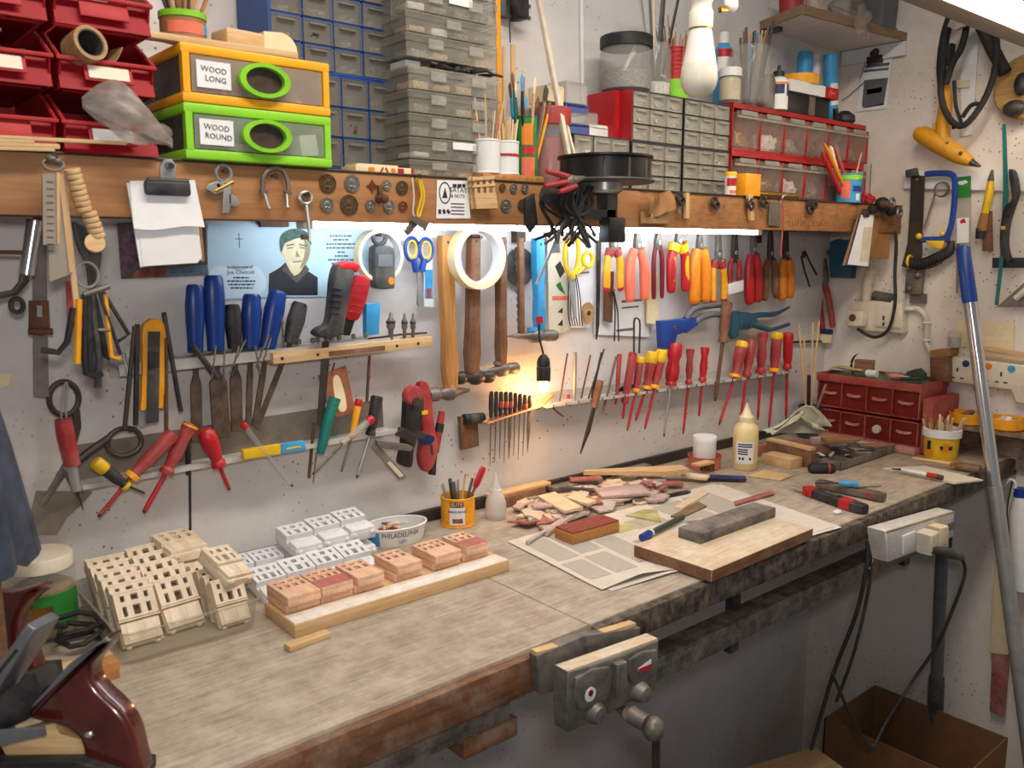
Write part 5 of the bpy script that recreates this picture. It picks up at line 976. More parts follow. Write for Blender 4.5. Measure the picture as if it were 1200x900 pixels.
driver('long clear screwdriver with a red cap slanting left on the ledge', (437, 490), (400, 520), (366, 556), .008, 'drawer_lite', 'old_steel', .076, .0025, 'red_plastic', None, 'slim', group=gl)
driver('flat black-handled driver standing at the right of the ledge', (442, 464), (434, 510), (418, 560), .0125, 'black', 'steel', .06, .0035, None, None, 'slim', group=gl)
M, f = PL(450, 530, .07); t = thing('vernier_caliper', 'dull steel calliper hanging open at the right end of the ledge', 'calliper', M); part('beam', blade(G(), f, '434,522 440,518 475,558 467,562', 0, .004), 'plate_grey', t); part('beam_face', blade(G(), f, '452,542 456,540 472,557 467,559', .004, .005), 'ivory', t); part('jaw', blade(G(), f, '438,515 476,520 482,524 478,528 442,524', .001, .009, .001), 'old_steel', t); part('jaw', blade(G(), f, '462,508 470,500 486,510 480,520', .002, .008, .001), 'dark_steel', t)
M, f = PL(482, 500, .05); t = thing('wire_stripper', 'black wire stripper with a round red hub hanging beside the red folding saw', 'wire stripper', M)
part('body', G().prism(smooth_loop(pp(f, '474,464 482,456 492,462 494,475 490,500 482,525 480,544 472,546 466,540 470,520 472,490'), 3), -.006, .012, inset=.003), 'black', t); part('hub', G().lathe([(0, .018), (.018, .017), (.021, .012), (.021, 0)], 26, T(*f(481, 463), 0), axis='Z'), 'red_worn', t); part('gear', G().lathe([(0, .022), (.010, .021), (.010, .016)], 12, T(*f(482, 470), 0), axis='Z'), 'dark_steel', t); part('yellow_tab', blade(G(), f, '490,481 497,480 497,484 490,485', .008, .014), 'yellow', t)
part('lower_jaw', blade(G(), f, '466,500 496,506 494,514 462,510', .002, .010, .001), 'dark_steel', t)
M, f = PL(500, 500, .03); t = thing('folding_saw', 'dusty red folding knife with a blue badge hanging on the wall', 'knife', M)
part('body', G().prism(smooth_loop(pp(f, '487,454 498,448 503,470 506,500 510,525 503,548 494,551 489,535 492,505'), 3), -.004, .012, inset=.003), 'red_worn', t); part('badge', G().prism(smooth_loop(pp(f, '487,508 504,510 502,518 488,520'), 3), .012, .0135), 'navy', t); part('slot', blade(G(), f, '500,520 503,520 504,532 501,532', .012, .0126), 'interior_dark', t)
M, f = PL(513, 515, .03); t = thing('marker_pen', 'slim red and black marker hanging right of the red knife', 'marker', M); part('body', G().tube([(*f(518, 482), 0), (*f(514, 505), 0), (*f(510, 530), 0)], [.007, .0085, .008], 12), 'red_worn', t); part('grip', G().tube([(*f(516, 496), 0), (*f(514, 506), 0)], [.0092, .0095], 12), 'black', t); part('cap', G().tube([(*f(510, 530), 0), (*f(508, 545), 0), (*f(506, 556), 0)], [.005, .006, .009], 12), 'black', t)
# ------------------------------------------------------------------ middle of the back wall
# tape rings, clamp meter, scissors
M, f = PL(444, 300, .03); t = thing('masking_tape_roll', 'nearly used cream tape roll hanging round the clamp meter', 'tape roll', M); part('tape', G().band(.046, .051, -.010, .010, 40), 'tape_cream', t); part('core', G().band(.0445, .046, -.010, .010, 40), 'white', t); nail(t, f, 444, 276, -.03, .045)
M, f = PL(446, 305, .035); t = thing('clamp_meter', 'dark grey clamp meter hanging inside the thin tape roll', 'meter', M)
part('jaw', G().ring((*f(444.5, 279), .0), .0135, .0045, 22, 8, sy=.9), 'dark_grey', t); part('body', G().prism(smooth_loop(pp(f, '435,290 446,288 457,291 458,310 458,334 455,338 437,337 435,320'), 2), -.008, .016, inset=.003), 'dark_grey', t); part('display', blade(G(), f, '438,298 455,298 455,312 438,312', .016, .0168), 'grey_plastic', t); part('orange_mark', G().lathe([(0, .0175), (.007, .0175), (.007, .016)], 16, T(*f(453.5, 329), 0), axis='Z'), 'orange', t)
M, f = PL(490, 300, .03); t = thing('blue_scissors', 'scissors with blue and yellow handles hanging closed on the wall', 'scissors', M)
for a_, b_, c in ((482.5, 292, 487), (499, 293, 494)):
    part('handle', G().ring((*f(a_, b_), 0), .0155, .0042, 24, 8, sy=1.45).tube([(*f((a_*1.2+c*.8)/2, 303), 0), (*f(c+(1 if c < 490 else 0), 318), 0)], [.006, .0075], 8), 'blue', t); part('handle_liner', G().ring((*f(a_, b_), 0), .0115, .0032, 24, 6, sy=1.5), 'yellow', t)
part('blade', blade(G(), f, '488,316 493,316 494,358 490,360', 0, .002), 'steel', t); part('blade', blade(G(), f, '491,316 496,316 492,359 489,357', -.003, -.001), 'old_steel', t); nail(t, f, 490, 284, -.03, .04)
M, f = PL(501, 330, .02); t = thing('blade_pack', 'slim blue and white blade packet hanging behind the scissors', 'packet', M); part('packet', blade(G(), f, '496,300 506,300 507,360 496,359', 0, .003), 'white', t); part('printed_panel', blade(G(), f, '497,316 506,316 506,350 497,350', .003, .0036), 'sky_blue', t); part('red_print', blade(G(), f, '499,338 504,338 504,349 499,349', .0036, .004), 'red_worn', t)
# hammers
def hammer(lb, top, bot, hw0, hw1, hm, head, hx0, hx1, hy, kind, d=.03, tip='L'):
    M, L = FW(*top, *bot, d); t = thing('hammer', lb, 'hammer', M, 'hammers hanging head down')
    part('handle', G().prism([(-hw0*.8, 0), (hw0*.8, 0), (hw0, -.01), (hw0*1.1, -L*.3), (hw1*.9, -L*.6), (hw1*1.15, -L*.85), (hw1*.8, -L), (-hw1*.8, -L), (-hw1*1.15, -L*.85), (-hw1*.9, -L*.6), (-hw0*1.1, -L*.3), (-hw0, -.01)], -.009, .011, inset=.003), hm, t)
    part('hang_hole', G().lathe([(0, .0115), (.003, .0115), (.003, .010)], 10, T(0, -.014, 0), axis='Z'), 'interior_dark', t)
    a_ = M.inverted() @ W(hx0, hy[0], d); b_ = M.inverted() @ W(hx1, hy[1], d); c = (a_+b_)/2; e = (b_-a_); LL = e.length; e.normalize()
    q = lambda s: a_+e*(LL*s)
    if kind == 'ball': pr = [(0, .0), (.0, .012), (.06, .0145), (.16, .0145), (.22, .010), (.34, .0105), (.42, .016), (.56, .0175), (.66, .014), (.72, .011), (.8, .0145), (.95, .0145), (1, .012), (1, 0)]
    elif kind == 'pein': pr = [(0, 0), (0, .0135), (.05, .0155), (.2, .0155), (.28, .0105), (.36, .013), (.44, .0165), (.56, .0165), (.66, .010), (.85, .006), (1, .0035), (1, 0)]
    else: pr = [(0, 0), (0, .002), (.2, .0065), (.4, .0085), (.5, .0165), (.64, .0165), (.72, .010), (.8, .0135), (.97, .0135), (1, .0115), (1, 0)]
    part('head', G().tube([q(s) for s, r in pr], [max(r, 1e-4) for s, r in pr], 14), head, t)
    part('eye_band', G().tube([c+V((0, .012, 0)), c+V((0, .020, 0))], [.013, .011], 10), hm, t)
    return t
hammer('hammer with a long pale ash handle, left one of the three hung beside the tape', (521, 276), (528, 456), .0145, .0155, 'oak_y', 'old_steel', 502, 550, (463, 457), 'pein')
hammer('old hammer with a paint-stained dark handle behind the tape roll', (555, 275), (553, 438), .0125, .0155, 'brown_wood_y', 'dark_steel', 535, 577, (443, 441), 'ball')
hammer('slim brown-handled hammer right of the tape roll', (587, 278), (587, 428), .0095, .0105, 'brown_wood_y', 'old_steel', 562, 606, (436, 431), 'tip')
t_blue = hammer('small hammer with a blue painted handle and red band', (630, 279), (632, 388), .0125, .0115, 'sky_blue', 'old_steel', 595, 651, (394, 393), 'tip')
M, f = PL(632, 376, .0425); o = part('red_band', blade(G(), f, '628,371 636,371 636,379 628,379', 0, .001), 'red_plastic', t_blue, 'red tape band', t_blue.matrix_world.inverted() @ M)
M, f = PL(559, 301, .055); t = thing('cream_tape_roll', 'big cream masking tape roll hanging over a hammer handle', 'tape roll', M); part('tape', G().band(.056, .068, -.013, .013, 44, M=RY(0)), 'tape_cream', t); part('core', G().band(.053, .056, -.0135, .0135, 44), 'white', t); nail(t, f, 559, 278, -.055, .07)
# grinder disc with chain and slim stick
M, f = PL(609, 313, .012); t = thing('sanding_disc', 'dark grey round sanding disc hanging on the wall', 'disc', M); part('disc', G().lathe([(0, .002), (.043, .002), (.044, .001), (.043, 0), (0, 0)], 40, axis='Z'), 'dark_grey', t); part('hub_hole', G().lathe([(0, .0028), (.006, .0028), (.006, .001)], 16, axis='Z'), 'interior_dark', t)
M, f = PL(606, 340, .024); t = thing('steel_chain', 'short steel chain hanging in front of the grey disc', 'chain', M)
for i in range(13): part('link', G().ring((*f(606+.25*i, 292+8.3*i), 0), .005, .0015, 12, 5, 'Z' if i % 2 else 'X', 1.5), 'old_steel', t)
M, f = PL(610, 330, .03); solo('slim_batten', blade(G(), f, '607,279 613,279 614,394 608,394', -.004, .004, .001), 'brown_wood_y', 'slim brown wooden stick hanging over the chain', 'stick', M)
# cards
def card(lb, s, d, bits, m='paper', th=.001, side='B'):
    xs_ = [tuple(map(float, q.split(','))) for q in s.split()]; M, f = PL(sum(q[0] for q in xs_)/len(xs_), sum(q[1] for q in xs_)/len(xs_), d, side)
    t = thing('wall_card', lb, 'card', M); part('sheet', blade(G(), f, s, 0, th), m, t)
    for b, mm in bits: part('print', blade(G(), f, b, th, th+.0004), mm, t)
    return t
card('white instruction card with tool pictures hanging by the blue hammer', '641,272 662,272 667,386 660,390 643,388', .010, [('645,286 655,284 656,296 645,297', 'grey_plastic'), ('650,312 656,306 662,318 656,326', 'ink'), ('651,334 656,330 662,345 655,340', 'green'), ('647,347 666,347 666,352 647,352', 'salmon'), ('653,366 659,360 659,367', 'ink'), ('653,381 659,374 659,382', 'ink')], 'ivory')
card('second pale card hanging behind the yellow scissors', '665,268 694,270 696,350 690,384 668,384', .006, [('668,320 690,318 690,320 668,322', 'grey_plastic')], 'paper')
card('pale sheet with faint print behind the yellow and red pliers', '694,270 758,272 760,395 696,392', .004, [('728,352 752,350 752,353 728,355', 'grey_plastic'), ('728,360 748,358 748,360 728,362', 'grey_plastic'), ('722,386 742,384 742,387 722,389', 'grey_plastic')], 'white')
card('cream card hanging under the slim red pliers', '758,318 770,318 770,379 757,379', .012, [], 'cream', .004)
M, f = PL(680, 300, .03); t = thing('yellow_scissors', 'yellow-handled scissors hanging under the black cables', 'scissors', M)
part('handle', G().tube(smooth([(*f(a_, b_), 0) for a_, b_ in ((664, 284), (662, 300), (664, 316), (670, 322), (676, 314), (678, 298), (677, 284), (671, 277), (664, 284))], 4), .0055, 8).tube([(*f(668, 320), 0), (*f(671, 326), 0)], .008, 8), 'yellow', t); part('handle', G().ring((*f(689, 304), 0), .016, .0052, 22, 8, sy=1.05).tube([(*f(684, 314), 0), (*f(674, 322), 0)], .0055, 8), 'yellow', t); part('blades', blade(G(), f, '667,324 673,322 675,372 672,376', -.002, .002), 'steel', t)
M, f = PL(671, 350, .02); t = thing('hook_bunch', 'bunch of dark wire hooks hanging below the yellow scissors', 'hooks', M)
for i in range(6): part('hook', line(G(), f, f'{668+i*.6},318 {666+i*2},345 {666+i*2.4},370 {669+i*2},382', .0013, .002*i, 6, 3), 'dark_steel', t)
M, f = PL(689, 367, .012); t = thing('gear_tag', 'small brass toothed tag hanging beside the hooks', 'tag', M); part('tag', G().prism(smooth_loop(pp(f, '683,358 690,354 695,362 694,374 688,379 683,372'), 3), 0, .003), 'cork', t); part('hole', G().lathe([(0, .0035), (.006, .0035), (.006, .002)], 12, axis='Z'), 'interior_dark', t)
for i, (s, w_, m, lb, d) in enumerate((('699,282 703,282 701,380 698,398', None, 'black', 'long tapering black file hanging on the wall', .012), ('708,318 718,318 716,378 707,376', None, 'rust', 'brown blade hanging below the yellow and red pliers', .012), ('634,285 637,280 638,330 635,345', None, 'black', 'black hacksaw strip beside the blue hammer', .012))):
    M, f = PL(*[float(v) for v in s.split()[0].split(',')], d); solo('flat_file', blade(G(), f, s, 0, .005, .001), m, lb, 'file', M)
M, f = PL(722, 360, .02); t = thing('spring_dividers', 'slim steel dividers hanging between the cards', 'dividers', M); part('leg', line(G(), f, '719,340 721,365 720,400', .0018), 'dark_steel', t); part('leg', line(G(), f, '719,340 724,365 725,400', .0018), 'dark_steel', t); part('pivot', G().ball((*f(719, 340), 0), .004), 'old_steel', t)
# ------------------------------------------------------------------ pliers hung by the jaws
def pliers(lb, cx, top, neck, bot, spread, hw, m, collar=None, tipm=None, jaw='old_steel', d=.04, splay=1.0, jawl=1.0, flare=0.0, inner=None):
    M, L = FW(cx, top, cx, bot, d); sc_ = L/(bot-top); t = thing('pliers', lb, 'pliers', M, 'pliers hanging in a row under the shelf')
    n = -(neck-top)*sc_; sp = spread
    part('jaws', G().prism([(-.004, 0), (.004, 0), (.009, n*.45), (.012, n*.8), (.010, n-.012), (-.010, n-.012), (-.012, n*.8), (-.009, n*.45)], -.005, .005, inset=.0015), jaw, t); part('pivot', G().lathe([(0, .008), (.006, .0075), (.0065, .004)], 14, T(0, n*.82, 0), axis='Z'), 'steel', t)
    for s in (-1, 1):
        P = [(s*sp*.35, n, .002*s), (s*sp*.8, n*.75+(-L)*.25, .002*s), (s*sp, n*.45-L*.55, 0), (s*sp*.98, n*.15-L*.85, 0), (s*sp*splay, -L, 0)]
        P = smooth(P, 3); k = len(P)
        h = part('handle', G().tube(P, [hw*(.95+.25*math.sin(PI*i/(k-1)))*(1 if i < k-1 else .72) for i in range(k)], 12, flat=.8), m, t)
        if collar: part('collar', G().tube([P[0], P[2]], [hw*1.55+flare, hw*1.35], 12, flat=.8), collar, h)
        if tipm: part('tip_band', G().tube([P[-3], P[-2], P[-1]], [hw*1.12, hw*1.12, hw*.85], 12, flat=.82), tipm, h)
        if inner: part('inset_grip', G().tube([V(P[3])+V((0, 0, hw*.35)), V(P[-5])+V((0, 0, hw*.35))], hw*.75, 10, flat=.8), inner, h)
    return t
pliers('pliers with yellow handles and red collars and tips', 719, 262, 292, 341, .024, .0085, 'amber', 'red_worn', 'red_plastic', splay=1.15)
pliers('pliers with thick salmon pink handles', 747, 268, 292, 353, .028, .0128, 'salmon', None, None, splay=.95)
pliers('pincers with thin straight dark red handles', 771, 272, 287, 350, .0165, .0062, 'dark_red', None, None, d=.036)
pliers('pliers with red handles, yellow inner grips and yellow guard', 795, 270, 286, 342, .030, .0125, 'red_plastic', 'yellow', None, splay=1.0, inner='amber')
pliers('pliers with bulky plain orange handles', 820, 268, 292, 355, .024, .0165, 'orange', None, None, splay=.85)
pliers('slim long-nose pliers with yellow handles and red ends', 842, 262, 306, 355, .026, .0095, 'amber', 'red_worn', 'red_plastic')
pliers('dark long-nose pliers with thin red handles', 861, 262, 303, 332, .022, .0072, 'red_worn', None, None, jaw='dark_steel', splay=1.35)
M, f = PL(861, 337, .045); solo('white_tag', blade(G(), f, '853,333 870,328 870,341 853,345', 0, .004, .001), 'white', 'white paper tag across the dark long-nose pliers handles', 'tag', M)
pliers('pliers with straight deep red handles left of the brown ones', 883, 262, 298, 355, .0205, .0145, 'red_plastic', None, None, jaw='old_steel', splay=.8)
pliers('pliers with translucent brown handles', 903, 262, 304, 350, .026, .0105, 'brown_wood_y', None, None, jaw='dark_steel', splay=1.3)
pliers('long-nose pliers with orange handles, last on the right of the row', 921, 262, 304, 350, .0205, .0145, 'orange', None, None, jaw='dark_steel', splay=.8)
# files of chain nose on the right
M, f = PL(945, 320, .03); t = thing('small_divider', 'small black spring divider hanging near the corner', 'dividers', M); part('leg', line(G(), f, '939,300 943,318 949,336', .003), 'black', t); part('leg', line(G(), f, '943,294 948,305 957,322', .003), 'black', t); part('hinge', G().ball((*f(942, 298), 0), (.01, .012, .005)), 'dark_steel', t)
# ------------------------------------------------------------------ clamp gun, rivet pliers
M, f = PL(795, 385, .04); t = thing('caulking_gun', 'blue trigger-grip frame with grey curved lever handles', 'rivet gun', M)
part('grip', G().prism(pp(f, '771,376 812,372 815,380 804,388 790,392 786,407 773,408'), -.008, .012, inset=.003), 'blue', t); part('lever', G().tube(smooth([(*f(802, 374), .004), (*f(812, 362), .004), (*f(830, 358), .004), (*f(852, 356), .004)], 4), [.009]*13, 10), 'grey_plastic', t); part('lever', G().tube(smooth([(*f(812, 378), .006), (*f(822, 371), .006), (*f(836, 368), .006), (*f(848, 371), .006)], 4), [.009]*13, 10), 'grey_plastic', t)
for x in (790, 797, 804): part('tooth', G().lathe([(0, 0), (.004, 0), (.004, .01), (0, .01)], 10, T(*f(x, 390), 0), axis='Y'), 'black', t)
part('pivot_screw', G().lathe([(0, .015), (.005, .0145), (.005, .01)], 14, T(*f(786, 384), 0), axis='Z'), 'brass', t)
M, f = PL(880, 375, .035); mat('petrol', (38, 84, 108), .4, var=.1); t = thing('hole_punch_pliers', 'petrol blue punch pliers with dark jaws lying level on nails', 'punch pliers', M)
part('handle', blade(G(), f, '856,365 864,364 863,394 857,397 854,390', -.006, .010, .003), 'petrol', t); part('body', G().prism(smooth_loop(pp(f, '863,368 876,366 884,372 884,380 874,386 864,384'), 3), -.008, .010, inset=.003), 'petrol', t); part('arm', G().tube(smooth([(*f(878, 371), 0), (*f(892, 369), 0), (*f(908, 368), 0), (*f(925, 360), 0)], 4), [.008]*9+[.006, .005, .004, .003], 8), 'petrol', t); part('arm', G().tube(smooth([(*f(880, 380), .004), (*f(892, 384), .004), (*f(903, 386), .004), (*f(923, 380), .004)], 4), [.008]*8+[.006]*5, 8), 'petrol', t)
for x in (868, 874, 880): part('bolt', G().lathe([(0, .013), (.004, .012), (.004, .008)], 10, T(*f(x, 382), 0), axis='Z'), 'dark_steel', t)
# ------------------------------------------------------------------ needle file set, mallet block, lamp
M, f = PL(596, 487, .05); t = thing('file_rack', 'thin wooden ledge holding the set of needle files', 'tool rack', M); part('ledge', G().prism([(f(569, 487)[0], -.002), (f(636, 487)[0], -.002), (f(636, 487)[0], .002), (f(569, 487)[0], .002)], -.048, .006, RZ(7)), 'pine', t); part('red_edge', G().box((-.005, .0026, .004), (f(620, 487)[0]-f(572, 487)[0], .002, .003), RZ(7)), 'red_worn', t)
for i in range(9):
    px = 575.5+5.6*i; M, L = FW(px+.8, 456.5+.6*i+abs(i-4)*.4, px, 489-1.0*i, .05); k = ['flat', 'half round', 'round', 'square', 'wide', 'triangular', 'oval', 'knife', 'thin'][i]
    t = thing('needle_file', f'black-handled needle file, {ORD[i]} from the left in the file set', 'file', M, 'needle files in the small rack')
    part('handle', G().lathe([(0, 0), (.0045, -.002), (.0062, -.012), (.0062, -L*.6), (.0045, -L*.92), (.005, -L)], 12, axis='Y'), 'black', t); part('shaft', G().tube([(0, -L, 0), (0, -L-.05, 0), (0, -L-.11+.006*(i % 3), 0)], [.002 if i not in (4, 8) else .0045, .002 if i not in (4, 8) else .005, .0008], 8, flat=.6), 'old_steel', t)
    if i in (2, 3, 4, 7): part('red_mark', G().lathe([(.0064, -.022), (.0068, -.024), (.0068, -.034), (.0064, -.036)], 12, axis='Y'), 'red_worn', t)
M, f = PL(550, 505, .02); t = thing('small_mallet', 'small block hammer with a black head and flat wooden handle', 'mallet', M); part('handle', blade(G(), f, '538,488 558,490 560,522 540,527', -.006, .006, .002), 'brown_wood_y', t); part('head', G().tube([(*f(541, 491), .008), (*f(563, 489), .008)], .012, 12), 'black', t); part('head_band', G().tube([(*f(547, 490.5), .008), (*f(556, 489.6), .008)], .0125, 12), 'dark_grey', t)
# lit pendant lamp
M, f = PL(637, 418, .07); t = thing('work_lamp', 'lit bulb glowing orange in a black lamp holder on the wall', 'lamp', M)
emit('bulb_glow', (255, 176, 80), 45.0)
yb_ = f(637, 446)[1]
part('holder', G().lathe([(0, .006), (.006, .005), (.012, -.002), (.0155, -.012), (.0155, -.02), (.0148, -.022), (.0165, -.024), (.0165, yb_), (.013, yb_)], 20, axis='Y'), 'black', t); part('bulb', G().ball((0, yb_-.012, 0), (.0125, .016, .0125), 16, 10), 'bulb_glow', t)
part('cable', line(G(), f, '637,416 634,404 632,396 632,380', .0022, 0, 8, 3), 'black', t)
pl = bpy.data.lights.new('lamp_glow', 'POINT'); pl.energy = 1.1; pl.color = (1, .48, .15); pl.shadow_soft_size = .012
lo = bpy.data.objects.new('lamp_glow', pl); COL.objects.link(lo); lo.location = M @ V((0, yb_-.034, .004))
# ------------------------------------------------------------------ right-hand ledge of screwdrivers
a3, b3 = W(640, 476, .055), W(936, 434, .055); sl3 = (b3.z-a3.z)/(b3.x-a3.x); L3 = (b3-a3).x; A3 = Matrix.Rotation(-math.atan(sl3), 4, 'Y')
t = thing('tool_ledge', 'long pale metal ledge holding the row of red screwdrivers', 'tool rack', T(a3.x, 0, a3.z))
part('ledge', G().box((L3/2, -.028, -.003), (L3, .054, .0025), A3).box((L3/2, -.056, -.001), (L3, .0025, .007), A3).box((L3/2, -.045, .0), (L3, .002, .005), A3), 'alu', t); part('back_flange', G().box((L3/2, -.0025, .008), (L3, .004, .026), A3), 'alu', t)
for i in range(26): part('slot_clip', G().box((L3*(i+.5)/26, -.0585, -.001), (.0015, .002, .007), A3), 'dark_steel', t)
gr = 'red screwdrivers on the right ledge'
RP, RWN = 'red_plastic', 'red_worn'
driver('dull red flat pen standing left of the screwdriver row', (726, 415), (723, 466), (721, 474), .0065, RWN, RWN, .05, .003, None, None, 'slim', group=gr)
driver('red square-handled driver with a wire loop on top', (742, 413), (732, 472), (730, 491), .0115, RWN, RP, .05, .0034, None, None, 'slim', group=gr)
driver('worn red driver with a yellow cap, first of the yellow-capped pair', (751, 418), (745, 459), (735, 505), .0115, RWN, RP, .055, .0034, 'yellow', 'amber', 'slim', group=gr)
driver('worn red driver with a bright yellow head, second yellow-capped one', (765, 412), (757, 456), (745, 493), .0145, RWN, RP, .05, .0038, 'yellow', 'amber', 'egg', group=gr, capf=.3)
driver('worn red driver with a yellow side guard beside the big red one', (776, 410), (767, 455), (755.5, 503), .014, RWN, RP, .058, .0038, 'yellow', 'amber', 'slim', group=gr, capf=.3)
driver('big bright red bulbous screwdriver with a plain steel shaft', (792, 402), (786, 452), (778, 512), .0185, RP, 'steel', .055, .0036, None, None, 'fluted', group=gr)
driver('small dull red flared driver right of the big bright one', (809, 409), (807, 450), (800.5, 509), .0115, RWN, RP, .05, .0036, None, None, 'flare', group=gr)
driver('short bright red screwdriver in the middle of the ledge', (826.5, 407), (823, 447), (819, 488), .0125, RP, RP, .05, .0036, None, None, 'flare', group=gr)
driver('tall brown translucent screwdriver reaching above the ledge', (852, 354), (847, 401), (838, 470), .0165, 'brown_wood_y', 'rust', .062, .0055, None, None, 'slim', group=gr)
driver('dull red driver with a yellow crown right of the tall brown one', (870, 400), (861, 442), (842.5, 498), .0175, RWN, RP, .05, .0042, 'yellow', 'amber', 'egg', group=gr)
driver('dusty red round-headed driver, third from the right end', (881, 397), (875, 441), (866, 505), .0165, RWN, RP, .055, .0042, None, None, 'egg', group=gr)
driver('red driver with a flat flared top near the right end', (894, 390), (891.5, 437), (888, 492), .0165, RWN, RP, .05, .0042, None, 'red_worn', 'flare', group=gr)
driver('red driver with yellow top and yellow side stripe', (911, 389), (907, 435), (901, 501), .0175, RWN, RP, .055, .0042, 'yellow', 'amber', 'slim', group=gr)
driver('smooth red screwdriver at the right end of the ledge', (924, 390), (922.5, 432), (921, 492), .0165, RP, RP, .05, .0042, None, None, 'slim', group=gr)
M, f = PL(746, 395, .04); solo('wire_loop', line(G(), f, '743,413 743,378 745,373 748,374 750,380 749,414', .0025, 0, 8, 2), 'dark_steel', 'tall narrow wire loop standing by the red drivers', 'wire loop', M)
M, f = PL(682, 465, .062); t = thing('pointed_awl', 'old brown awl hanging through the left part of the ledge', 'awl', M); part('handle', G().tube([(*f(704, 446), 0), (*f(700, 460), 0), (*f(696, 478), 0)], [.008, .0095, .008], 10), 'brown_wood_y', t); part('shaft', G().tube([(*f(696, 478), 0), (*f(689, 505), 0), (*f(680, 532), 0)], [.007, .0085, .002], 10, flat=.4), 'dark_steel', t)
for i, (s, r, m, lb) in enumerate((('665,414 656,470', .002, 'rust', 'thin brown rod standing at the left of the right ledge'), ('674,413 673,470', .0045, 'steel', 'bright steel bar standing in the right ledge'), ('692,416 681,467', .0022, 'rust', 'thin rusty rod standing between steel bars'), ('708,409 688,472', .0022, 'dark_steel', 'thin dark rod slanting in the right ledge'), ('705,413 693,468', .003, 'dark_steel', 'second dark rod slanting behind the first'), ('722,418 706,485', .0032, 'old_steel', 'long steel pin slanting by the red pen'), ('648,478 660,488', .002, 'rust', 'short nail hanging under the left end of the ledge'), ('630,478 648,462', .005, 'card_brown', 'stubby brown stick on the end of the file ledge'))):
    M, f = PL(*[float(v) for v in s.split()[0].split(',')], .045); solo('metal_pin', line(G(), f, s, r), m, lb, 'pin', M)
M, f = PL(666, 466, .05); solo('red_push_pin', G().lathe([(0, .008), (.005, .007), (.003, .004), (.005, 0), (.005, -.002), (0, -.003)], 10, axis='Y'), 'red_plastic', 'tiny red push pin on the ledge beside the lamp', 'push pin', M)
M, f = PL(740, 452, .03); solo('black_clip', G().tube([(*f(722, 458), 0), (*f(735, 454), 0), (*f(744, 452), 0)], [.004, .008, .004], 8), 'black', 'black clip behind the red drivers on the ledge', 'clip', M)
M, f = PL(950, 400, .012); solo('dark_rod_level', line(G(), f, '930,401 962,400', .004), 'dark_steel', 'dark level rod fixed near the corner behind the dowels', 'rod', M)
# ------------------------------------------------------------------ model houses
mat('house_wood', (226, 208, 182), .7, var=.14, scale=60, stretch=(1, .2, 1)); mat('house_white', (218, 217, 217), .6, var=.06, scale=80); mat('house_pink', (226, 182, 150), .7, var=.16, scale=60, stretch=(1, .2, 1)); mat('house_rose', (178, 104, 96), .7, var=.14, scale=60); mat('window_dark', (100, 78, 68), .8, var=.3); mat('window_rose', (150, 88, 72), .8, var=.25); mat('window_grey', (70, 70, 74), .8, var=.3)
def house_meshes(kind, nc, w, l, t):
    yw0, yw1 = -.02*l, .42*l            # windowed part of the face
    b = G().box((0, .0, t*.28), (w, l, t*.56), bev=.0008)
    if kind == 'white': b.box((0, -.29*l, t*.62), (w*.98, l*.40, t*.34), bev=.004).box((0, .46*l, t*.8), (w*1.05, l*.06, t*.36), bev=.001)
    elif kind == 'wood': b.box((0, -.27*l, t*.66), (w*.96, l*.38, t*.34), bev=.001).box((0, .46*l, t*.82), (w*1.06, l*.05, t*.36), bev=.0006).box((0, -.06*l, t*.84), (w*1.03, l*.025, t*.32))
    else: b.box((0, -.26*l, t*.76), (w*.995, l*.46, t*.47), bev=.0006).box((0, .46*l, t*.78), (w*.995, l*.07, t*.44))
    fr_ = G(); zc, zh = t*.76, t*.42; cw = w/(nc*1.0); rows = [(yw0, .20*l), (.25*l, yw1)] if kind != 'pink' else [(yw0, .19*l), (.25*l, yw1)]
    for i in range(nc+1):
        x = -w/2+cw*i; bw = cw*(.46 if kind != 'pink' else .36); x = min(max(x, -w/2+bw/2), w/2-bw/2); fr_.box((x, (yw0+yw1)/2, zc), (bw, yw1-yw0+.002, zh))
    for y0, y1 in ((yw0-.012*l, yw0+.03*l), (.19*l, .28*l), (yw1-.03*l, yw1+.015*l)): fr_.box((0, (y0+y1)/2, zc+.0002), (w*.99, y1-y0, zh))
    dk = G().box((0, (yw0+yw1)/2, t*.58), (w*.94, yw1-yw0, t*.06))
    mm = {'white': 'house_white', 'wood': 'house_wood', 'pink': 'house_pink'}[kind]
    o = []
    for nme, g, m in (('body', b, mm), ('window_frame', fr_, mm), ('window_recess', dk, {'white': 'window_grey', 'wood': 'window_dark', 'pink': 'window_rose'}[kind])):
        me = g.mesh(nme); me.materials.append(_m(m)); o.append((nme, me))
    if kind != 'pink':
        for s in (-1, 1): me = G().ball((s*w*.36, -.5*l, t*.45), (.005, .004, .005), 10, 6).mesh('foot'); me.materials.append(_m(mm)); o.append(('foot', me))
        if kind == 'white':
            q = G().tube(arc(0, -.2*l, w*.30, 180, 360, 10, t*.80, .5), .0011, 5).box((0, -.2*l, t*.795), (w*.62, .0012, .0012)); me = q.mesh('balcony'); me.materials.append(_m(mm)); o.append(('balcony', me))
        else:
            q = G().box((-w*.2, -.27*l, t*.84), (w*.3, l*.28, t*.05)).box((w*.22, -.27*l, t*.84), (w*.26, l*.28, t*.05)); me = q.mesh('shop_front'); me.materials.append(_m(mm)); o.append(('shop_front', me))
    return o
HM = {}
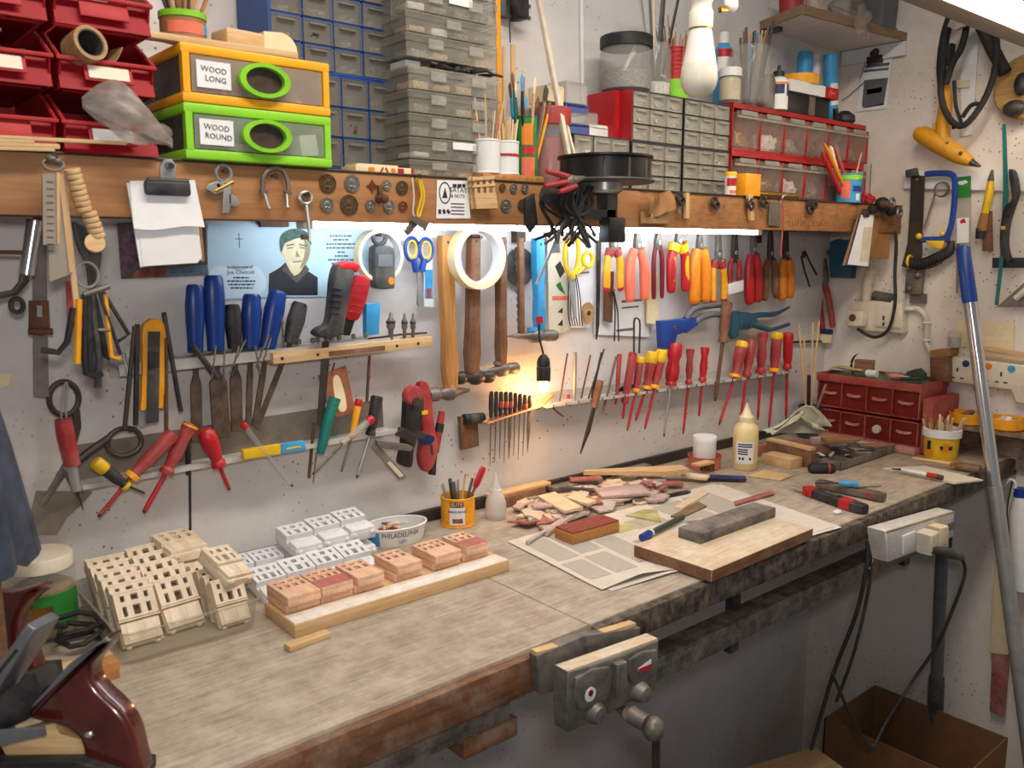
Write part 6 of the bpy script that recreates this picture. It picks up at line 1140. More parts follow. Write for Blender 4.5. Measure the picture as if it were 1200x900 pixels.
def house(kind, nc, M, label, group, w=.054, l=.088, t=.03, rose=False):
    k = (kind, nc, w, l, t)
    if k not in HM: HM[k] = house_meshes(*k)
    o = thing('model_house', label, 'model house', M, group)
    for nme, me in HM[k]: link(nme, me, o)
    if rose: part('rose_panel', G().box((0, -.26*l, t*1.0), (w*.97, l*.44, .0008)), 'house_rose', o)
    return o
# pink houses on their base board
mat('dust_white', (228, 222, 212), .9, var=.12, scale=60, dirt=.3, dirtc=(206, 182, 148)); wood('dust_pine', (206, 186, 156), (176, 148, 112), dirt=.35, dirtc=(226, 218, 204))
x0, x1, y0, y1 = .546, .972, -.345, -.238
t = thing('house_base_board', 'pale pine board carrying the row of pink wooden houses', 'board', T(x0, y0, BZ)); part('plank', G().box(((x1-x0)/2, (y1-y0)/2, .0112), (x1-x0, y1-y0, .0215), bev=.0008), 'pine', t); part('dusty_top', G().box(((x1-x0)/2, .0195, .0224), (x1-x0-.003, .036, .0012), bev=.0003), 'dust_white', t)
lay = [(.582, 4), (.642, 4), (.703, 3), (.781, 3), (.862, 4), (.928, 3)]
for i, (x, nc) in enumerate(lay):
    house('pink', nc, T(x, -.268, BZ+.0228), f'lower pink wooden house block under the {ORD[i] if i else "first"} upper house', 'pink wooden houses', .058, .07, .013)
    house('pink', nc, T(x-.001, -.272+.002*(i % 2), BZ+.0362), f'upper pink wooden house with {["four windows and a plain front", "four windows and a rose red front", "three windows, third along", "three windows and a yellowish front", "four windows, fifth along", "three windows and a rose front at the right end"][i]}', 'pink wooden houses', .056 if nc == 4 else .05, .078, .016, rose=i in (1, 5))
solo('pine_offcut_strip', G().box((0, 0, .005), (.07, .018, .009), bev=.0008), 'pine', 'short pine strip lying in front of the base board corner', 'offcut', at(.553, -.372, BZ, .08))
# white houses
gw = 'white painted model houses'
for i in range(4): house('white', 4 if i == 0 else 3, T(.592+.058*i, -.158+.004*i, BZ+.004) @ RX(14), f'white model house in the front row, {["leftmost with four window columns", "second from the left", "third from the left", "rightmost"][i]}', gw, .054, .088, .028)
for i in range(5): house('white', [4, 4, 3, 3, 3][i], T(.575+.058*i, -.066, BZ+.003) @ RX(8), f'white model house lying in the rear row, {["leftmost", "second", "third, beneath a stacked one", "fourth, beneath a stacked one", "rightmost, beneath a stacked one"][i]}', gw, .055, .085, .028)
for i in range(3): house('white', 3, T(.690+.058*i, -.072+.003*i, BZ+.0375+.002*i) @ RX(9), f'white model house stacked on the rear row, {["left", "middle and highest", "right beside the cheese tub"][i]} one of three', gw, .054, .085, .03)
# clear tray of natural wood houses
clear('tray_plastic', (200, 192, 172), .15, .2, .08)
t = thing('clear_tray', 'clear plastic tray full of bare wooden model houses', 'tray', T(.42, -.153, BZ))
g = G(); n = 12
def rr(hw, hd, z, rad=.02, k=5):
    o = []
    for cx, cy, a0 in ((hw-rad, hd-rad, 0), (-hw+rad, hd-rad, 90), (-hw+rad, -hd+rad, 180), (hw-rad, -hd+rad, 270)): o += [(p[0], p[1], z) for p in arc(cx, cy, rad, a0, a0+90, k)]
    return o
def loft(g, rings, cap0=True):
    n = len(rings[0]); vs = [p for r in rings for p in r]; fs = []
    for i in range(len(rings)-1):
        for j in range(n): fs.append((i*n+j, i*n+(j+1) % n, (i+1)*n+(j+1) % n, (i+1)*n+j))
    if cap0: fs.append(tuple(range(n-1, -1, -1)))
    return g._add(vs, fs)
loft(g, [rr(.094, .118, .001), rr(.098, .122, .006), rr(.103, .128, .05), rr(.108, .133, .052), rr(.108, .133, .0505)]); part('tub', g, 'tray_plastic', t)
part('rim', G().tube(rr(.107, .132, .052), .002, 6, closed=True), 'tray_plastic', t)
gt = 'bare wooden model houses in the clear tray'
for i in range(6): house('wood', 3 if i else 3, T(.362+.002*(i % 2), -.187+.0275*i, BZ+.031+.0022*i) @ RX(54-3*i), f'bare wooden model house in the left column of the tray, {["nearest", "second", "third", "fourth", "fifth", "farthest"][i]} from the front', gt, .058, .085, .026)
for i in range(5): house('wood', 3, T(.428, -.175+.032*i, BZ+.030+.004*i) @ RX(50-3*i) @ RZ(2), f'bare wooden model house in the middle column of the tray, {["nearest", "second", "third", "fourth", "farthest"][i]} from the front', gt, .058, .085, .026)
for i in range(4): house('wood', 3, T(.494, -.215+.030*i, BZ+.029) @ RX(58), f'bare wooden model house standing in the right column of the tray, {["nearest", "second", "third", "fourth"][i]} from the front', gt, .050, .075, .024)
house('wood', 3, T(.502, -.19, BZ+.072) @ RZ(14) @ RX(22) @ RY(8), 'tilted bare wooden house lying on the right column of the tray', gt, .05, .078, .024)
house('wood', 3, T(.487, -.06, BZ+.046) @ RZ(-4) @ RX(4), 'bare wooden house lying across the back of the tray, lower of two', gt, .066, .088, .026)
house('wood', 3, T(.478, -.056, BZ+.073) @ RZ(3) @ RX(3), 'bare wooden house lying across the back of the tray, upper of two', gt, .064, .088, .026)
house('wood', 3, T(.45, -.056, BZ+.021) @ RZ(2) @ RX(2), 'bare wooden house at the bottom of the back of the tray', gt, .07, .085, .022)
# ------------------------------------------------------------------ tub, can, bottles
mat('tub_white', (224, 222, 216), .4, var=.04); mat('tub_blue', (60, 140, 196), .45, var=.12)
def oval(rx, ry, z, n=40): return [(rx*math.cos(2*PI*i/n), ry*math.sin(2*PI*i/n), z) for i in range(n)]
t = thing('cheese_tub', 'oval white and blue cheese tub filled with small offcuts by the wall', 'tub', T(.905, -.067, BZ) @ RZ(-8)); rx, ry, h = .066, .043, .036
part('tub', loft(G(), [oval(rx*.88, ry*.88, 0), oval(rx*.9, ry*.9, .002), oval(rx, ry, h), oval(rx*.97, ry*.97, h), oval(rx*.88, ry*.86, .003)]), 'tub_white', t); part('rim', G().tube(oval(rx, ry, h), .0022, 6, closed=True), 'tub_white', t)
def ovw(a0, a1, z0, z1, n=16):
    def f_(u, v):
        z = z0+(z1-z0)*v; k = .9+.1*z/h+.004; a = a0+(a1-a0)*u; return (rx*k*math.cos(a)*1.004, ry*k*math.sin(a)*1.004, z)
    return G().sheet(f_, n, 3, .0003)
part('blue_panel', ovw(PI+.05, PI+.72, .003, h-.004), 'tub_blue', t); part('blue_panel', ovw(2*PI-.35, 2*PI+.2, .003, h-.004), 'tub_blue', t)
for w_, sz, z, a0, mm in (('PHILADELPHIA', .0150, .0245, PI*1.5-.10, 'navy'), ('Light', .0110, .0115, PI*1.5-.05, 'tub_blue')):
    o = text(w_, sz, mm, t, Matrix.Identity(4), 'lettering', .0002, sx=.86)
    for v in o.data.vertices:
        x_ = v.co.x/rx; a = a0+x_*1.02; zz_ = z+v.co.y; k = (.9+.1*zz_/h)*1.012; v.co = V((rx*k*math.cos(a), ry*k*math.sin(a), zz_))
rn = random.Random(6)
for i in range(14):
    mm = rn.choice(['pine', 'house_pink', 'house_wood', 'grey_plastic', 'red_worn', 'pine']); a = rn.random()*6.3; q = rn.random()*.6
    solo('tub_offcut', G().rbox((0, 0, 0), (rn.uniform(.018, .036), rn.uniform(.006, .014), .005), (rn.uniform(-.35, .35), rn.uniform(-.35, .35), 0), .0005), mm, 'small offcut of wood lying in the cheese tub', 'offcut', T(.905+rx*q*math.cos(a)*.9, -.067+ry*q*math.sin(a)*.9, BZ+.022+.0042*(i % 4)) @ RZ(rn.uniform(0, 180)), 'offcuts in the cheese tub')
x, y, r, h = 1.066, -.062, .0365, .064
t = thing('bean_can', 'orange baked beans can with a white shield label holding tools', 'can', T(x, y, BZ)); part('body', can_body(G(), r, h), 'amber', t)
AC = math.atan2(-1.5-y, -x)   # direction towards the viewer side of the bench
part('shield', wrap(r, .008, .046, AC-.50, AC+.42), 'white', t); part('red_banner', wrap(r, .047, .058, AC-.45, AC+.32, off=.0008), 'dark_red', t); part('bean_picture', wrap(r, .012, .022, AC-.32, AC+.28, off=.0008), 'print_rust', t)
curved_text('ELITE', .0105, 'white', t, r+.001, .0525, a0=AC-.06); curved_text('BAKED BEANS', .0062, 'navy', t, r+.0004, .037, a0=AC-.04)
tools = [(-.026, .008, .09, 'steel', .005), (-.018, -.006, .095, 'black', .004), (-.01, .01, .1, 'dark_grey', .006), (-.004, -.008, .1, 'chrome', .004), (.004, .006, .088, 'old_steel', .005), (.012, -.004, .1, 'pine_y', .003), (.02, .006, .105, 'cork', .003), (.0, .014, .09, 'grey_plastic', .006), (.03, -.002, .095, 'old_steel', .005)]
for i, (dx, dy, hh, m, rr_) in enumerate(tools): stick('can_tool', f'{["pale steel", "black", "dark grey", "bright chrome", "worn steel", "pale wooden", "cork brown", "grey", "slanting steel"][i]} tool shaft standing in the baked beans can', 'tool', (x+dx*.3, y+dy*.5, BZ+.006), (x+dx*1.3, y+dy, BZ+hh), rr_*.8, m, 'tools in the baked beans can', 8, .5)
M, L = hang(V((x+.062, y-.012, BZ+.118)), V((x+.005, y-.004, BZ+.006)), NB); t = thing('red_handled_knife', 'red handled tool leaning right out of the baked beans can', 'knife', M); part('handle', G().tube([(0, 0, 0), (0, -.006, 0), (0, -L*.3, 0), (0, -L*.38, 0)], [.005, .0085, .0085, .006], 10, flat=.6), 'red_plastic', t); part('shaft', G().tube([(0, -L*.38, 0), (0, -L, 0)], .003, 8), 'old_steel', t)
clear('squeeze', (226, 222, 214), .3, .62, .03)
p = BP(581, 607); t = thing('squeeze_bottle', 'small translucent white nozzle bottle beside the baked beans can', 'bottle', T(p.x, min(p.y, -.05), BZ)); part('bottle', G().lathe([(0, 0), (.022, 0), (.0235, .003), (.023, .035), (.018, .05), (.013, .058), (.0115, .066), (.004, .092), (.003, .1), (0, .1)], 24, axis='Z'), 'squeeze', t); part('nozzle_ring', G().lathe([(.0118, .062), (.0125, .062), (.0125, .066), (.0115, .066)], 20, axis='Z'), 'white', t)
# laths against the wall
for i, (xa, xb, yy, z0, hh, m, lb) in enumerate([(1.18, 1.34, -.03, 0, .026, 'brown_wood', 'dusty brown board end lying behind the squeeze bottle'), (1.18, 1.36, -.025, .0265, .008, 'pine', 'pale pine strip on the brown board end by the wall'), (1.37, 1.72, -.03, .0, .018, 'grey_beam', 'grey dusty batten along the foot of the wall')]): solo('wall_batten', G().box(((xa+xb)/2, yy, BZ+z0+hh/2+.0004), (xb-xa, .03, hh), bev=.001), m, lb, 'batten')
a_, b_ = BP(684, 555, .03), BP(806, 551, .03); M = fr(a_, b_-a_, (0, 0, 1)); L = (b_-a_).length
solo('pale_board', G().prism([(0, 0), (L*.75, -.028), (L, -.01), (L*.97, .03), (L*.2, .02), (.0, .012)], -.004, .006), 'pine', 'flat pale pine board lying on the offcut pile by the wall', 'board', M)
# ------------------------------------------------------------------ offcut pile
mat('chip_mauve', (172, 146, 140), .75, var=.2, dirt=.4, dirtc=(206, 192, 178)); mat('chip_grey', (170, 160, 150), .8, var=.2, dirt=.4, dirtc=(206, 196, 184)); mat('chip_pale', (212, 190, 156), .7, var=.12); mat('chip_red', (150, 74, 66), .7, var=.2, dirt=.3, dirtc=(196, 170, 156)); mat('chip_dust', (196, 180, 160), .85, var=.12)
rn = random.Random(17); cm_ = []
for k in range(9):
    n = rn.choice([4, 4, 5, 3]); L_ = rn.uniform(.5, 1); w_ = rn.uniform(.18, .5)
    poly = [(L_*.5*math.cos(2*PI*i/n+.5)*rn.uniform(.75, 1.1), w_*.6*math.sin(2*PI*i/n+.5)*rn.uniform(.75, 1.1)) for i in range(n)]
    cm_.append(G().prism(poly, -.03, .03))
for i, g in enumerate(cm_): cm_[i] = g.mesh('offcut')
cw_ = {}
cols = ['chip_mauve', 'chip_grey', 'chip_pale', 'chip_mauve', 'chip_red', 'chip_dust', 'chip_mauve', 'chip_pale']; cnm = {'chip_mauve': 'dusty mauve', 'chip_grey': 'dusty grey', 'chip_pale': 'pale bare', 'chip_red': 'reddish', 'chip_dust': 'sawdust covered'}
for i in range(130):
    u, v = rn.random(), rn.random(); px = 606+ (u**.9)*165; py = 606-(px-606)*.20+ (v-.5)*46*(1-.4*u)+5*math.sin(px*.05)
    p = BP(px, py); p.y = min(p.y, -.055); c = cols[i % 8]; k = rn.randrange(9); key = (k, c)
    if key not in cw_: me = cm_[k].copy(); me.materials.append(_m(c)); cw_[key] = me
    s = rn.uniform(.05, .125); M = T(p.x, p.y, BZ+.004+.02*rn.random()*(1-abs(v-.5)*1.6)) @ RZ(rn.uniform(-15, 60)) @ RX(rn.uniform(-10, 10)) @ RY(rn.uniform(-9, 9)) @ Matrix.Diagonal((s, s, .08, 1))
    o = link('wood_offcut', cw_[key]); o.matrix_world = M; tag(o, f'{cnm[c]} wood offcut in the loose pile by the wall', 'offcut', 'loose offcuts piled on the bench')
for i, (ax, ay, bx, by, h_, w_, m, lb) in enumerate([(700, 578, 757, 574, .022, .06, 'chip_mauve', 'large flat mauve sanded board in the offcut pile'), (640, 580, 672, 598, .024, .045, 'chip_pale', 'square pale chip with a light face in the offcut pile'), (668, 582, 694, 590, .028, .03, 'chip_pale', 'bright pale block end in the offcut pile'), (655, 572, 705, 575, .02, .012, 'dark_grey', 'dark grey strip across the offcut pile'), (668, 562, 705, 560, .026, .02, 'chip_red', 'short red painted stick behind the offcut pile'), (640, 625, 690, 592, .012, .01, 'chip_mauve', 'long thin mauve splinter at the front of the pile'), (618, 636, 655, 612, .008, .008, 'chip_grey', 'thin grey splinter at the left of the pile'), (800, 556, 830, 560, .014, .03, 'chip_pale', 'pale offcut lying left of the orange tin dish'), (770, 566, 800, 566, .012, .03, 'chip_red', 'red dusty chip right of the pile'), (815, 545, 832, 541, .03, .03, 'pine', 'small pine block propped by the wall left of the tin dish')]):
    M, L = FB(ax, ay, bx, by, h_); solo('flat_offcut', G().box((L/2, 0, 0), (L, w_, .007), M=RX(rn.uniform(-6, 6)), bev=.0006), m, lb, 'offcut', M)
# ------------------------------------------------------------------ newspaper and things on it
mat('newsprint', (206, 198, 184), .9, var=.05, dirt=.25, dirtc=(190, 176, 152)); mat('news_block', (178, 170, 156), .9, var=.22, scale=300, stretch=(1, 3, 1)); mat('news_photo', (176, 168, 112), .8, var=.3, scale=20); mat('news_photo2', (128, 104, 76), .8, var=.3, scale=20)
A_, B_, C_, D_ = V((1.07, -.222)), V((1.035, -.52)), V((1.66, -.60)), V((1.74, -.23))
def news(u, v): return (A_*(1-u)*(1-v)+B_*(1-u)*v+C_*u*v+D_*u*(1-v))
t = thing('newspaper', 'dusty open newspaper spread on the bench under the sanding boards', 'newspaper', T(0, 0, BZ))
def nz_(u, v): return .0012+.012*max(0, v-.86)/.14*max(0, 1-abs(u-.14)/.16)+.0006*math.sin(9*u+4*v)
part('sheet', G().sheet(lambda u, v: (*news(u, v), nz_(u, v)+.0006), 40, 26, .0005), 'newsprint', t)
part('sheet', G().sheet(lambda u, v: (*(news(u, v)+V((.012, -.012))), .0009 + .004*max(0, v-.9)/.1*max(0, 1-abs(u-.2)/.2)), 30, 20, .0004), 'newsprint', t)
for i, (u0, u1, v0, v1, mm) in enumerate([(.03, .11, .12, .5, 'news_block'), (.125, .21, .10, .48, 'news_block'), (.02, .1, .55, .84, 'news_block'), (.115, .2, .53, .84, 'news_block'), (.225, .31, .35, .8, 'news_block'), (.325, .40, .5, .85, 'news_block'), (.24, .34, .08, .28, 'news_block'), (.42, .56, .2, .36, 'news_block'), (.60, .74, .1, .5, 'news_block'), (.34, .46, .22, .34, 'news_photo'), (.76, .9, .1, .5, 'news_block')]):
    part('print_column', G().sheet(lambda u, v: (*news(u0+(u1-u0)*u, v0+(v1-v0)*v), nz_(u0+(u1-u0)*u, v0+(v1-v0)*v)+.0013), 4, 5, .0003), mm, t)
a_, b_ = BP(672, 641), BP(727, 625); M = fr(a_, b_-a_, (0, 0, 1)); L = (b_-a_).length
t = thing('sanding_block', 'wooden sanding block with a worn red face on the newspaper', 'sanding block', M @ T(0, 0, .003)); mat('sand_red', (136, 66, 54), .85, var=.2, scale=120, bump=.3)
part('block', G().box((L/2, .03, .011), (L, .055, .022), bev=.002), 'oak_y', t); part('red_face', G().box((L/2, .03, .0235), (L-.002, .053, .0035), bev=.001), 'sand_red', t)
t = thing('sanding_board', 'thick pale board lying on the newspaper at the bench edge', 'board', T(1.375, -.530, BZ+.004) @ RZ(1.5)); part('board', G().box((0, 0, .011), (.345, .178, .022), bev=.001), 'dust_pine', t); part('dark_edge', G().box((0, -.0892, .011), (.344, .0012, .021)).box((-.1727, 0, .011), (.0012, .176, .021)), 'brown_wood', t)
mat('stone_grey', (96, 90, 84), .85, var=.35, scale=40, bump=.4, dirt=.4, dirtc=(160, 150, 138))
a_, b_ = BP(830, 634, .03), BP(912, 604, .03); M = fr(a_, b_-a_, (0, 0, 1)); L = (b_-a_).length
solo('grey_sanding_bar', G().box((L/2-.01, .032, .006), (L+.015, .055, .022), bev=.002), 'stone_grey', 'rough dark grey sanding bar lying on the thick pale board', 'sanding bar', M)
# brush with blue cap, felt pen
a_, b_ = BP(752, 630, .012), BP(800, 606, .012); M = fr(a_, b_-a_, (0, 0, 1)); L = (b_-a_).length
mat('pen_green', (52, 70, 52), .5); t = thing('blue_cap_pen', 'dark green pen with a bright blue cap on the newspaper', 'pen', M); part('cap', G().tube([(0, 0, 0), (.03, 0, 0), (.034, 0, 0)], [.0075, .009, .007], 12), 'blue', t); part('collar', G().tube([(.034, 0, 0), (.042, 0, 0)], .006, 12), 'white', t); part('barrel', G().tube([(.042, 0, 0), (.06, 0, 0), (L, 0, 0)], [.005, .0065, .006], 12), 'pen_green', t)
a_, b_ = BP(748, 588, .006), BP(805, 577, .006); M = fr(a_, b_-a_, (0, 0, 1)); L = (b_-a_).length
t = thing('black_pencil', 'black pencil with a brown end lying behind the newspaper', 'pencil', M); part('barrel', G().tube([(.015, 0, 0), (L, 0, 0)], .006, 8), 'black', t); part('end', G().tube([(-.008, 0, 0), (.015, 0, 0)], .0065, 8), 'brown_wood', t); part('tip', G().tube([(L, 0, 0), (L+.012, 0, 0)], [.006, .002], 8), 'dark_grey', t)
for i, (s, h_, m, lb) in enumerate([('786,605 800,606 828,593 818,588', .006, 'news_photo2', 'brown sandpaper strip lying on the newspaper'), ('790,594 800,596 830,578 824,574', .006, 'chip_pale', 'pale wood strip lying right of the black pencil'), ('804,611 824,609 822,606 804,608', .008, 'chip_grey', 'small grey chip beside the sandpaper strip'), ('733,604 775,612 770,598 755,597', .0042, 'news_photo', 'yellowish picture page scrap on the newspaper'), ('820,560 875,562 874,558 822,556', .010, 'navy', 'dark blue strip lying in front of the tin dish'), ('862,592 908,578 904,575 860,588', .006, 'chip_red', 'pale pink stick lying right of the newspaper'), ('876,558 915,563 930,557 895,551', .003, 'pine', 'flat pale ply scrap in front of the glue bottle')]):
    pts_ = [BP(*map(float, q.split(',')), h_) for q in s.split()]; c = sum(pts_, V((0, 0, 0)))/4; solo('bench_scrap', G().prism([((p-c).x, (p-c).y) for p in pts_], -.003 if h_ > .005 else -.002, .001), m, lb, 'scrap', T(*c))
solo('thick_dust_lump', G().ball((0, 0, .004), (.012, .009, .005), 8, 5), 'white', 'small white lump of filler on the bench by the cutter knife', 'filler lump', T(*BP(981, 602)))
# tuna dish with white pot, glue bottle
p = BP(838, 551); mat('tuna_orange', (196, 104, 72), .45, var=.08)
t = thing('tin_dish', 'orange tuna tin turned upside down with yellow lettering', 'tin', T(p.x, p.y+.035, BZ)); part('tin', G().lathe([(0, 0), (.040, 0), (.042, .002), (.043, .028), (.046, .036), (.044, .036), (.041, .006), (0, .006)], 30, axis='Z'), 'tuna_orange', t)
AC2 = math.atan2(-1.5-t.location.y, -t.location.x); part('dark_panel', wrap(.0425, .004, .022, AC2-.25, AC2+.62, off=.0012), 'interior_dark', t)
o = text('RIO', .017, 'amber', t, Matrix.Identity(4), 'lettering', .0002)
for v in o.data.vertices:
    a = AC2+.2-v.co.x/.0435; v.co = V((.0442*math.cos(a), .0442*math.sin(a), .0125-v.co.y))
t = thing('white_pot', 'plain white plastic pot standing in the orange tin', 'pot', T(p.x+.004, p.y+.04, BZ+.007)); part('pot', G().lathe([(0, 0), (.029, 0), (.0305, .004), (.031, .066), (.0, .066)], 26, axis='Z'), 'white', t); part('lid', G().lathe([(0, .08), (.0305, .08), (.032, .078), (.032, .066), (.0, .066)], 28, axis='Z'), 'white', t)
p = BP(881, 552); mat('glue_yellow', (226, 206, 150), .35, var=.04)
t = thing('wood_glue_bottle', 'pale yellow wood glue bottle with a pointed nozzle on the bench', 'bottle', T(p.x+.01, p.y+.03, BZ)); h = .165
part('bottle', G().lathe([(0, 0), (.030, 0), (.033, .004), (.033, .105), (.029, .118), (.019, .128), (.018, .132)], 28, axis='Z'), 'glue_yellow', t); part('nozzle', G().lathe([(.020, .13), (.020, .142), (.014, .146), (.004, .172), (.003, .178), (0, .178)], 18, axis='Z'), 'cream', t); part('tip_pin', G().tube([(0, 0, .176), (.0, 0, .19)], .0012, 6), 'dark_steel', t)
AC3 = math.atan2(-1.5-t.location.y, -t.location.x); part('label', wrap(.033, .02, .078, AC3-.75, AC3+.7), 'paper', t)
for z in (.072, .066, .058, .052, .046): part('label_text', wrap(.033, z-.0018, z+.0018, AC3-.6, AC3+(.55 if z > .06 else .2), off=.0009), 'navy', t)
for a in (-.4, -.15, .4): part('hazard_mark', wrap(.033, .030, .037, AC3+a-.08, AC3+a+.08, 4, off=.0009), 'ink', t)
# ------------------------------------------------------------------ cutter knives, blocks and trays on the right half of the bench
def lay(ax, ay, bx, by, h=0.0):
    a, b = BP(ax, ay, h), BP(bx, by, h); return fr(a, b-a, (0, 0, 1)), (b-a).length
M, L = lay(942, 573, 1014, 597, .012); t = thing('cutter_knife', 'black and red snap-off cutter knife lying on the bench', 'knife', M)
part('body', G().prism(smooth_loop([(.012, -.011), (.05, -.014), (L*.7, -.016), (L-.006, -.012), (L, 0), (L-.006, .013), (L*.6, .014), (.04, .013), (.012, .011)], 3), -.010, .010, inset=.003), 'black', t)
part('red_band', G().prism([(L*.66, -.0165), (L*.83, -.0165), (L*.80, .0145), (L*.63, .0145)], -.0102, .0108, inset=.002), 'red_plastic', t); part('red_nose', G().prism([(.008, -.0125), (.038, -.0145), (.036, .0138), (.008, .0115)], -.0102, .0108, inset=.002), 'red_plastic', t)
part('blade', G().prism([(-.04, -.004), (.01, -.008), (.01, .006), (-.035, .006)], -.001, .001), 'steel', t); part('slider', G().box((L*.45, 0, .011), (.05, .008, .006), bev=.002), 'dark_grey', t)
M, L = lay(955, 567, 1034, 584, .012); t = thing('grey_cutter_knife', 'grey metal cutter knife lying behind the black and red one', 'knife', M @ T(0, .012, 0))
part('body', G().box((L/2, 0, 0), (L, .028, .02), bev=.005), 'old_steel', t); part('slot', G().box((L*.3, 0, .0102), (L*.4, .006, .001)), 'interior_dark', t); part('red_button', G().box((L*.82, -.0145, .001), (.012, .002, .01)), 'red_plastic', t)
M, L = lay(955, 564, 1006, 568, .03); t = thing('blue_screwdriver', 'small screwdriver with a light blue handle on the grey cutter', 'screwdriver', M); part('handle', G().tube([(L*.55, 0, 0), (L*.65, 0, 0), (L*.95, 0, 0), (L, 0, 0)], [.004, .0075, .0075, .005], 10), 'sky_blue', t); part('shaft', G().tube([(0, 0, -.004), (L*.56, 0, 0)], .0024, 8), 'dark_steel', t)
stick('steel_rod', 'thin steel rod lying right of the blue handled screwdriver', 'rod', BP(1002, 571, .026), BP(1032, 570, .024), .002, 'old_steel')
# blocks by the corner
for i, (ax, ay, bx, by, h_, w_, t_, m, lb) in enumerate([(892, 543, 926, 551, 0, .055, .028, 'pine', 'small plain pine block in front of the brown bricks'), (897, 536, 949, 549, 0, .022, .048, 'brown_wood', 'dark red stained block with a pale top standing on edge')]):
    M, L = lay(ax, ay, bx, by, h_); t = thing('wood_block', lb, 'wood block', M); part('block', G().box((L/2, w_/2, t_/2), (L, w_, t_), bev=.0015), 'sand_dark' if False else m, t)
    if i: part('pale_top', G().box((L/2, w_/2, t_+.004), (L, w_, .008), bev=.001), 'pine', t)
for i, (px, py, sx, sy, sz, h_, m, lb, rz) in enumerate([(958, 540, .07, .04, .04, 0, 'brown_wood', 'brown wood block lying behind the black plane handle', -40), (935, 533, .08, .04, .035, 0, 'chip_red', 'reddish block under the sandpaper bag', -30), (975, 523, .09, .05, .02, .03, 'chip_mauve', 'flat mauve block on the pile before the red chest', -30), (985, 520, .08, .04, .012, .052, 'card_brown', 'thin brown card lying on the mauve block', -35), (905, 534, .05, .03, .03, .0, 'chip_red', 'small red block by the glue bottle', 10)]):
    p = BP(px, py, h_); solo('wood_lump', G().box((0, .02, sz/2), (sx, sy, sz), bev=.002), m, lb, 'wood block', T(p.x, p.y, BZ+h_) @ RZ(rz))
M, L = lay(948, 549, 978, 549, .012); t = thing('black_handle_tool', 'black rubber handle lying in front of the brown blocks', 'handle', M); part('grip', G().tube([(0, 0, 0), (.01, 0, 0), (L*.8, 0, 0), (L, 0, 0)], [.01, .014, .015, .011], 12), 'rubber', t); part('red_ring', G().tube([(L*.7, 0, 0), (L*.78, 0, 0)], .0156, 12), 'red_worn', t)
# blade tray
mat('tray_grey', (120, 114, 104), .5, .3, var=.3, dirt=.35, dirtc=(176, 164, 146))
M, L = lay(985, 552, 1050, 530, 0); t = thing('blade_tray', 'dirty grey metal tray of blades and scraps before the red chest', 'tray', M); w_ = .11
g = G().box((L/2, w_/2, .002), (L, w_, .004)); [g.box((L/2, y, .011), (L, .004, .022)) for y in (.002, w_-.002)]; [g.box((x, w_/2, .011), (.004, w_, .022)) for x in (.002, L-.002)]; part('tray', g, 'tray_grey', t)
for k in range(1, 4): part('divider', G().box((L*k/4, w_/2, .01), (.002, w_-.008, .016)), 'tray_grey', t)
rn = random.Random(9)
for i in range(22): solo('tray_scrap', G().rbox((0, 0, 0), (rn.uniform(.02, .05), rn.uniform(.004, .014), .003), (rn.uniform(-.2, .2), rn.uniform(-.2, .2), 0)), rn.choice(['old_steel', 'chip_grey', 'white', 'pine', 'dark_steel']), 'small scrap lying in the grey metal tray', 'scrap', M @ T(rn.uniform(.02, L-.02), rn.uniform(.02, w_-.02), .012+.004*(i % 4)) @ RZ(rn.uniform(0, 180)), 'scraps in the grey metal tray')
# crumpled sandpaper bag
mat('bag_paper', (206, 200, 178), .8, var=.1, scale=40, dirt=.25, dirtc=(120, 150, 104))
p = BP(935, 528, 0)
g = G()
def bagf(u, v):
    x = -.09+.17*u; z = (.012+.075*math.exp(-((u-.62)/.3)**2))*(v**.8)+.012*math.sin(11*u+5*v)*v; y = .035*(1-v)-.02+.02*math.sin(7*u+3)*v+.012*math.sin(15*u*v)
    return (x+.012*math.sin(9*v), y, z+.03)
g.sheet(bagf, 22, 12, .004)
def bagf2(u, v):
    x = -.09+.17*u; z = (.012+.075*math.exp(-((u-.62)/.3)**2))*(v**.9)*.98; return (x+.012*math.sin(9*v), .045+.012*math.sin(6*u)-.045*v, z+.03)
g.sheet(bagf2, 18, 8, .003)
solo('crumpled_bag', g, 'bag_paper', 'crumpled pale paper bag with green print by the corner', 'bag', T(p.x+.03, p.y+.02, BZ+.012) @ RZ(-38))
# dowels behind the bag
p = BP(962, 506, 0); cx, cy = 2.42, -.085
t = thing('dowel_pot', 'dark pot of dowels and brushes standing in the corner', 'pot', T(cx, cy, BZ)); part('pot', can_body(G(), .035, .1), 'dark_grey', t)
for i, (a, b, m, r_, lb) in enumerate([(936, 380, 'pine_y', .003, 'leftmost long dowel standing in the corner pot'), (942, 393, 'pine_y', .0028, 'second long dowel standing in the corner pot'), (953, 378, 'pine_y', .003, 'third long dowel standing in the corner pot'), (960, 376, 'pine_y', .003, 'rightmost long dowel standing in the corner pot'), (948, 440, 'black', .006, 'black brush handle standing in the corner pot'), (972, 448, 'orange', .004, 'orange pencil leaning right in the corner pot'), (968, 450, 'steel', .004, 'grey brush leaning right in the corner pot')]):
    stick('long_dowel', lb, 'dowel', (cx-.02+.006*i, cy-.012+.004*i, BZ+.008), W(a, b, .05+.012*i), r_, m, 'dowels in the corner pot', 8)
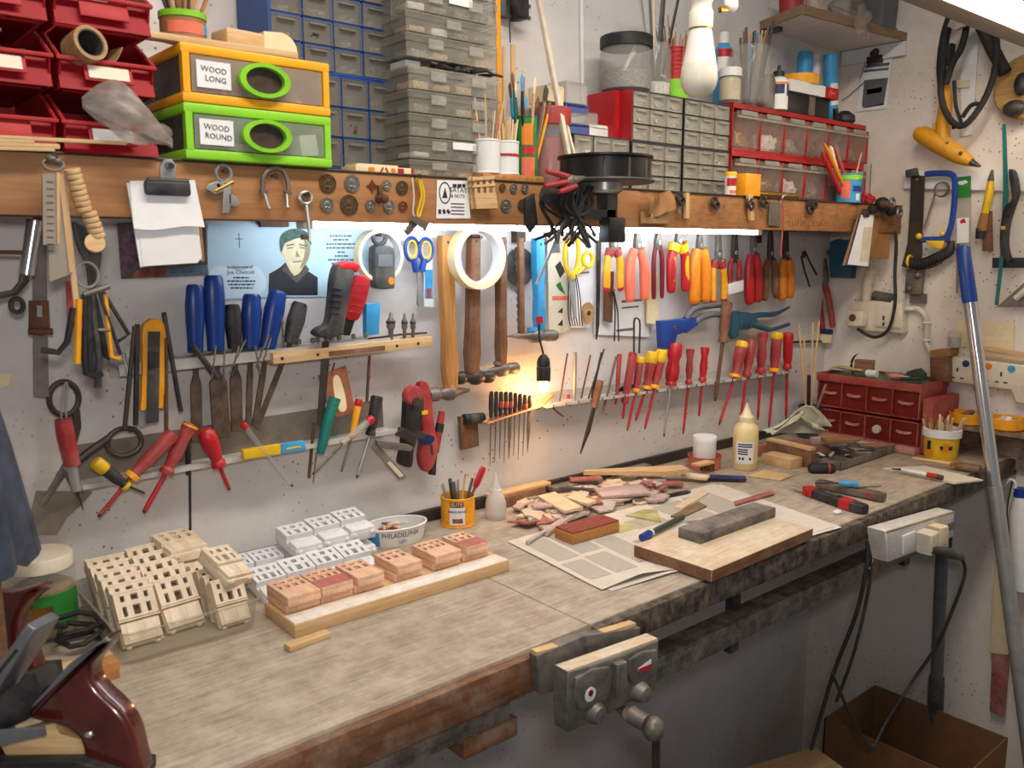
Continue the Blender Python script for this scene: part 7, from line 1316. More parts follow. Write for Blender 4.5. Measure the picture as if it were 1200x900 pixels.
# ------------------------------------------------------------------ red multi-drawer chest against the right wall
mat('chest_red', (150, 44, 36), .5, var=.12, dirt=.3, dirtc=(186, 128, 112)); mat('chest_dust', (178, 112, 98), .7, var=.12, dirt=.4, dirtc=(196, 160, 144)); clear('chest_clear', (170, 60, 50), .25, .3, .1)
def XP(a, b, x): q = ray(a, b); return CAM+q*((x-CAM.x)/q.x)
xf = 2.44; yA = XP(958, 470, xf).y; yB = XP(1077, 480, xf).y; z0 = XP(1077, 533, xf).z; z1 = XP(1077, 452, xf).z
w_ = yA-yB; M = fr(V((xf, yA, z0)), (0, -1, 0), (0, 0, 1))   # local x runs toward the viewer, local y into the wall (+x world)
# local frame: X = -Y world, Z up, Y = Z x X = +X world
solo('chest_plinth', G().box((w_/2, .08, -(z0-BZ)/2), (w_+.02, .17, (z0-BZ)-.001), bev=.001), 'oak_y', 'low wooden plinth under the red drawer chest', 'plinth', M)
t = thing('drawer_chest', 'dusty red plastic drawer chest in the corner against the right wall', 'drawer chest', M); dp = .17; hh = z1-z0
g = G(); th = .004
for za, zb_ in ((.018, hh*.46), (hh*.50, hh*.92)):
    g.box((w_/2, dp/2, za+th/2), (w_, dp, th)).box((w_/2, dp/2, zb_-th/2), (w_, dp, th)).box((w_/2, dp-th/2, (za+zb_)/2), (w_, th, zb_-za))
    for k in range(5): g.box((w_*k/4, dp/2, (za+zb_)/2), (th, dp, zb_-za))
part('frame', g, 'chest_red', t); part('base_lip', G().box((w_/2, dp/2-.012, .009), (w_+.012, dp+.02, .02), bev=.004), 'chest_dust', t)
g = G().box((w_/2, -.002, hh*.96), (w_+.012, .006, hh*.12), bev=.002).box((w_/2, dp, hh*.96), (w_+.012, .006, hh*.12)).box((0, dp/2, hh*.96), (.006, dp, hh*.12)).box((w_, dp/2, hh*.96), (.006, dp, hh*.12)); part('top_tray', g, 'chest_red', t); part('tray_liner', G().box((w_/2, dp/2, hh*.97), (w_-.01, dp-.01, .004)), 'green', t)
for r_ in range(2):
    za, zb_ = ((.022, hh*.46-.004), (hh*.50+.004, hh*.92-.004))[r_]
    for k in range(4):
        o = part('drawer', G().box((w_*(k+.5)/4, .006, (za+zb_)/2), (w_/4-.008, .003, zb_-za-.002), bev=.001), 'chest_clear', t)
        part('pull', G().prism([(-.022, .004), (-.012, .0), (.012, 0), (.022, .004), (.02, .010), (.008, .007), (-.008, .007), (-.02, .010)], -.004, .004, T(w_*(k+.5)/4, .001, (za+zb_)/2-.002) @ RX(90)) if not (r_ == 0 and k == 2) else G().lathe([(0, .01), (.012, .009), (.013, 0)], 14, T(w_*(k+.5)/4, 0, (za+zb_)/2) @ RX(90), axis='Z'), 'ivory' if (r_ == 0 and k == 2) else 'chest_dust', o)
        part('contents', G().rbox((w_*(k+.5)/4, .05, za+.014), (w_/4-.02, .05, .02), (.1, 0, 0)), 'chest_red', o)
t2 = solo('chest_side_case', G().box((w_+.022, .09, hh*.42), (.03, dp, hh*.8), bev=.003), 'chest_red', 'plain red side case attached right of the drawer chest', 'case', M)
# junk on top
MT = M @ T(0, 0, hh*1.0)
for i, (u, v, sx, sy, sz, m, lb, rz, zz_) in enumerate([(.35, .4, .055, .03, .04, 'brown_wood', 'small brown cut block with a pale end on the red chest', 20, .012), (.15, .5, .10, .05, .006, 'chip_grey', 'grey flat plates lying at the back of the red chest', 10, .012), (.22, .35, .09, .02, .006, 'pine', 'thin strip across the top of the red chest', -12, .02), (.62, .5, .05, .03, .008, 'chip_red', 'dark red triangle scrap on the red chest', 30, .012), (.72, .3, .06, .02, .008, 'chip_pale', 'pale chip on the top right of the red chest', -20, .012)]):
    solo('chest_scrap', G().box((0, 0, sz/2), (sx, sy, sz), bev=.001), m, lb, 'scrap', MT @ T(w_*u, dp*v, zz_-hh*.02) @ RZ(rz))
solo('curved_blade', G().tube(smooth([(0, 0, 0), (-.008, 0, .03), (.0, 0, .055), (.014, 0, .066)], 4), [.004, .005, .006, .006, .007, .007, .007, .006, .006, .005, .004, .003, .002], 8, flat=.4), 'dark_steel', 'curved dark blade standing up on the red chest', 'blade', MT @ T(w_*.24, dp*.4, 0))
solo('white_knob_roll', G().tube([(0, 0, 0), (.03, 0, 0)], .011, 14).tube([(-.004, 0, 0), (0, 0, 0)], .008, 12), 'white', 'white plastic knob lying on top of the red chest', 'knob roll', MT @ T(w_*.44, dp*.2, .014))
solo('green_wedge', G().prism([(-.025, 0), (.025, 0), (.022, .02), (.005, .034), (-.018, .024)], -.02, .02, RX(90)), 'pen_green', 'dark green rounded wedge on the right of the red chest', 'wedge', MT @ T(w_*.84, dp*.45, .004))
t = thing('red_marker', 'red tipped black marker across the right end of the red chest', 'marker', MT @ T(w_*.7, .01, .012) @ RZ(6)); part('barrel', G().tube([(.03, 0, 0), (.085, 0, .004)], .005, 8), 'black', t); part('tip', G().tube([(0, 0, -.002), (.03, 0, 0)], [.003, .005], 8), 'red_plastic', t)
# brown board behind and yellow tub with sticks
p = BP(1113, 541, 0); R = .048
t = thing('stick_tub', 'yellow printed tub with a white rim full of wooden sticks', 'tub', T(p.x+.02, p.y+.035, BZ)); h = .088
part('tub', G().lathe([(0, 0), (R*.86, 0), (R*.88, .003), (R*.97, h*.8), (R*.93, h*.8), (R*.84, .005), (0, .005)], 32, axis='Z'), 'yellow', t); part('rim', G().lathe([(R*.97, h*.72), (R*1.05, h*.74), (R*1.06, h*.98), (R*.98, h), (R*.94, h*.98), (R*.93, h*.72)], 32, axis='Z'), 'white', t)
AC4 = math.atan2(-1.5-t.location.y, -t.location.x)
for a0, a1, za, zb_, mm in ((-.95, -.5, .01, .03, 'orange'), (-.85, -.6, .03, .055, 'navy'), (.15, .42, .03, .05, 'orange'), (-.05, .12, .034, .044, 'navy'), (.42, .66, .034, .044, 'navy')): part('print', wrap(R*.93, za, zb_, AC4+a0, AC4+a1, 6, off=.002), mm, t)
sticks_in(p.x+.02, p.y+.035, BZ+.01, BZ+.128, R*.75, 22, 'short_stick', 'short wooden stick in the yellow printed tub', 'stick', ['pine_y', 'cream', 'pine_y', 'cork'], 'sticks in the yellow tub', .0035, .35, 44)
# papers and brush at the bench's right end
M, L = lay(1034, 549, 1118, 567, .002); solo('white_plaque', G().prism([(0, 0), (L, 0), (L+.03, .09), (.06, .11)], -.0015, .0025), 'ivory', 'thin whitish board lying at the right end of the bench', 'board', M)
M, L = lay(1045, 548, 1105, 560, .012); t = thing('red_tip_pen', 'white pen with a red and black end lying on the whitish board', 'pen', M); part('barrel', G().tube([(L*.2, 0, 0), (L*.7, 0, 0)], [.004, .006], 10), 'white', t); part('red_band', G().tube([(L*.7, 0, 0), (L*.9, 0, 0)], .0068, 10), 'red_plastic', t); part('cap', G().tube([(L*.9, 0, 0), (L, 0, 0)], [.007, .006], 10), 'black', t); part('nib', G().tube([(0, 0, -.003), (L*.2, 0, 0)], [.0015, .004], 8), 'dark_grey', t)
M, L = lay(1065, 539, 1146, 552, .014); t = thing('flat_paintbrush', 'flat paintbrush with a long pale handle at the right end of the bench', 'brush', M @ T(0, .03, 0)); part('handle', G().tube([(0, 0, 0), (L*.5, 0, 0), (L*.6, 0, 0)], [.0035, .0055, .007], 10), 'pine', t); part('ferrule', G().box((L*.63, 0, 0), (.02, .022, .01)), 'brass', t); part('bristles', G().box((L*.82, 0, 0), (L*.34, .03, .014), bev=.004), 'brown_wood', t)
# ------------------------------------------------------------------ corner shelf, upper right
wood('shelf_edge', (150, 122, 96), (120, 94, 70)); mat('shelf_under', (222, 216, 208), .8, var=.05)
zc = 2.104
t = thing('corner_shelf', 'pale corner shelf with a raw wood edge high on the right', 'shelf', T(0, 0, zc))
P4 = [(2.19, -.002), (2.125, -.172), (XR-.002, -.205), (XR-.002, -.002)]
part('board', G().prism(P4, 0, .022), 'shelf_under', t)
for (a, b) in ((P4[0], P4[1]), (P4[1], P4[2])):
    d = V(b)-V(a); part('edge_band', G().box((0, 0, 0), (d.length, .006, .024), T((a[0]+b[0])/2, (a[1]+b[1])/2, .011) @ Matrix.Rotation(math.atan2(d.y, d.x), 4, 'Z')), 'shelf_edge', t)
part('wall_bracket', G().box((XR-.008, -.11, -.022), (.012, .2, .04)), 'white', t, 'slotted metal bracket strip'); part('screw', G().ball((XR-.016, -.12, -.02), (.006, .012, .012), 10, 6), 'dark_steel', t)
part('edge_trim', G().box((2.2, -.03, -.006), (.02, .06, .012)), 'dark_grey', t)
zt = zc+.0225
t = thing('red_plastic_tub', 'red plastic tub at the left end of the corner shelf', 'tub', T(2.2, -.09, zt)); part('tub', G().lathe([(0, 0), (.03, 0), (.036, .07), (.033, .07), (.028, .004), (0, .004)], 24, axis='Z'), 'red_worn', t); part('contents', G().lathe([(0, .05), (.031, .048)], 16, axis='Z'), 'chip_red', t)
solo('yellow_carton', G().box((0, 0, .025), (.05, .04, .05), bev=.002), 'yellow', 'small yellow carton on the corner shelf', 'carton', T(2.30, -.06, zt))
solo('olive_pouch', G().box((0, 0, .03), (.05, .04, .06), bev=.008), 'chip_grey', 'dull grey pouch between the red tub and yellow carton', 'pouch', T(2.255, -.13, zt))
g = G()
def bagc(u, v):
    a = v*2*PI; r = .05*math.sin(PI*min(max(u, .02), .98))**.6*(1+.18*math.sin(4*a+9*u)+.1*math.sin(11*a)); return (-.09+.18*u, r*math.cos(a)*.8, .045+.8*r*math.sin(a))
g.sheet(bagc, 18, 26, .0005); solo('clear_bag', g, 'bag_plastic', 'crumpled clear plastic bag lying on the corner shelf', 'bag', T(2.43, -.13, zt))
g = G(); g.sheet(lambda u, v: (-.03+.07*u+.01*math.sin(8*v), -.012*math.sin(PI*u)*(1+.5*math.sin(9*u+6*v)), .03-.075*v+.008*math.sin(7*u)), 14, 12, .0006); solo('clear_bag', g, 'bag_plastic', 'small twisted clear bag hanging over the front of the corner shelf', 'bag', T(2.37, -.205, zt-.004))
t = thing('grey_bin', 'dark grey plastic box at the right end of the corner shelf', 'box', T(2.575, -.13, zt+.001)); part('box', G().box((0, 0, .06), (.085, .1, .12), bev=.004, taper=1.08), 'grey_plastic', t); part('rim', G().box((0, 0, .012), (.092, .106, .006), bev=.002), 'grey_plastic', t)
# hanging LED bulb
o = CAM + ray(820, 66)*1.44; mat('bulb_white', (236, 232, 222), .3, var=.02, coat=.3)
t = thing('led_bulb', 'unlit white LED bulb hanging from a lamp holder in front of the cabinets', 'bulb', T(o.x, o.y, o.z)); mat('bulb_cream', (226, 220, 204), .35, var=.02)
part('dome', G().lathe([(0, -.066), (.012, -.0645), (.022, -.059), (.029, -.048), (.031, -.036), (.030, -.022), (.0285, -.014)], 32, axis='Z'), 'bulb_cream', t); part('neck', G().lathe([(.0285, -.014), (.027, -.006), (.023, .016), (.0195, .036), (.0185, .042), (0, .042)], 32, axis='Z'), 'bulb_white', t); part('socket', G().lathe([(.0165, .042), (.020, .044), (.020, .07), (.017, .074), (.017, .084), (.020, .088), (.020, .11), (.012, .122), (0, .122)], 26, axis='Z'), 'bulb_cream', t); part('collar_ring', G().lathe([(.0185, .0415), (.0195, .0415), (.0195, .0445), (.0185, .0445)], 26, axis='Z'), 'brass', t); part('flex', G().tube([(0, 0, .12), (.004, 0, .5), (0, 0, .9)], .003, 8), 'white', t)
M = T(*(CAM + ray(848, 11)*1.5)); t = thing('brass_terminal', 'small brass and white terminal hanging beside the bulb socket', 'terminal', M); part('block', G().rbox((0, 0, 0), (.022, .008, .009), (0, -.25, 0), .001), 'brass', t); part('white_plug', G().ball((.02, 0, .012), (.016, .012, .014), 12, 8), 'white', t); part('lead', G().tube([(.02, 0, .02), (.03, .0, .2), (-.01, 0, .6)], .002, 6), 'white', t)
# calendar print on the right wall
card('grey calendar page with a boat picture on the right wall under the corner shelf', '1013,67 1046,66 1039,127 1004,131', .004, [('1015,76 1043,73 1042,77 1014,80', 'grey_plastic'), ('1013,82 1042,79 1041,82 1012,85', 'grey_plastic'), ('1013,94 1041,91 1036,121 1010,125', 'grey_plastic'), ('1016,105 1034,102 1033,108 1016,111', 'paper'), ('1012,125 1036,121 1036,123 1011,127', 'ink')], 'paper', .001, 'R')
M, f = PL(1026, 70, .008, 'R'); solo('calendar_clip', G().box((0, 0, .004), (.05, .022, .012), bev=.003).lathe([(0, .018), (.012, .016), (.013, 0)], 14, T(0, .015, 0), axis='Z'), 'dark_steel', 'dark bulldog clip holding the calendar page', 'clip', M)
M, f = PL(1010, 100, .01, 'R'); solo('string_line', line(G(), f, '1015,70 1008,92', .0015).tube([(*f(1013, 96), 0), (*f(995, 112), 0), (*f(986, 118), 0)], .0015, 6), 'grey_plastic', 'grey string running down beside the calendar page', 'string', M)
# angle drill with its cable
M, f = PL(1105, 150, .07, 'R'); mat('drill_yellow', (206, 146, 26), .5, var=.1, dirt=.15, dirtc=(140, 110, 60)); t = thing('angle_drill', 'old yellow electric drill hanging by its cable on the right wall', 'drill', M)
part('body', G().tube([(*f(1073, 155), 0), (*f(1080, 157), 0), (*f(1100, 168), 0), (*f(1124, 182), 0), (*f(1138, 190), 0)], [.014, .024, .027, .024, .013], 16), 'drill_yellow', t); part('handle', G().tube([(*f(1104, 165), 0), (*f(1106, 140), 0), (*f(1109, 115), 0), (*f(1107, 95), 0)], [.020, .019, .0165, .010], 14), 'drill_yellow', t); part('trigger_guard', G().tube([(*f(1098, 158), 0), (*f(1095, 146), 0), (*f(1104, 140), 0)], .006, 8), 'drill_yellow', t)
part('chuck', G().tube([(*f(1138, 190), 0), (*f(1142, 192), 0), (*f(1149, 195), 0)], [.011, .008, .003], 12), 'dark_steel', t); part('screw', G().ball((*f(1114, 168), .022), .004).ball((*f(1130, 180), .024), .005), 'dark_grey', t)
for s, r_, z in (('1108,100 1107,75 1112,40 1122,10 1130,-10', .013, .02), ('1114,100 1122,75 1132,58 1138,30 1134,5', .009, .03), ('1160,0 1172,40 1172,80 1158,120 1135,148 1118,140 1108,110 1112,70', .0085, .03), ('1118,150 1128,145 1122,125 1120,95', .005, .01), ('1150,30 1162,55 1178,85', .017, .0), ('1126,150 1140,140 1150,124 1140,124 1130,138', .006, .012)): part('cable', line(G(), f, s, r_, z, 10, 4), 'rubber', t)
part('sleeve', blade(G(), f, '1104,56 1120,52 1118,78 1102,76', .0, .03, .006), 'rubber', t)
M, f = PL(1135, 20, .12, 'R'); t = thing('tape_wrap', 'strip of speckled cloth with a red band tied round the hanging cables', 'cloth strip', M); part('strip', G().prism(pp(f, '1112,32 1116,22 1150,0 1168,4 1160,18 1122,36'), 0, .012, inset=.002), 'chip_grey', t); part('red_band', blade(G(), f, '1136,20 1158,5 1162,10 1140,25', .012, .014), 'salmon', t)
M, f = PL(1142, 80, .003, 'R'); t = thing('wall_trunking', 'narrow white trunking strip running up the right wall', 'trunking', M); part('strip', blade(G(), f, '1126,45 1148,42 1140,158 1128,160', 0, .006), 'white', t); part('switch', blade(G(), f, '1124,95 1138,94 1138,103 1124,104', .006, .014, .002), 'ivory', t)
M, f = PL(1180, 105, .03, 'R'); wood('disc_wood', (176, 140, 84), (140, 106, 58)); t = thing('wooden_disc', 'round wooden disc with a black knob at the right edge of the wall', 'disc', M); part('disc', G().lathe([(0, 0), (.082, 0), (.085, .003), (.085, .012), (.082, .015), (0, .015)], 40, T(.055, 0, 0), axis='Z'), 'disc_wood', t); part('knob', G().ball((*f(1194, 128), .03), (.03, .022, .02), 14, 8).ball((*f(1203, 100), .03), (.02, .03, .02), 14, 8), 'black', t); part('tab', blade(G(), f, '1164,80 1178,78 1178,90 1165,92', .015, .018), 'card_brown', t)
# white rail with hooks
M, f = PL(1130, 211, .002, 'R'); t = thing('hook_rail', 'long white painted board screwed level on the right wall', 'rail', M); part('board', blade(G(), f, '1062,200 1230,202 1230,225 1062,221', 0, .016, .001), 'white', t)
# saws
M, f = PL(1070, 260, .03, 'R'); t = thing('panel_saw', 'dark tapered saw blade hanging beside the blue hacksaw', 'saw', M); part('blade', G().prism(pp(f, '1068,203 1081,206 1081,300 1074,316 1057,312 1064,285 1067,240'), 0, .003), 'dark_steel', t); part('top_block', blade(G(), f, '1064,200 1076,197 1078,206 1065,208', .003, .02, .002), 'dark_grey', t)
part('rivet', G().ball((*f(1075, 211), .004), .006), 'old_steel', t)
M, f = PL(1100, 250, .045, 'R'); t = thing('blue_hacksaw', 'blue framed hacksaw with yellow and black grip on the right wall', 'hacksaw', M)
part('frame', G().tube(smooth([(*f(1084, 204), 0), (*f(1100, 203), 0), (*f(1114, 204), 0), (*f(1119, 212), 0), (*f(1118, 240), 0), (*f(1115, 262), 0), (*f(1110, 278), 0)], 4), .0085, 8, flat=.7).tube([(*f(1112, 280), 0), (*f(1080, 281), 0)], .0085, 8, flat=.7), 'blue', t); part('blade', blade(G(), f, '1081,206 1084,206 1081,282 1078,282', -.001, .001), 'dark_steel', t); part('yellow_bracket', G().prism(pp(f, '1086,282 1108,282 1105,291 1101,292 1088,286'), -.006, .008, inset=.002).ball((*f(1077, 277), 0), .01).ball((*f(1105, 274), .004), .008), 'yellow', t)
part('grip', G().tube(smooth([(*f(1066, 308), 0), (*f(1080, 309), 0), (*f(1096, 303), 0), (*f(1112, 294), 0), (*f(1115, 282), 0)], 4), [.016]*13+[.014, .012, .010, .009], 14, flat=.8), 'black', t)
for k in range(7): part('grip_rib', G().ring((*f(1076+4.4*k, 309.5-.22*k*k+.1*k), 0), .0165, .002, 16, 5, 'X'), 'rubber', t)
part('yellow_ring', G().ring((*f(1066, 306), 0), .016, .004, 16, 6, 'X'), 'yellow', t)
M, f = PL(1104, 222, .03, 'R'); t = thing('wire_coil', 'coil of grey wire with a straight tail hanging inside the hacksaw', 'wire coil', M)
for k in range(3): part('coil', G().ring((0, 0, .004*k), .021-.001*k, .002, 24, 6), 'old_steel', t)
part('tail', line(G(), f, '1096,226 1090,245 1083,268', .003), 'old_steel', t)
M, f = PL(1075, 330, .02, 'R'); solo('door_lock', G().box((*f(1072, 330), .0), (.05, .075, .02), bev=.003).ball((*f(1078, 322), .012), .012).ball((*f(1068, 338), .012), .010).box((*f(1075, 350), -.006), (.05, .03, .006)), 'old_steel', 'old rusty door lock fixed below the saw blade', 'lock', M)
# blade packet, brushes, strip saw
M, f = PL(1129, 270, .02, 'R'); t = thing('saw_blade_packet', 'packet of hacksaw blades with a green header on the right wall', 'packet', M); part('sleeve', blade(G(), f, '1121,230 1138,230 1138,344 1121,344', 0, .003), 'drawer_lite', t); part('header', blade(G(), f, '1121,208 1138,206 1138,231 1121,232', 0, .004), 'green', t); part('hang_slot', blade(G(), f, '1123,213 1133,211 1135,214 1128,217 1124,216', .004, .005), 'white', t); part('label', blade(G(), f, '1122,256 1136,255 1136,284 1122,285', .003, .004), 'paper', t); part('label_mark', blade(G(), f, '1126,258 1131,256 1133,261 1126,262', .004, .0045), 'red_plastic', t); part('blade', blade(G(), f, '1122,286 1125,286 1124,343 1121,343', .003, .004), 'old_steel', t)
M, f = PL(1155, 240, .03, 'R'); t = thing('yellow_brush', 'yellow handled paintbrush hanging bristles down on the right wall', 'brush', M); part('handle', G().tube([(*f(1161, 212), 0), (*f(1160, 225), 0), (*f(1154, 250), 0)], [.008, .011, .010], 12), 'yellow', t); part('end', G().tube([(*f(1163, 199), 0), (*f(1161, 212), 0)], [.003, .009], 12), 'dark_grey', t); part('ferrule', G().tube([(*f(1154, 250), 0), (*f(1150, 270), 0)], [.011, .015], 12, flat=.6), 'card_brown', t); part('bristles', G().tube([(*f(1150, 268), 0), (*f(1148, 280), 0)], [.015, .012], 12, flat=.6), 'black', t)
M, f = PL(1158, 270, .012, 'R'); solo('brown_paddle', blade(G(), f, '1154,248 1163,247 1164,295 1152,294', 0, .008, .001), 'brown_wood_y', 'flat brown wooden paddle hanging behind the yellow brush', 'paddle', M)
M, f = PL(1180, 250, .03, 'R'); t = thing('strip_saw', 'teal strip saw with a black plastic handle on the right wall', 'saw', M); part('strip', blade(G(), f, '1175,146 1179,145 1182,230 1177,300 1170,358 1166,357 1173,290 1176,220', 0, .003), 'teal', t); part('handle', G().prism(smooth_loop(pp(f, '1184,201 1191,202 1195,225 1190,242 1184,262 1182,288 1186,305 1180,305 1174,290 1175,262 1180,242 1188,232'), 3), -.006, .016, inset=.003), 'black', t); part('yellow_button', blade(G(), f, '1176,265 1181,265 1181,269 1176,269', .016, .019), 'yellow', t); part('bracket', blade(G(), f, '1162,302 1200,302 1200,314 1162,314', -.01, -.004, .001), 'black', t)
M, f = PL(1190, 345, .02, 'R'); t = thing('set_square', 'steel set square at the right edge below the strip saw', 'set square', M); part('triangle', blade(G(), f, '1168,360 1225,359 1222,312', 0, .003), 'old_steel', t); part('grip_tube', G().tube([(*f(1192, 350), .01), (*f(1215, 330), .01)], .009, 12), 'ivory', t)
# blue hook box, long red pliers, brush
M, f = PL(988, 300, .03, 'R'); solo('blue_holder', G().prism(pp(f, '976,283 984,280 992,282 1001,280 1003,300 1001,326 976,325 975,300'), -.01, .02, inset=.004).tube([(*f(972, 296), .012), (*f(1006, 294), .012)], .008, 10), 'petrol', 'dark blue plastic holder on the right wall behind the card pad', 'holder', M)
M, f = PL(967, 340, .03, 'R'); t = thing('fencing_pliers', 'large steel pliers with long red handles near the corner', 'pliers', M); part('jaws', G().prism(smooth_loop(pp(f, '962,293 966,300 970,320 969,334 960,335 957,322 959,305'), 3), -.006, .008, inset=.002), 'old_steel', t)
part('handle', G().tube(smooth([(*f(961, 335), 0), (*f(961, 350), 0), (*f(962, 370), 0), (*f(964, 388), 0)], 4), [.008]+[.010]*11+[.007], 10), 'red_worn', t); part('handle', G().tube(smooth([(*f(967, 334), 0), (*f(971, 350), 0), (*f(974, 368), 0), (*f(976, 384), 0)], 4), [.008]+[.010]*11+[.007], 10), 'red_worn', t); part('spring', line(G(), f, '958,325 954,345 952,358 954,345', .002), 'steel', t); part('pivot', G().ball((*f(965, 326), .008), (.008, .008, .004)), 'steel', t)
M, f = PL(969, 395, .03, 'R'); t = thing('striped_tab', 'small blue and yellow striped tab below the long red pliers', 'tab', M); part('blue_stripe', blade(G(), f, '963,385 976,386 976,392 963,391', 0, .01), 'navy', t); part('cream_stripe', blade(G(), f, '963,391 976,392 975,402 963,401', 0, .009), 'cream', t)
# sockets and cables
M, f = PL(1035, 370, .003, 'R'); t = thing('wall_socket', 'dirty ivory double socket with a plug on the right wall', 'socket', M); part('plate', blade(G(), f, '1003,352 1062,352 1064,390 1003,386', 0, .03, .004), 'ivory', t); part('cover', blade(G(), f, '1032,356 1060,356 1061,384 1032,382', .03, .036, .003), 'ivory', t); part('slot', G().box((*f(1042, 372), .0365), (.006, .014, .001)).box((*f(1042, 379), .0365), (.006, .01, .001)), 'interior_dark', t); part('plug', G().box((*f(1014, 372), .05), (.055, .05, .04), bev=.008), 'ivory', t); part('stain', G().lathe([(0, .072), (.012, .071), (.012, .069)], 10, T(*f(1012, 371), 0), axis='Z'), 'rust', t)
part('conduit', line(G(), f, '1018,352 1019,335 1022,322 1028,314', .016, .016, 12, 3), 'ivory', t); part('conduit', line(G(), f, '1064,362 1078,362 1087,372 1088,388 1087,400 1094,414', .009, .012, 10, 3), 'ivory', t)
for a, b in ((1070, 362), (1088, 378), (1088, 398)): part('conduit_clip', G().ring((*f(a, b), .012), .0105, .003, 14, 6, 'Y'), 'white', t)
part('black_cable', G().tube(smooth([(*f(1044, 252), .05), (*f(1055, 275), .03), (*f(1056, 320), .04), (*f(1058, 355), .05), (*f(1050, 385), .05), (*f(1032, 394), .045), (*f(1014, 384), .05)], 4), .005, 8), 'rubber', t); part('grey_gland', G().tube([(*f(1028, 346), .02), (*f(1050, 350), .02)], .016, 12), 'dark_grey', t)
M, f = PL(1155, 437, .004, 'R'); t = thing('power_strip', 'dirty white three gang socket strip with coloured stickers on the right wall', 'socket strip', M); part('body', blade(G(), f, '1118,416 1230,430 1230,478 1195,470 1190,456 1118,446', 0, .035, .006), 'ivory', t)
for a, b, m in ((1138, 425, 'navy'), (1164, 428, 'orange'), (1191, 431, 'sky_blue')): part('sticker', G().lathe([(0, .0375), (.010, .037), (.010, .035)], 16, T(*f(a, b), 0), axis='Z'), m, t)
for a in (1128, 1157, 1179): part('socket_hole', G().box((*f(a, 432+(a-1128)*.1), .0355), (.005, .012, .001)).box((*f(a-5, 441+(a-1128)*.1), .0355), (.01, .004, .001)).box((*f(a+5, 442+(a-1128)*.1), .0355), (.01, .004, .001)), 'interior_dark', t)
for i, (s, lb) in enumerate((('1150,405 1235,418 1235,422 1150,409', 'upper thin batten lying on the socket strip'), ('1146,411 1235,424 1235,428 1146,415', 'lower thin batten lying on the socket strip'))): 
    M, f = PL(1180, 414, .012+.012*i, 'R'); solo('thin_batten', blade(G(), f, s, 0, .01), 'pine', lb, 'batten', M)
M, f = PL(1110, 430, .004, 'R'); solo('wooden_wall_block', blade(G(), f, '1100,418 1122,415 1122,446 1101,442', 0, .06, .002), 'brown_wood', 'small brown wooden block on the wall left of the socket strip', 'block', M)
M, f = PL(1112, 413, .004, 'R'); solo('carton_slab', blade(G(), f, '1100,409 1124,407 1124,415 1100,418', 0, .06, .002), 'card_brown', 'flat cardboard slab on the brown wall block', 'carton', M)
p = RW(1118, 407, .04); t = thing('small_glass_pot', 'small dirty glass pot standing on the wall block', 'pot', T(p.x, p.y, p.z)); part('glass', G().lathe([(0, 0), (.018, 0), (.019, .04), (.016, .046), (.014, .046)], 18, axis='Z'), 'clear_plastic', t); part('contents', G().lathe([(0, .002), (.016, .002), (.016, .03), (0, .032)], 14, axis='Z'), 'chip_grey', t)
card('faint old calendar grid on the right wall behind the pole', '1120,376 1189,377 1188,411 1124,406', .003, [('1150,384 1180,385 1180,386 1150,385', 'ivory'), ('1150,392 1180,393 1180,394 1150,393', 'ivory'), ('1150,399 1180,400 1180,401 1150,400', 'ivory')], 'cream', .0008, 'R')
# yellow dishes on a brown board under the socket strip
wood('brown_board', (122, 92, 66), (92, 66, 46), dirt=.3); M, f = PL(1160, 520, .01, 'R')
t = thing('wall_ledge', 'brown board ledge under the socket strip at the right edge', 'ledge', M); part('panel', blade(G(), f, '1118,482 1230,494 1230,556 1126,540', 0, .012), 'brown_board', t); part('ledge', G().box((*f(1172, 500), .05), (.24, .012, .1), bev=.001), 'brown_board', t)
for i, (px, py, lb) in enumerate(((1143, 490, 'left yellow dish of small parts on the brown ledge'), (1186, 500, 'right yellow dish of metal bits on the brown ledge'))):
    x, y = f(px, py); t = thing('yellow_dish', lb, 'dish', M @ T(x, f(1172, 500)[1]+.0075, .055)); part('dish', G().lathe([(0, 0), (.046, 0), (.05, .004), (.05, .032), (.047, .032), (.046, .006), (0, .005)], 30, axis='Y'), 'amber', t)
    rn = random.Random(i)
    for k in range(7): part('contents', G().rbox((rn.uniform(-.03, .03), .016+.006*(k % 3), rn.uniform(-.03, .03)), (.024, .01, .012), (rn.random(), rn.random(), rn.random()), .001), rn.choice(['old_steel', 'chip_grey', 'pine', 'white', 'brown_wood']), t)
# ------------------------------------------------------------------ vice on the bench front
mat('cast_iron', (104, 101, 96), .45, .3, var=.35, scale=35, bump=.3, dirt=.4, dirtc=(150, 138, 122))
M, f = PL(700, 790, .642); t = thing('bench_vice', 'grey cast iron bench vice bolted to the front of the workbench', 'vice', M)
part('rear_plate', blade(G(), f, '634,772 690,748 756,738 752,786 640,818', -.0265, -.010, .002), 'cast_iron', t); part('rear_jaw_wood', blade(G(), f, '636,768 752,733 752,737 636,773', -.0265, -.012), 'pine', t)
part('front_jaw', G().prism(smooth_loop(pp(f, '649,779 680,770 720,757 755,743 755,775 751,802 728,812 690,832 650,849 648,815'), 1), 0, .03, inset=.004), 'cast_iron', t); part('jaw_top', blade(G(), f, '649,778 755,741 756,745 650,782', .004, .028, .001), 'dust_pine', t)
part('raised_panel', G().prism(smooth_loop(pp(f, '656,785 695,772 697,800 690,812 660,822'), 2), .03, .035, inset=.003), 'cast_iron', t); part('raised_panel', G().prism(smooth_loop(pp(f, '718,764 750,753 749,782 722,792'), 2), .03, .035, inset=.003), 'cast_iron', t); part('centre_rib', blade(G(), f, '700,768 712,764 712,812 700,818', .03, .042, .003), 'cast_iron', t)
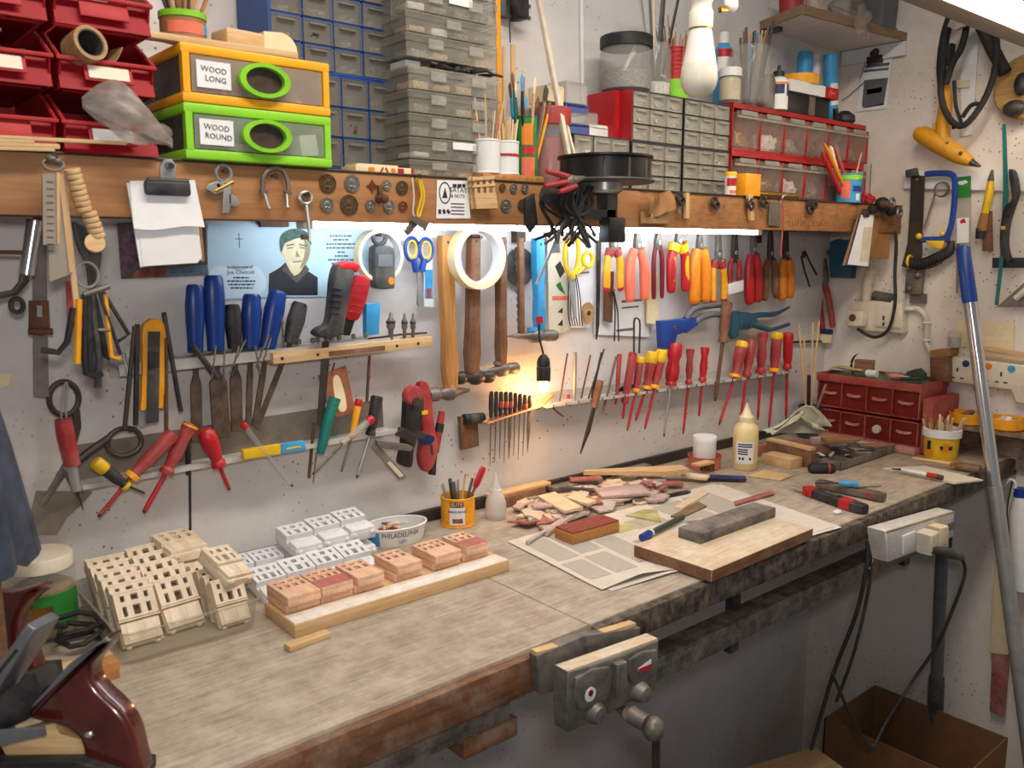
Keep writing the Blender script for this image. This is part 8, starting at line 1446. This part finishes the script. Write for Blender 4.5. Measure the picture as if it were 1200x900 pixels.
part('slide_boss', G().lathe([(.0, .045), (.012, .044), (.016, .036), (.018, .03)], 20, T(*f(680, 825), 0), axis='Z'), 'cast_iron', t); part('slide_boss', G().lathe([(.0, .05), (.012, .048), (.016, .038), (.018, .03)], 20, T(*f(731, 801), 0), axis='Z'), 'cast_iron', t)
part('badge', G().lathe([(0, .0365), (.011, .036), (.011, .034)], 22, T(*f(672, 803), 0), axis='Z'), 'white', t); part('badge_mark', G().lathe([(0, .0372), (.005, .037), (.005, .036)], 14, T(*f(672, 801), 0), axis='Z'), 'dark_red', t); part('sticker', blade(G(), f, '728,777 743,771 743,763 735,769 728,774', .0352, .036), 'paper', t); part('sticker_red', blade(G(), f, '728,779 743,773 743,768 728,774', .036, .0365), 'red_plastic', t)
part('screw', G().tube([(*f(712, 822), -.02), (*f(712, 822), .05), (*f(714, 824), .075)], [.012, .014, .013], 16), 'old_steel', t); part('screw_eye', G().ball((*f(720, 829), .08), (.018, .02, .016), 14, 8), 'old_steel', t); part('tommy_bar', G().tube([(*f(722, 830), .082), (*f(722, 930), .082)], .0065, 10), 'dark_steel', t)
# power strip on the bench edge
mat('strip_white', (214, 210, 202), .45, var=.06, scale=50, dirt=.25, dirtc=(150, 136, 116)); M, f = PL(1060, 625, .632); t = thing('bench_socket_strip', 'dusty white socket strip hanging on the bench edge with two plugs', 'socket strip', M)
part('body', blade(G(), f, '1022,619 1104,596 1103,626 1027,655', -.012, .03, .006), 'strip_white', t); part('dusty_top', blade(G(), f, '1023,619 1104,596 1104,598 1023,621', -.012, .03), 'bench_top', t)
part('socket_face', blade(G(), f, '1041,624 1056,618 1056,640 1042,645', .03, .034, .003), 'white', t); part('plug', G().prism(pp(f, '1058,620 1068,615 1069,640 1059,643'), .03, .065, inset=.006), 'ivory', t); part('plug', G().prism(pp(f, '1072,612 1082,609 1082,634 1073,637'), .03, .06, inset=.006), 'cream', t); part('grey_plug', G().tube([(*f(1060, 636), .06), (*f(1074, 638), .08), (*f(1086, 642), .08)], [.009, .013, .009], 10), 'dark_grey', t)
part('switch', blade(G(), f, '1096,610 1102,608 1102,616 1096,618', .03, .033), 'grey_plastic', t)
part('cable', G().tube(smooth([(*f(1086, 642), .08), (*f(1088, 660), .085), (*f(1083, 700), .07), (*f(1078, 750), .04), (*f(1068, 800), .0), (*f(1048, 850), -.02), (*f(1030, 880), -.02), (*f(1014, 850), -.03), (*f(1004, 800), -.06)], 5), .004, 8), 'rubber', t)
M, f = PL(1006, 700, .60); t = thing('black_lead', 'black flex hanging in a bunch from the bench edge to the floor', 'cable', M); part('flex', G().tube(smooth([(*f(1009, 632), .015), (*f(1006, 660), .02), (*f(1003, 720), .0), (*f(1000, 800), -.05), (*f(996, 900), -.1)], 5), .005, 8), 'rubber', t); part('flex', G().tube(smooth([(*f(1010, 640), .018), (*f(1009, 680), .02), (*f(1002, 760), .0), (*f(999, 830), -.04)], 5), .004, 8), 'rubber', t); part('hook', line(G(), f, '1011,632 1009,645 1013,652 1008,664', .002, .02, 6, 3), 'steel', t)
# paper roll beneath the bench
t = thing('paper_roll', 'white paper roll stored on the rail under the bench', 'roll', T(1.86, FY+.165, BZ-.056)); part('roll', G().tube([(-.11, 0, 0), (.12, 0, 0)], .032, 24), 'paper', t); part('core', G().tube([(-.112, 0, 0), (-.1, 0, 0)], .012, 16), 'card_brown', t)
# poles
a, b = W(1128, 288, .52), W(1200, 830, .78); d = (b-a).normalized(); e = a+d*((-.317-a.z)/d.z); M, L = hang(a, e, NB); k = (W(1139, 348, .54)-a).length
t = thing('telescopic_pole', 'long chrome pole with a blue grip leaning in front of the bench', 'pole', M); part('grip', G().tube([(0, 0, 0), (0, -.006, 0), (0, -k, 0), (0, -k-.01, 0)], [.013, .0175, .019, .018], 18), 'blue', t); part('shaft', G().tube([(0, -k, 0), (0, -L*.34, 0)], .0165, 18), 'chrome', t); part('lower_shaft', G().tube([(0, -L*.34, 0), (0, -L, 0)], .0185, 18), 'steel', t); part('clip', G().ball((.02, -L*.3, .006), (.006, .008, .006), 8, 6), 'dark_grey', t)
a, b = W(1106, 602, .5), W(1094, 880, .5); e = a+(b-a)*((-.308-a.z)/(b.z-a.z)); M, L = hang(a, e, NB); k = .11
t = thing('mop_pole', 'grey pole with a dark blue sleeve standing in the cardboard box', 'pole', M); part('sleeve', G().tube([(0, .0, 0), (0, -.004, 0), (0, -k, 0)], [.02, .0265, .024], 16), 'navy', t); part('shaft', G().tube([(0, -k, 0), (0, -L*.5, 0)], .017, 16), 'grey_plastic', t); part('socket', G().tube([(0, -L*.48, 0), (0, -L*.52, 0), (0, -L+.03, 0), (0, -L, 0)], [.021, .022, .024, .03], 16), 'dark_grey', t)
# cardboard box
mat('cardboard', (120, 86, 54), .85, var=.08); x0, x1, y0, y1, h = 2.19, 2.485, -.705, -.32, .468
t = thing('cardboard_box', 'open low brown cardboard box on the floor under the bench', 'box', T(x0, y0, -.319)); w_, l_ = x1-x0, y1-y0
part('base', G().box((w_/2, l_/2, .002), (w_, l_, .004)), 'cardboard', t)
for c, s in (((.002, l_/2, h/2), (.004, l_, h)), ((w_-.002, l_/2, h/2), (.004, l_, h)), ((w_/2, .002, h/2), (w_, .004, h)), ((w_/2, l_-.002, h/2), (w_, .004, h))): part('side', G().box(c, s), 'cardboard', t)
# pale flat carton at the bottom
t = thing('flat_board_pile', 'pale board lying on a low carton under the bench', 'board', T(2.0, -.40, -.32) @ RZ(-17)); part('carton', G().box((-.3, -.16, .24), (.58, .3, .478), bev=.002), 'card_brown', t); part('pale_top', G().box((-.3, -.16, .486), (.6, .32, .012), bev=.001), 'pine', t)
# things against the right wall, low
M, f = PL(1170, 700, .02, 'R'); t = thing('hand_saw_sleeve', 'reddish wooden stick in a cream sleeve hanging low on the right wall', 'tool', M); part('sleeve', blade(G(), f, '1174,610 1183,610 1182,766 1161,764 1166,680', 0, .012, .002), 'cream', t); part('stick', blade(G(), f, '1164,764 1184,766 1178,840 1161,832', .002, .01, .002), 'chip_red', t)
M, f = PL(1192, 600, .05, 'R'); t = thing('white_bottle_hook', 'white bottle with a blue cap hanging at the right edge below the bench', 'bottle', M); part('bottle', G().tube([(*f(1197, 578), 0), (*f(1197, 600), 0), (*f(1199, 690), 0)], [.016, .03, .034], 16), 'white', t); part('cap', G().tube([(*f(1197, 572), 0), (*f(1197, 582), 0)], .02, 14), 'blue', t); part('wire', line(G(), f, '1186,565 1180,600 1184,640 1182,700', .002, .0, 6, 3), 'dark_steel', t)
M, f = PL(1188, 562, .06, 'R'); solo('white_hook', G().tube(smooth([(*f(1176, 570), 0), (*f(1184, 562), 0), (*f(1190, 566), 0), (*f(1189, 576), 0)], 3), .004, 8), 'white', 'white hook at the right end of the bench edge', 'hook', M)
M, f = PL(1186, 660, .03, 'R'); solo('red_rod', line(G(), f, '1190,590 1186,690', .005), 'red_worn', 'thin red rod hanging low on the right wall', 'rod', M)
# ------------------------------------------------------------------ left foreground
mat('tote_wood', (78, 26, 20), .22, var=.3, scale=25, coat=.6); mat('plane_iron', (120, 122, 126), .35, .5, var=.15)
def FG(px, py, d):
    o = CAM+ray(px, py)*d; M = fr(o, _r, -_f); return M, (lambda a, b: (((CAM+ray(a, b)*d)-o).dot(_r), ((CAM+ray(a, b)*d)-o).dot(_u)))
M, f = FG(100, 860, .96); t = thing('hand_plane', 'old bench plane with a dark red wooden handle in the left foreground', 'hand plane', M)
part('tote', G().prism(smooth_loop(pp(f, '40,833 60,806 95,770 124,746 136,742 130,757 116,772 113,788 124,805 146,826 160,848 168,880 170,905 112,905 106,885 100,862 84,848 60,842'), 3), -.014, .016, inset=.008), 'tote_wood', t); part('tote_screw', G().ball((*f(113, 854), .017), (.005, .004, .003), 10, 6), 'chrome', t)
part('tote_cap', blade(G(), f, '42,826 90,772 132,742 136,746 124,752 96,778 66,806 50,822', .008, .0175, .002), 'plane_iron', t)
part('iron', blade(G(), f, '-8,800 46,724 56,730 44,752 -8,832', -.025, .025, .003), 'plane_iron', t); part('iron_slot', blade(G(), f, '2,790 34,752 37,754 4,795', .025, .0256), 'interior_dark', t); part('cap_screw', G().ball((*f(6, 778), .028), (.008, .008, .006)), 'chrome', t)
part('frog', blade(G(), f, '-30,835 52,780 62,800 40,838 -30,870', -.02, .018, .003), 'black', t); part('bed', G().prism(pp(f, '-60,880 104,878 170,898 170,911 -60,911'), -.03, .03, inset=.003), 'black', t); part('side_wing', blade(G(), f, '-20,845 70,838 72,848 10,862 12,885 -20,900', .03, .034, .001), 'plane_iron', t)
part('wood_wedge', blade(G(), f, '4,862 70,842 76,856 104,862 106,884 20,892', -.012, .012, .002), 'pine', t)
M, f = FG(25, 730, 1.1); t = thing('hand_plane', 'second dark plane handle standing behind the front plane at the left', 'hand plane', M); part('tote', G().prism(smooth_loop(pp(f, '-12,700 20,692 50,684 54,690 40,702 30,718 28,740 40,760 44,790 -12,792'), 3), -.014, .014, inset=.006), 'tote_wood', t); part('body', blade(G(), f, '-20,785 60,780 64,806 -20,806', -.025, .025, .003), 'black', t)
# jar with green label
x, y, R, h = .262, -.075, .047, .128
mat('brine', (132, 108, 62), .5, var=.3, scale=30)
t = thing('pickle_jar', 'glass jar with a dusty white lid and a green label at the left', 'jar', T(x, y, BZ)); part('glass', G().lathe([(0, 0), (R*.95, 0), (R, .006), (R, h*.78), (R*.9, h*.86), (R*.86, h*.86)], 30, axis='Z'), 'glass', t); part('contents', G().lathe([(0, .004), (R*.93, .006), (R*.93, h*.6), (R*.6, h*.66), (0, h*.66)], 24, axis='Z'), 'brine', t); part('lid', G().lathe([(0, h), (R*.92, h), (R*.97, h-.004), (R*.97, h*.84), (R*.9, h*.84)], 30, axis='Z'), 'ivory', t)
AJ = math.atan2(-1.5-y, -x); part('label', wrap(R, h*.2, h*.58, AJ-1.3, AJ+1.3, off=.0012), 'green', t); part('label_print', wrap(R, h*.28, h*.46, AJ-.5, AJ+.25, off=.0018), 'brass', t)
solo('dark_cable_heap', G().tube([(.03*math.cos(i*.8)*(1+.3*math.sin(i)), .03*math.sin(i*.8), .006+.0022*i+.003*math.sin(i*2)) for i in range(22)], .004, 6), 'rubber', 'heap of dark cord lying beside the green labelled jar', 'cord', T(.285, -.165, BZ))
M = T(.285, -.275, BZ); t = thing('wood_block', 'pale wooden block lying between the hand plane and the tray', 'wood block', M @ RZ(4)); part('block', G().box((-.03, 0, .0125), (.1, .05, .024), bev=.001), 'oak_y', t); part('groove_strip', G().box((-.03, .004, .0265), (.098, .02, .004)), 'pine', t)
# denim cloth draped on a post
mat('denim', (64, 70, 84), .9, var=.35, scale=18, bump=.4)
p = CAM+ray(-8, 560)*1.0
solo('wooden_post', G().box((0, 0, (p.z+.05-BZ)/2), (.03, .03, p.z+.05-BZ), bev=.002), 'brown_wood', 'upright wooden post under the blue cloth at the left edge', 'post', T(p.x-.016, p.y+.02, BZ))
def cl(u, v):
    a = u*2*PI; r = (.018+.028*v**.7)*(1+.22*math.sin(4*a+1)*v+.1*math.sin(9*a)); return (r*math.cos(a), r*math.sin(a), .10-.21*v**1.1+.006*math.sin(5*a)*v)
g = G().sheet(cl, 40, 14, .003); g.ball((0, 0, .098), (.02, .02, .008)); solo('denim_cloth', g, 'denim', 'dark blue denim cloth draped over the post at the left edge', 'cloth', T(p.x-.014, p.y+.02, p.z))
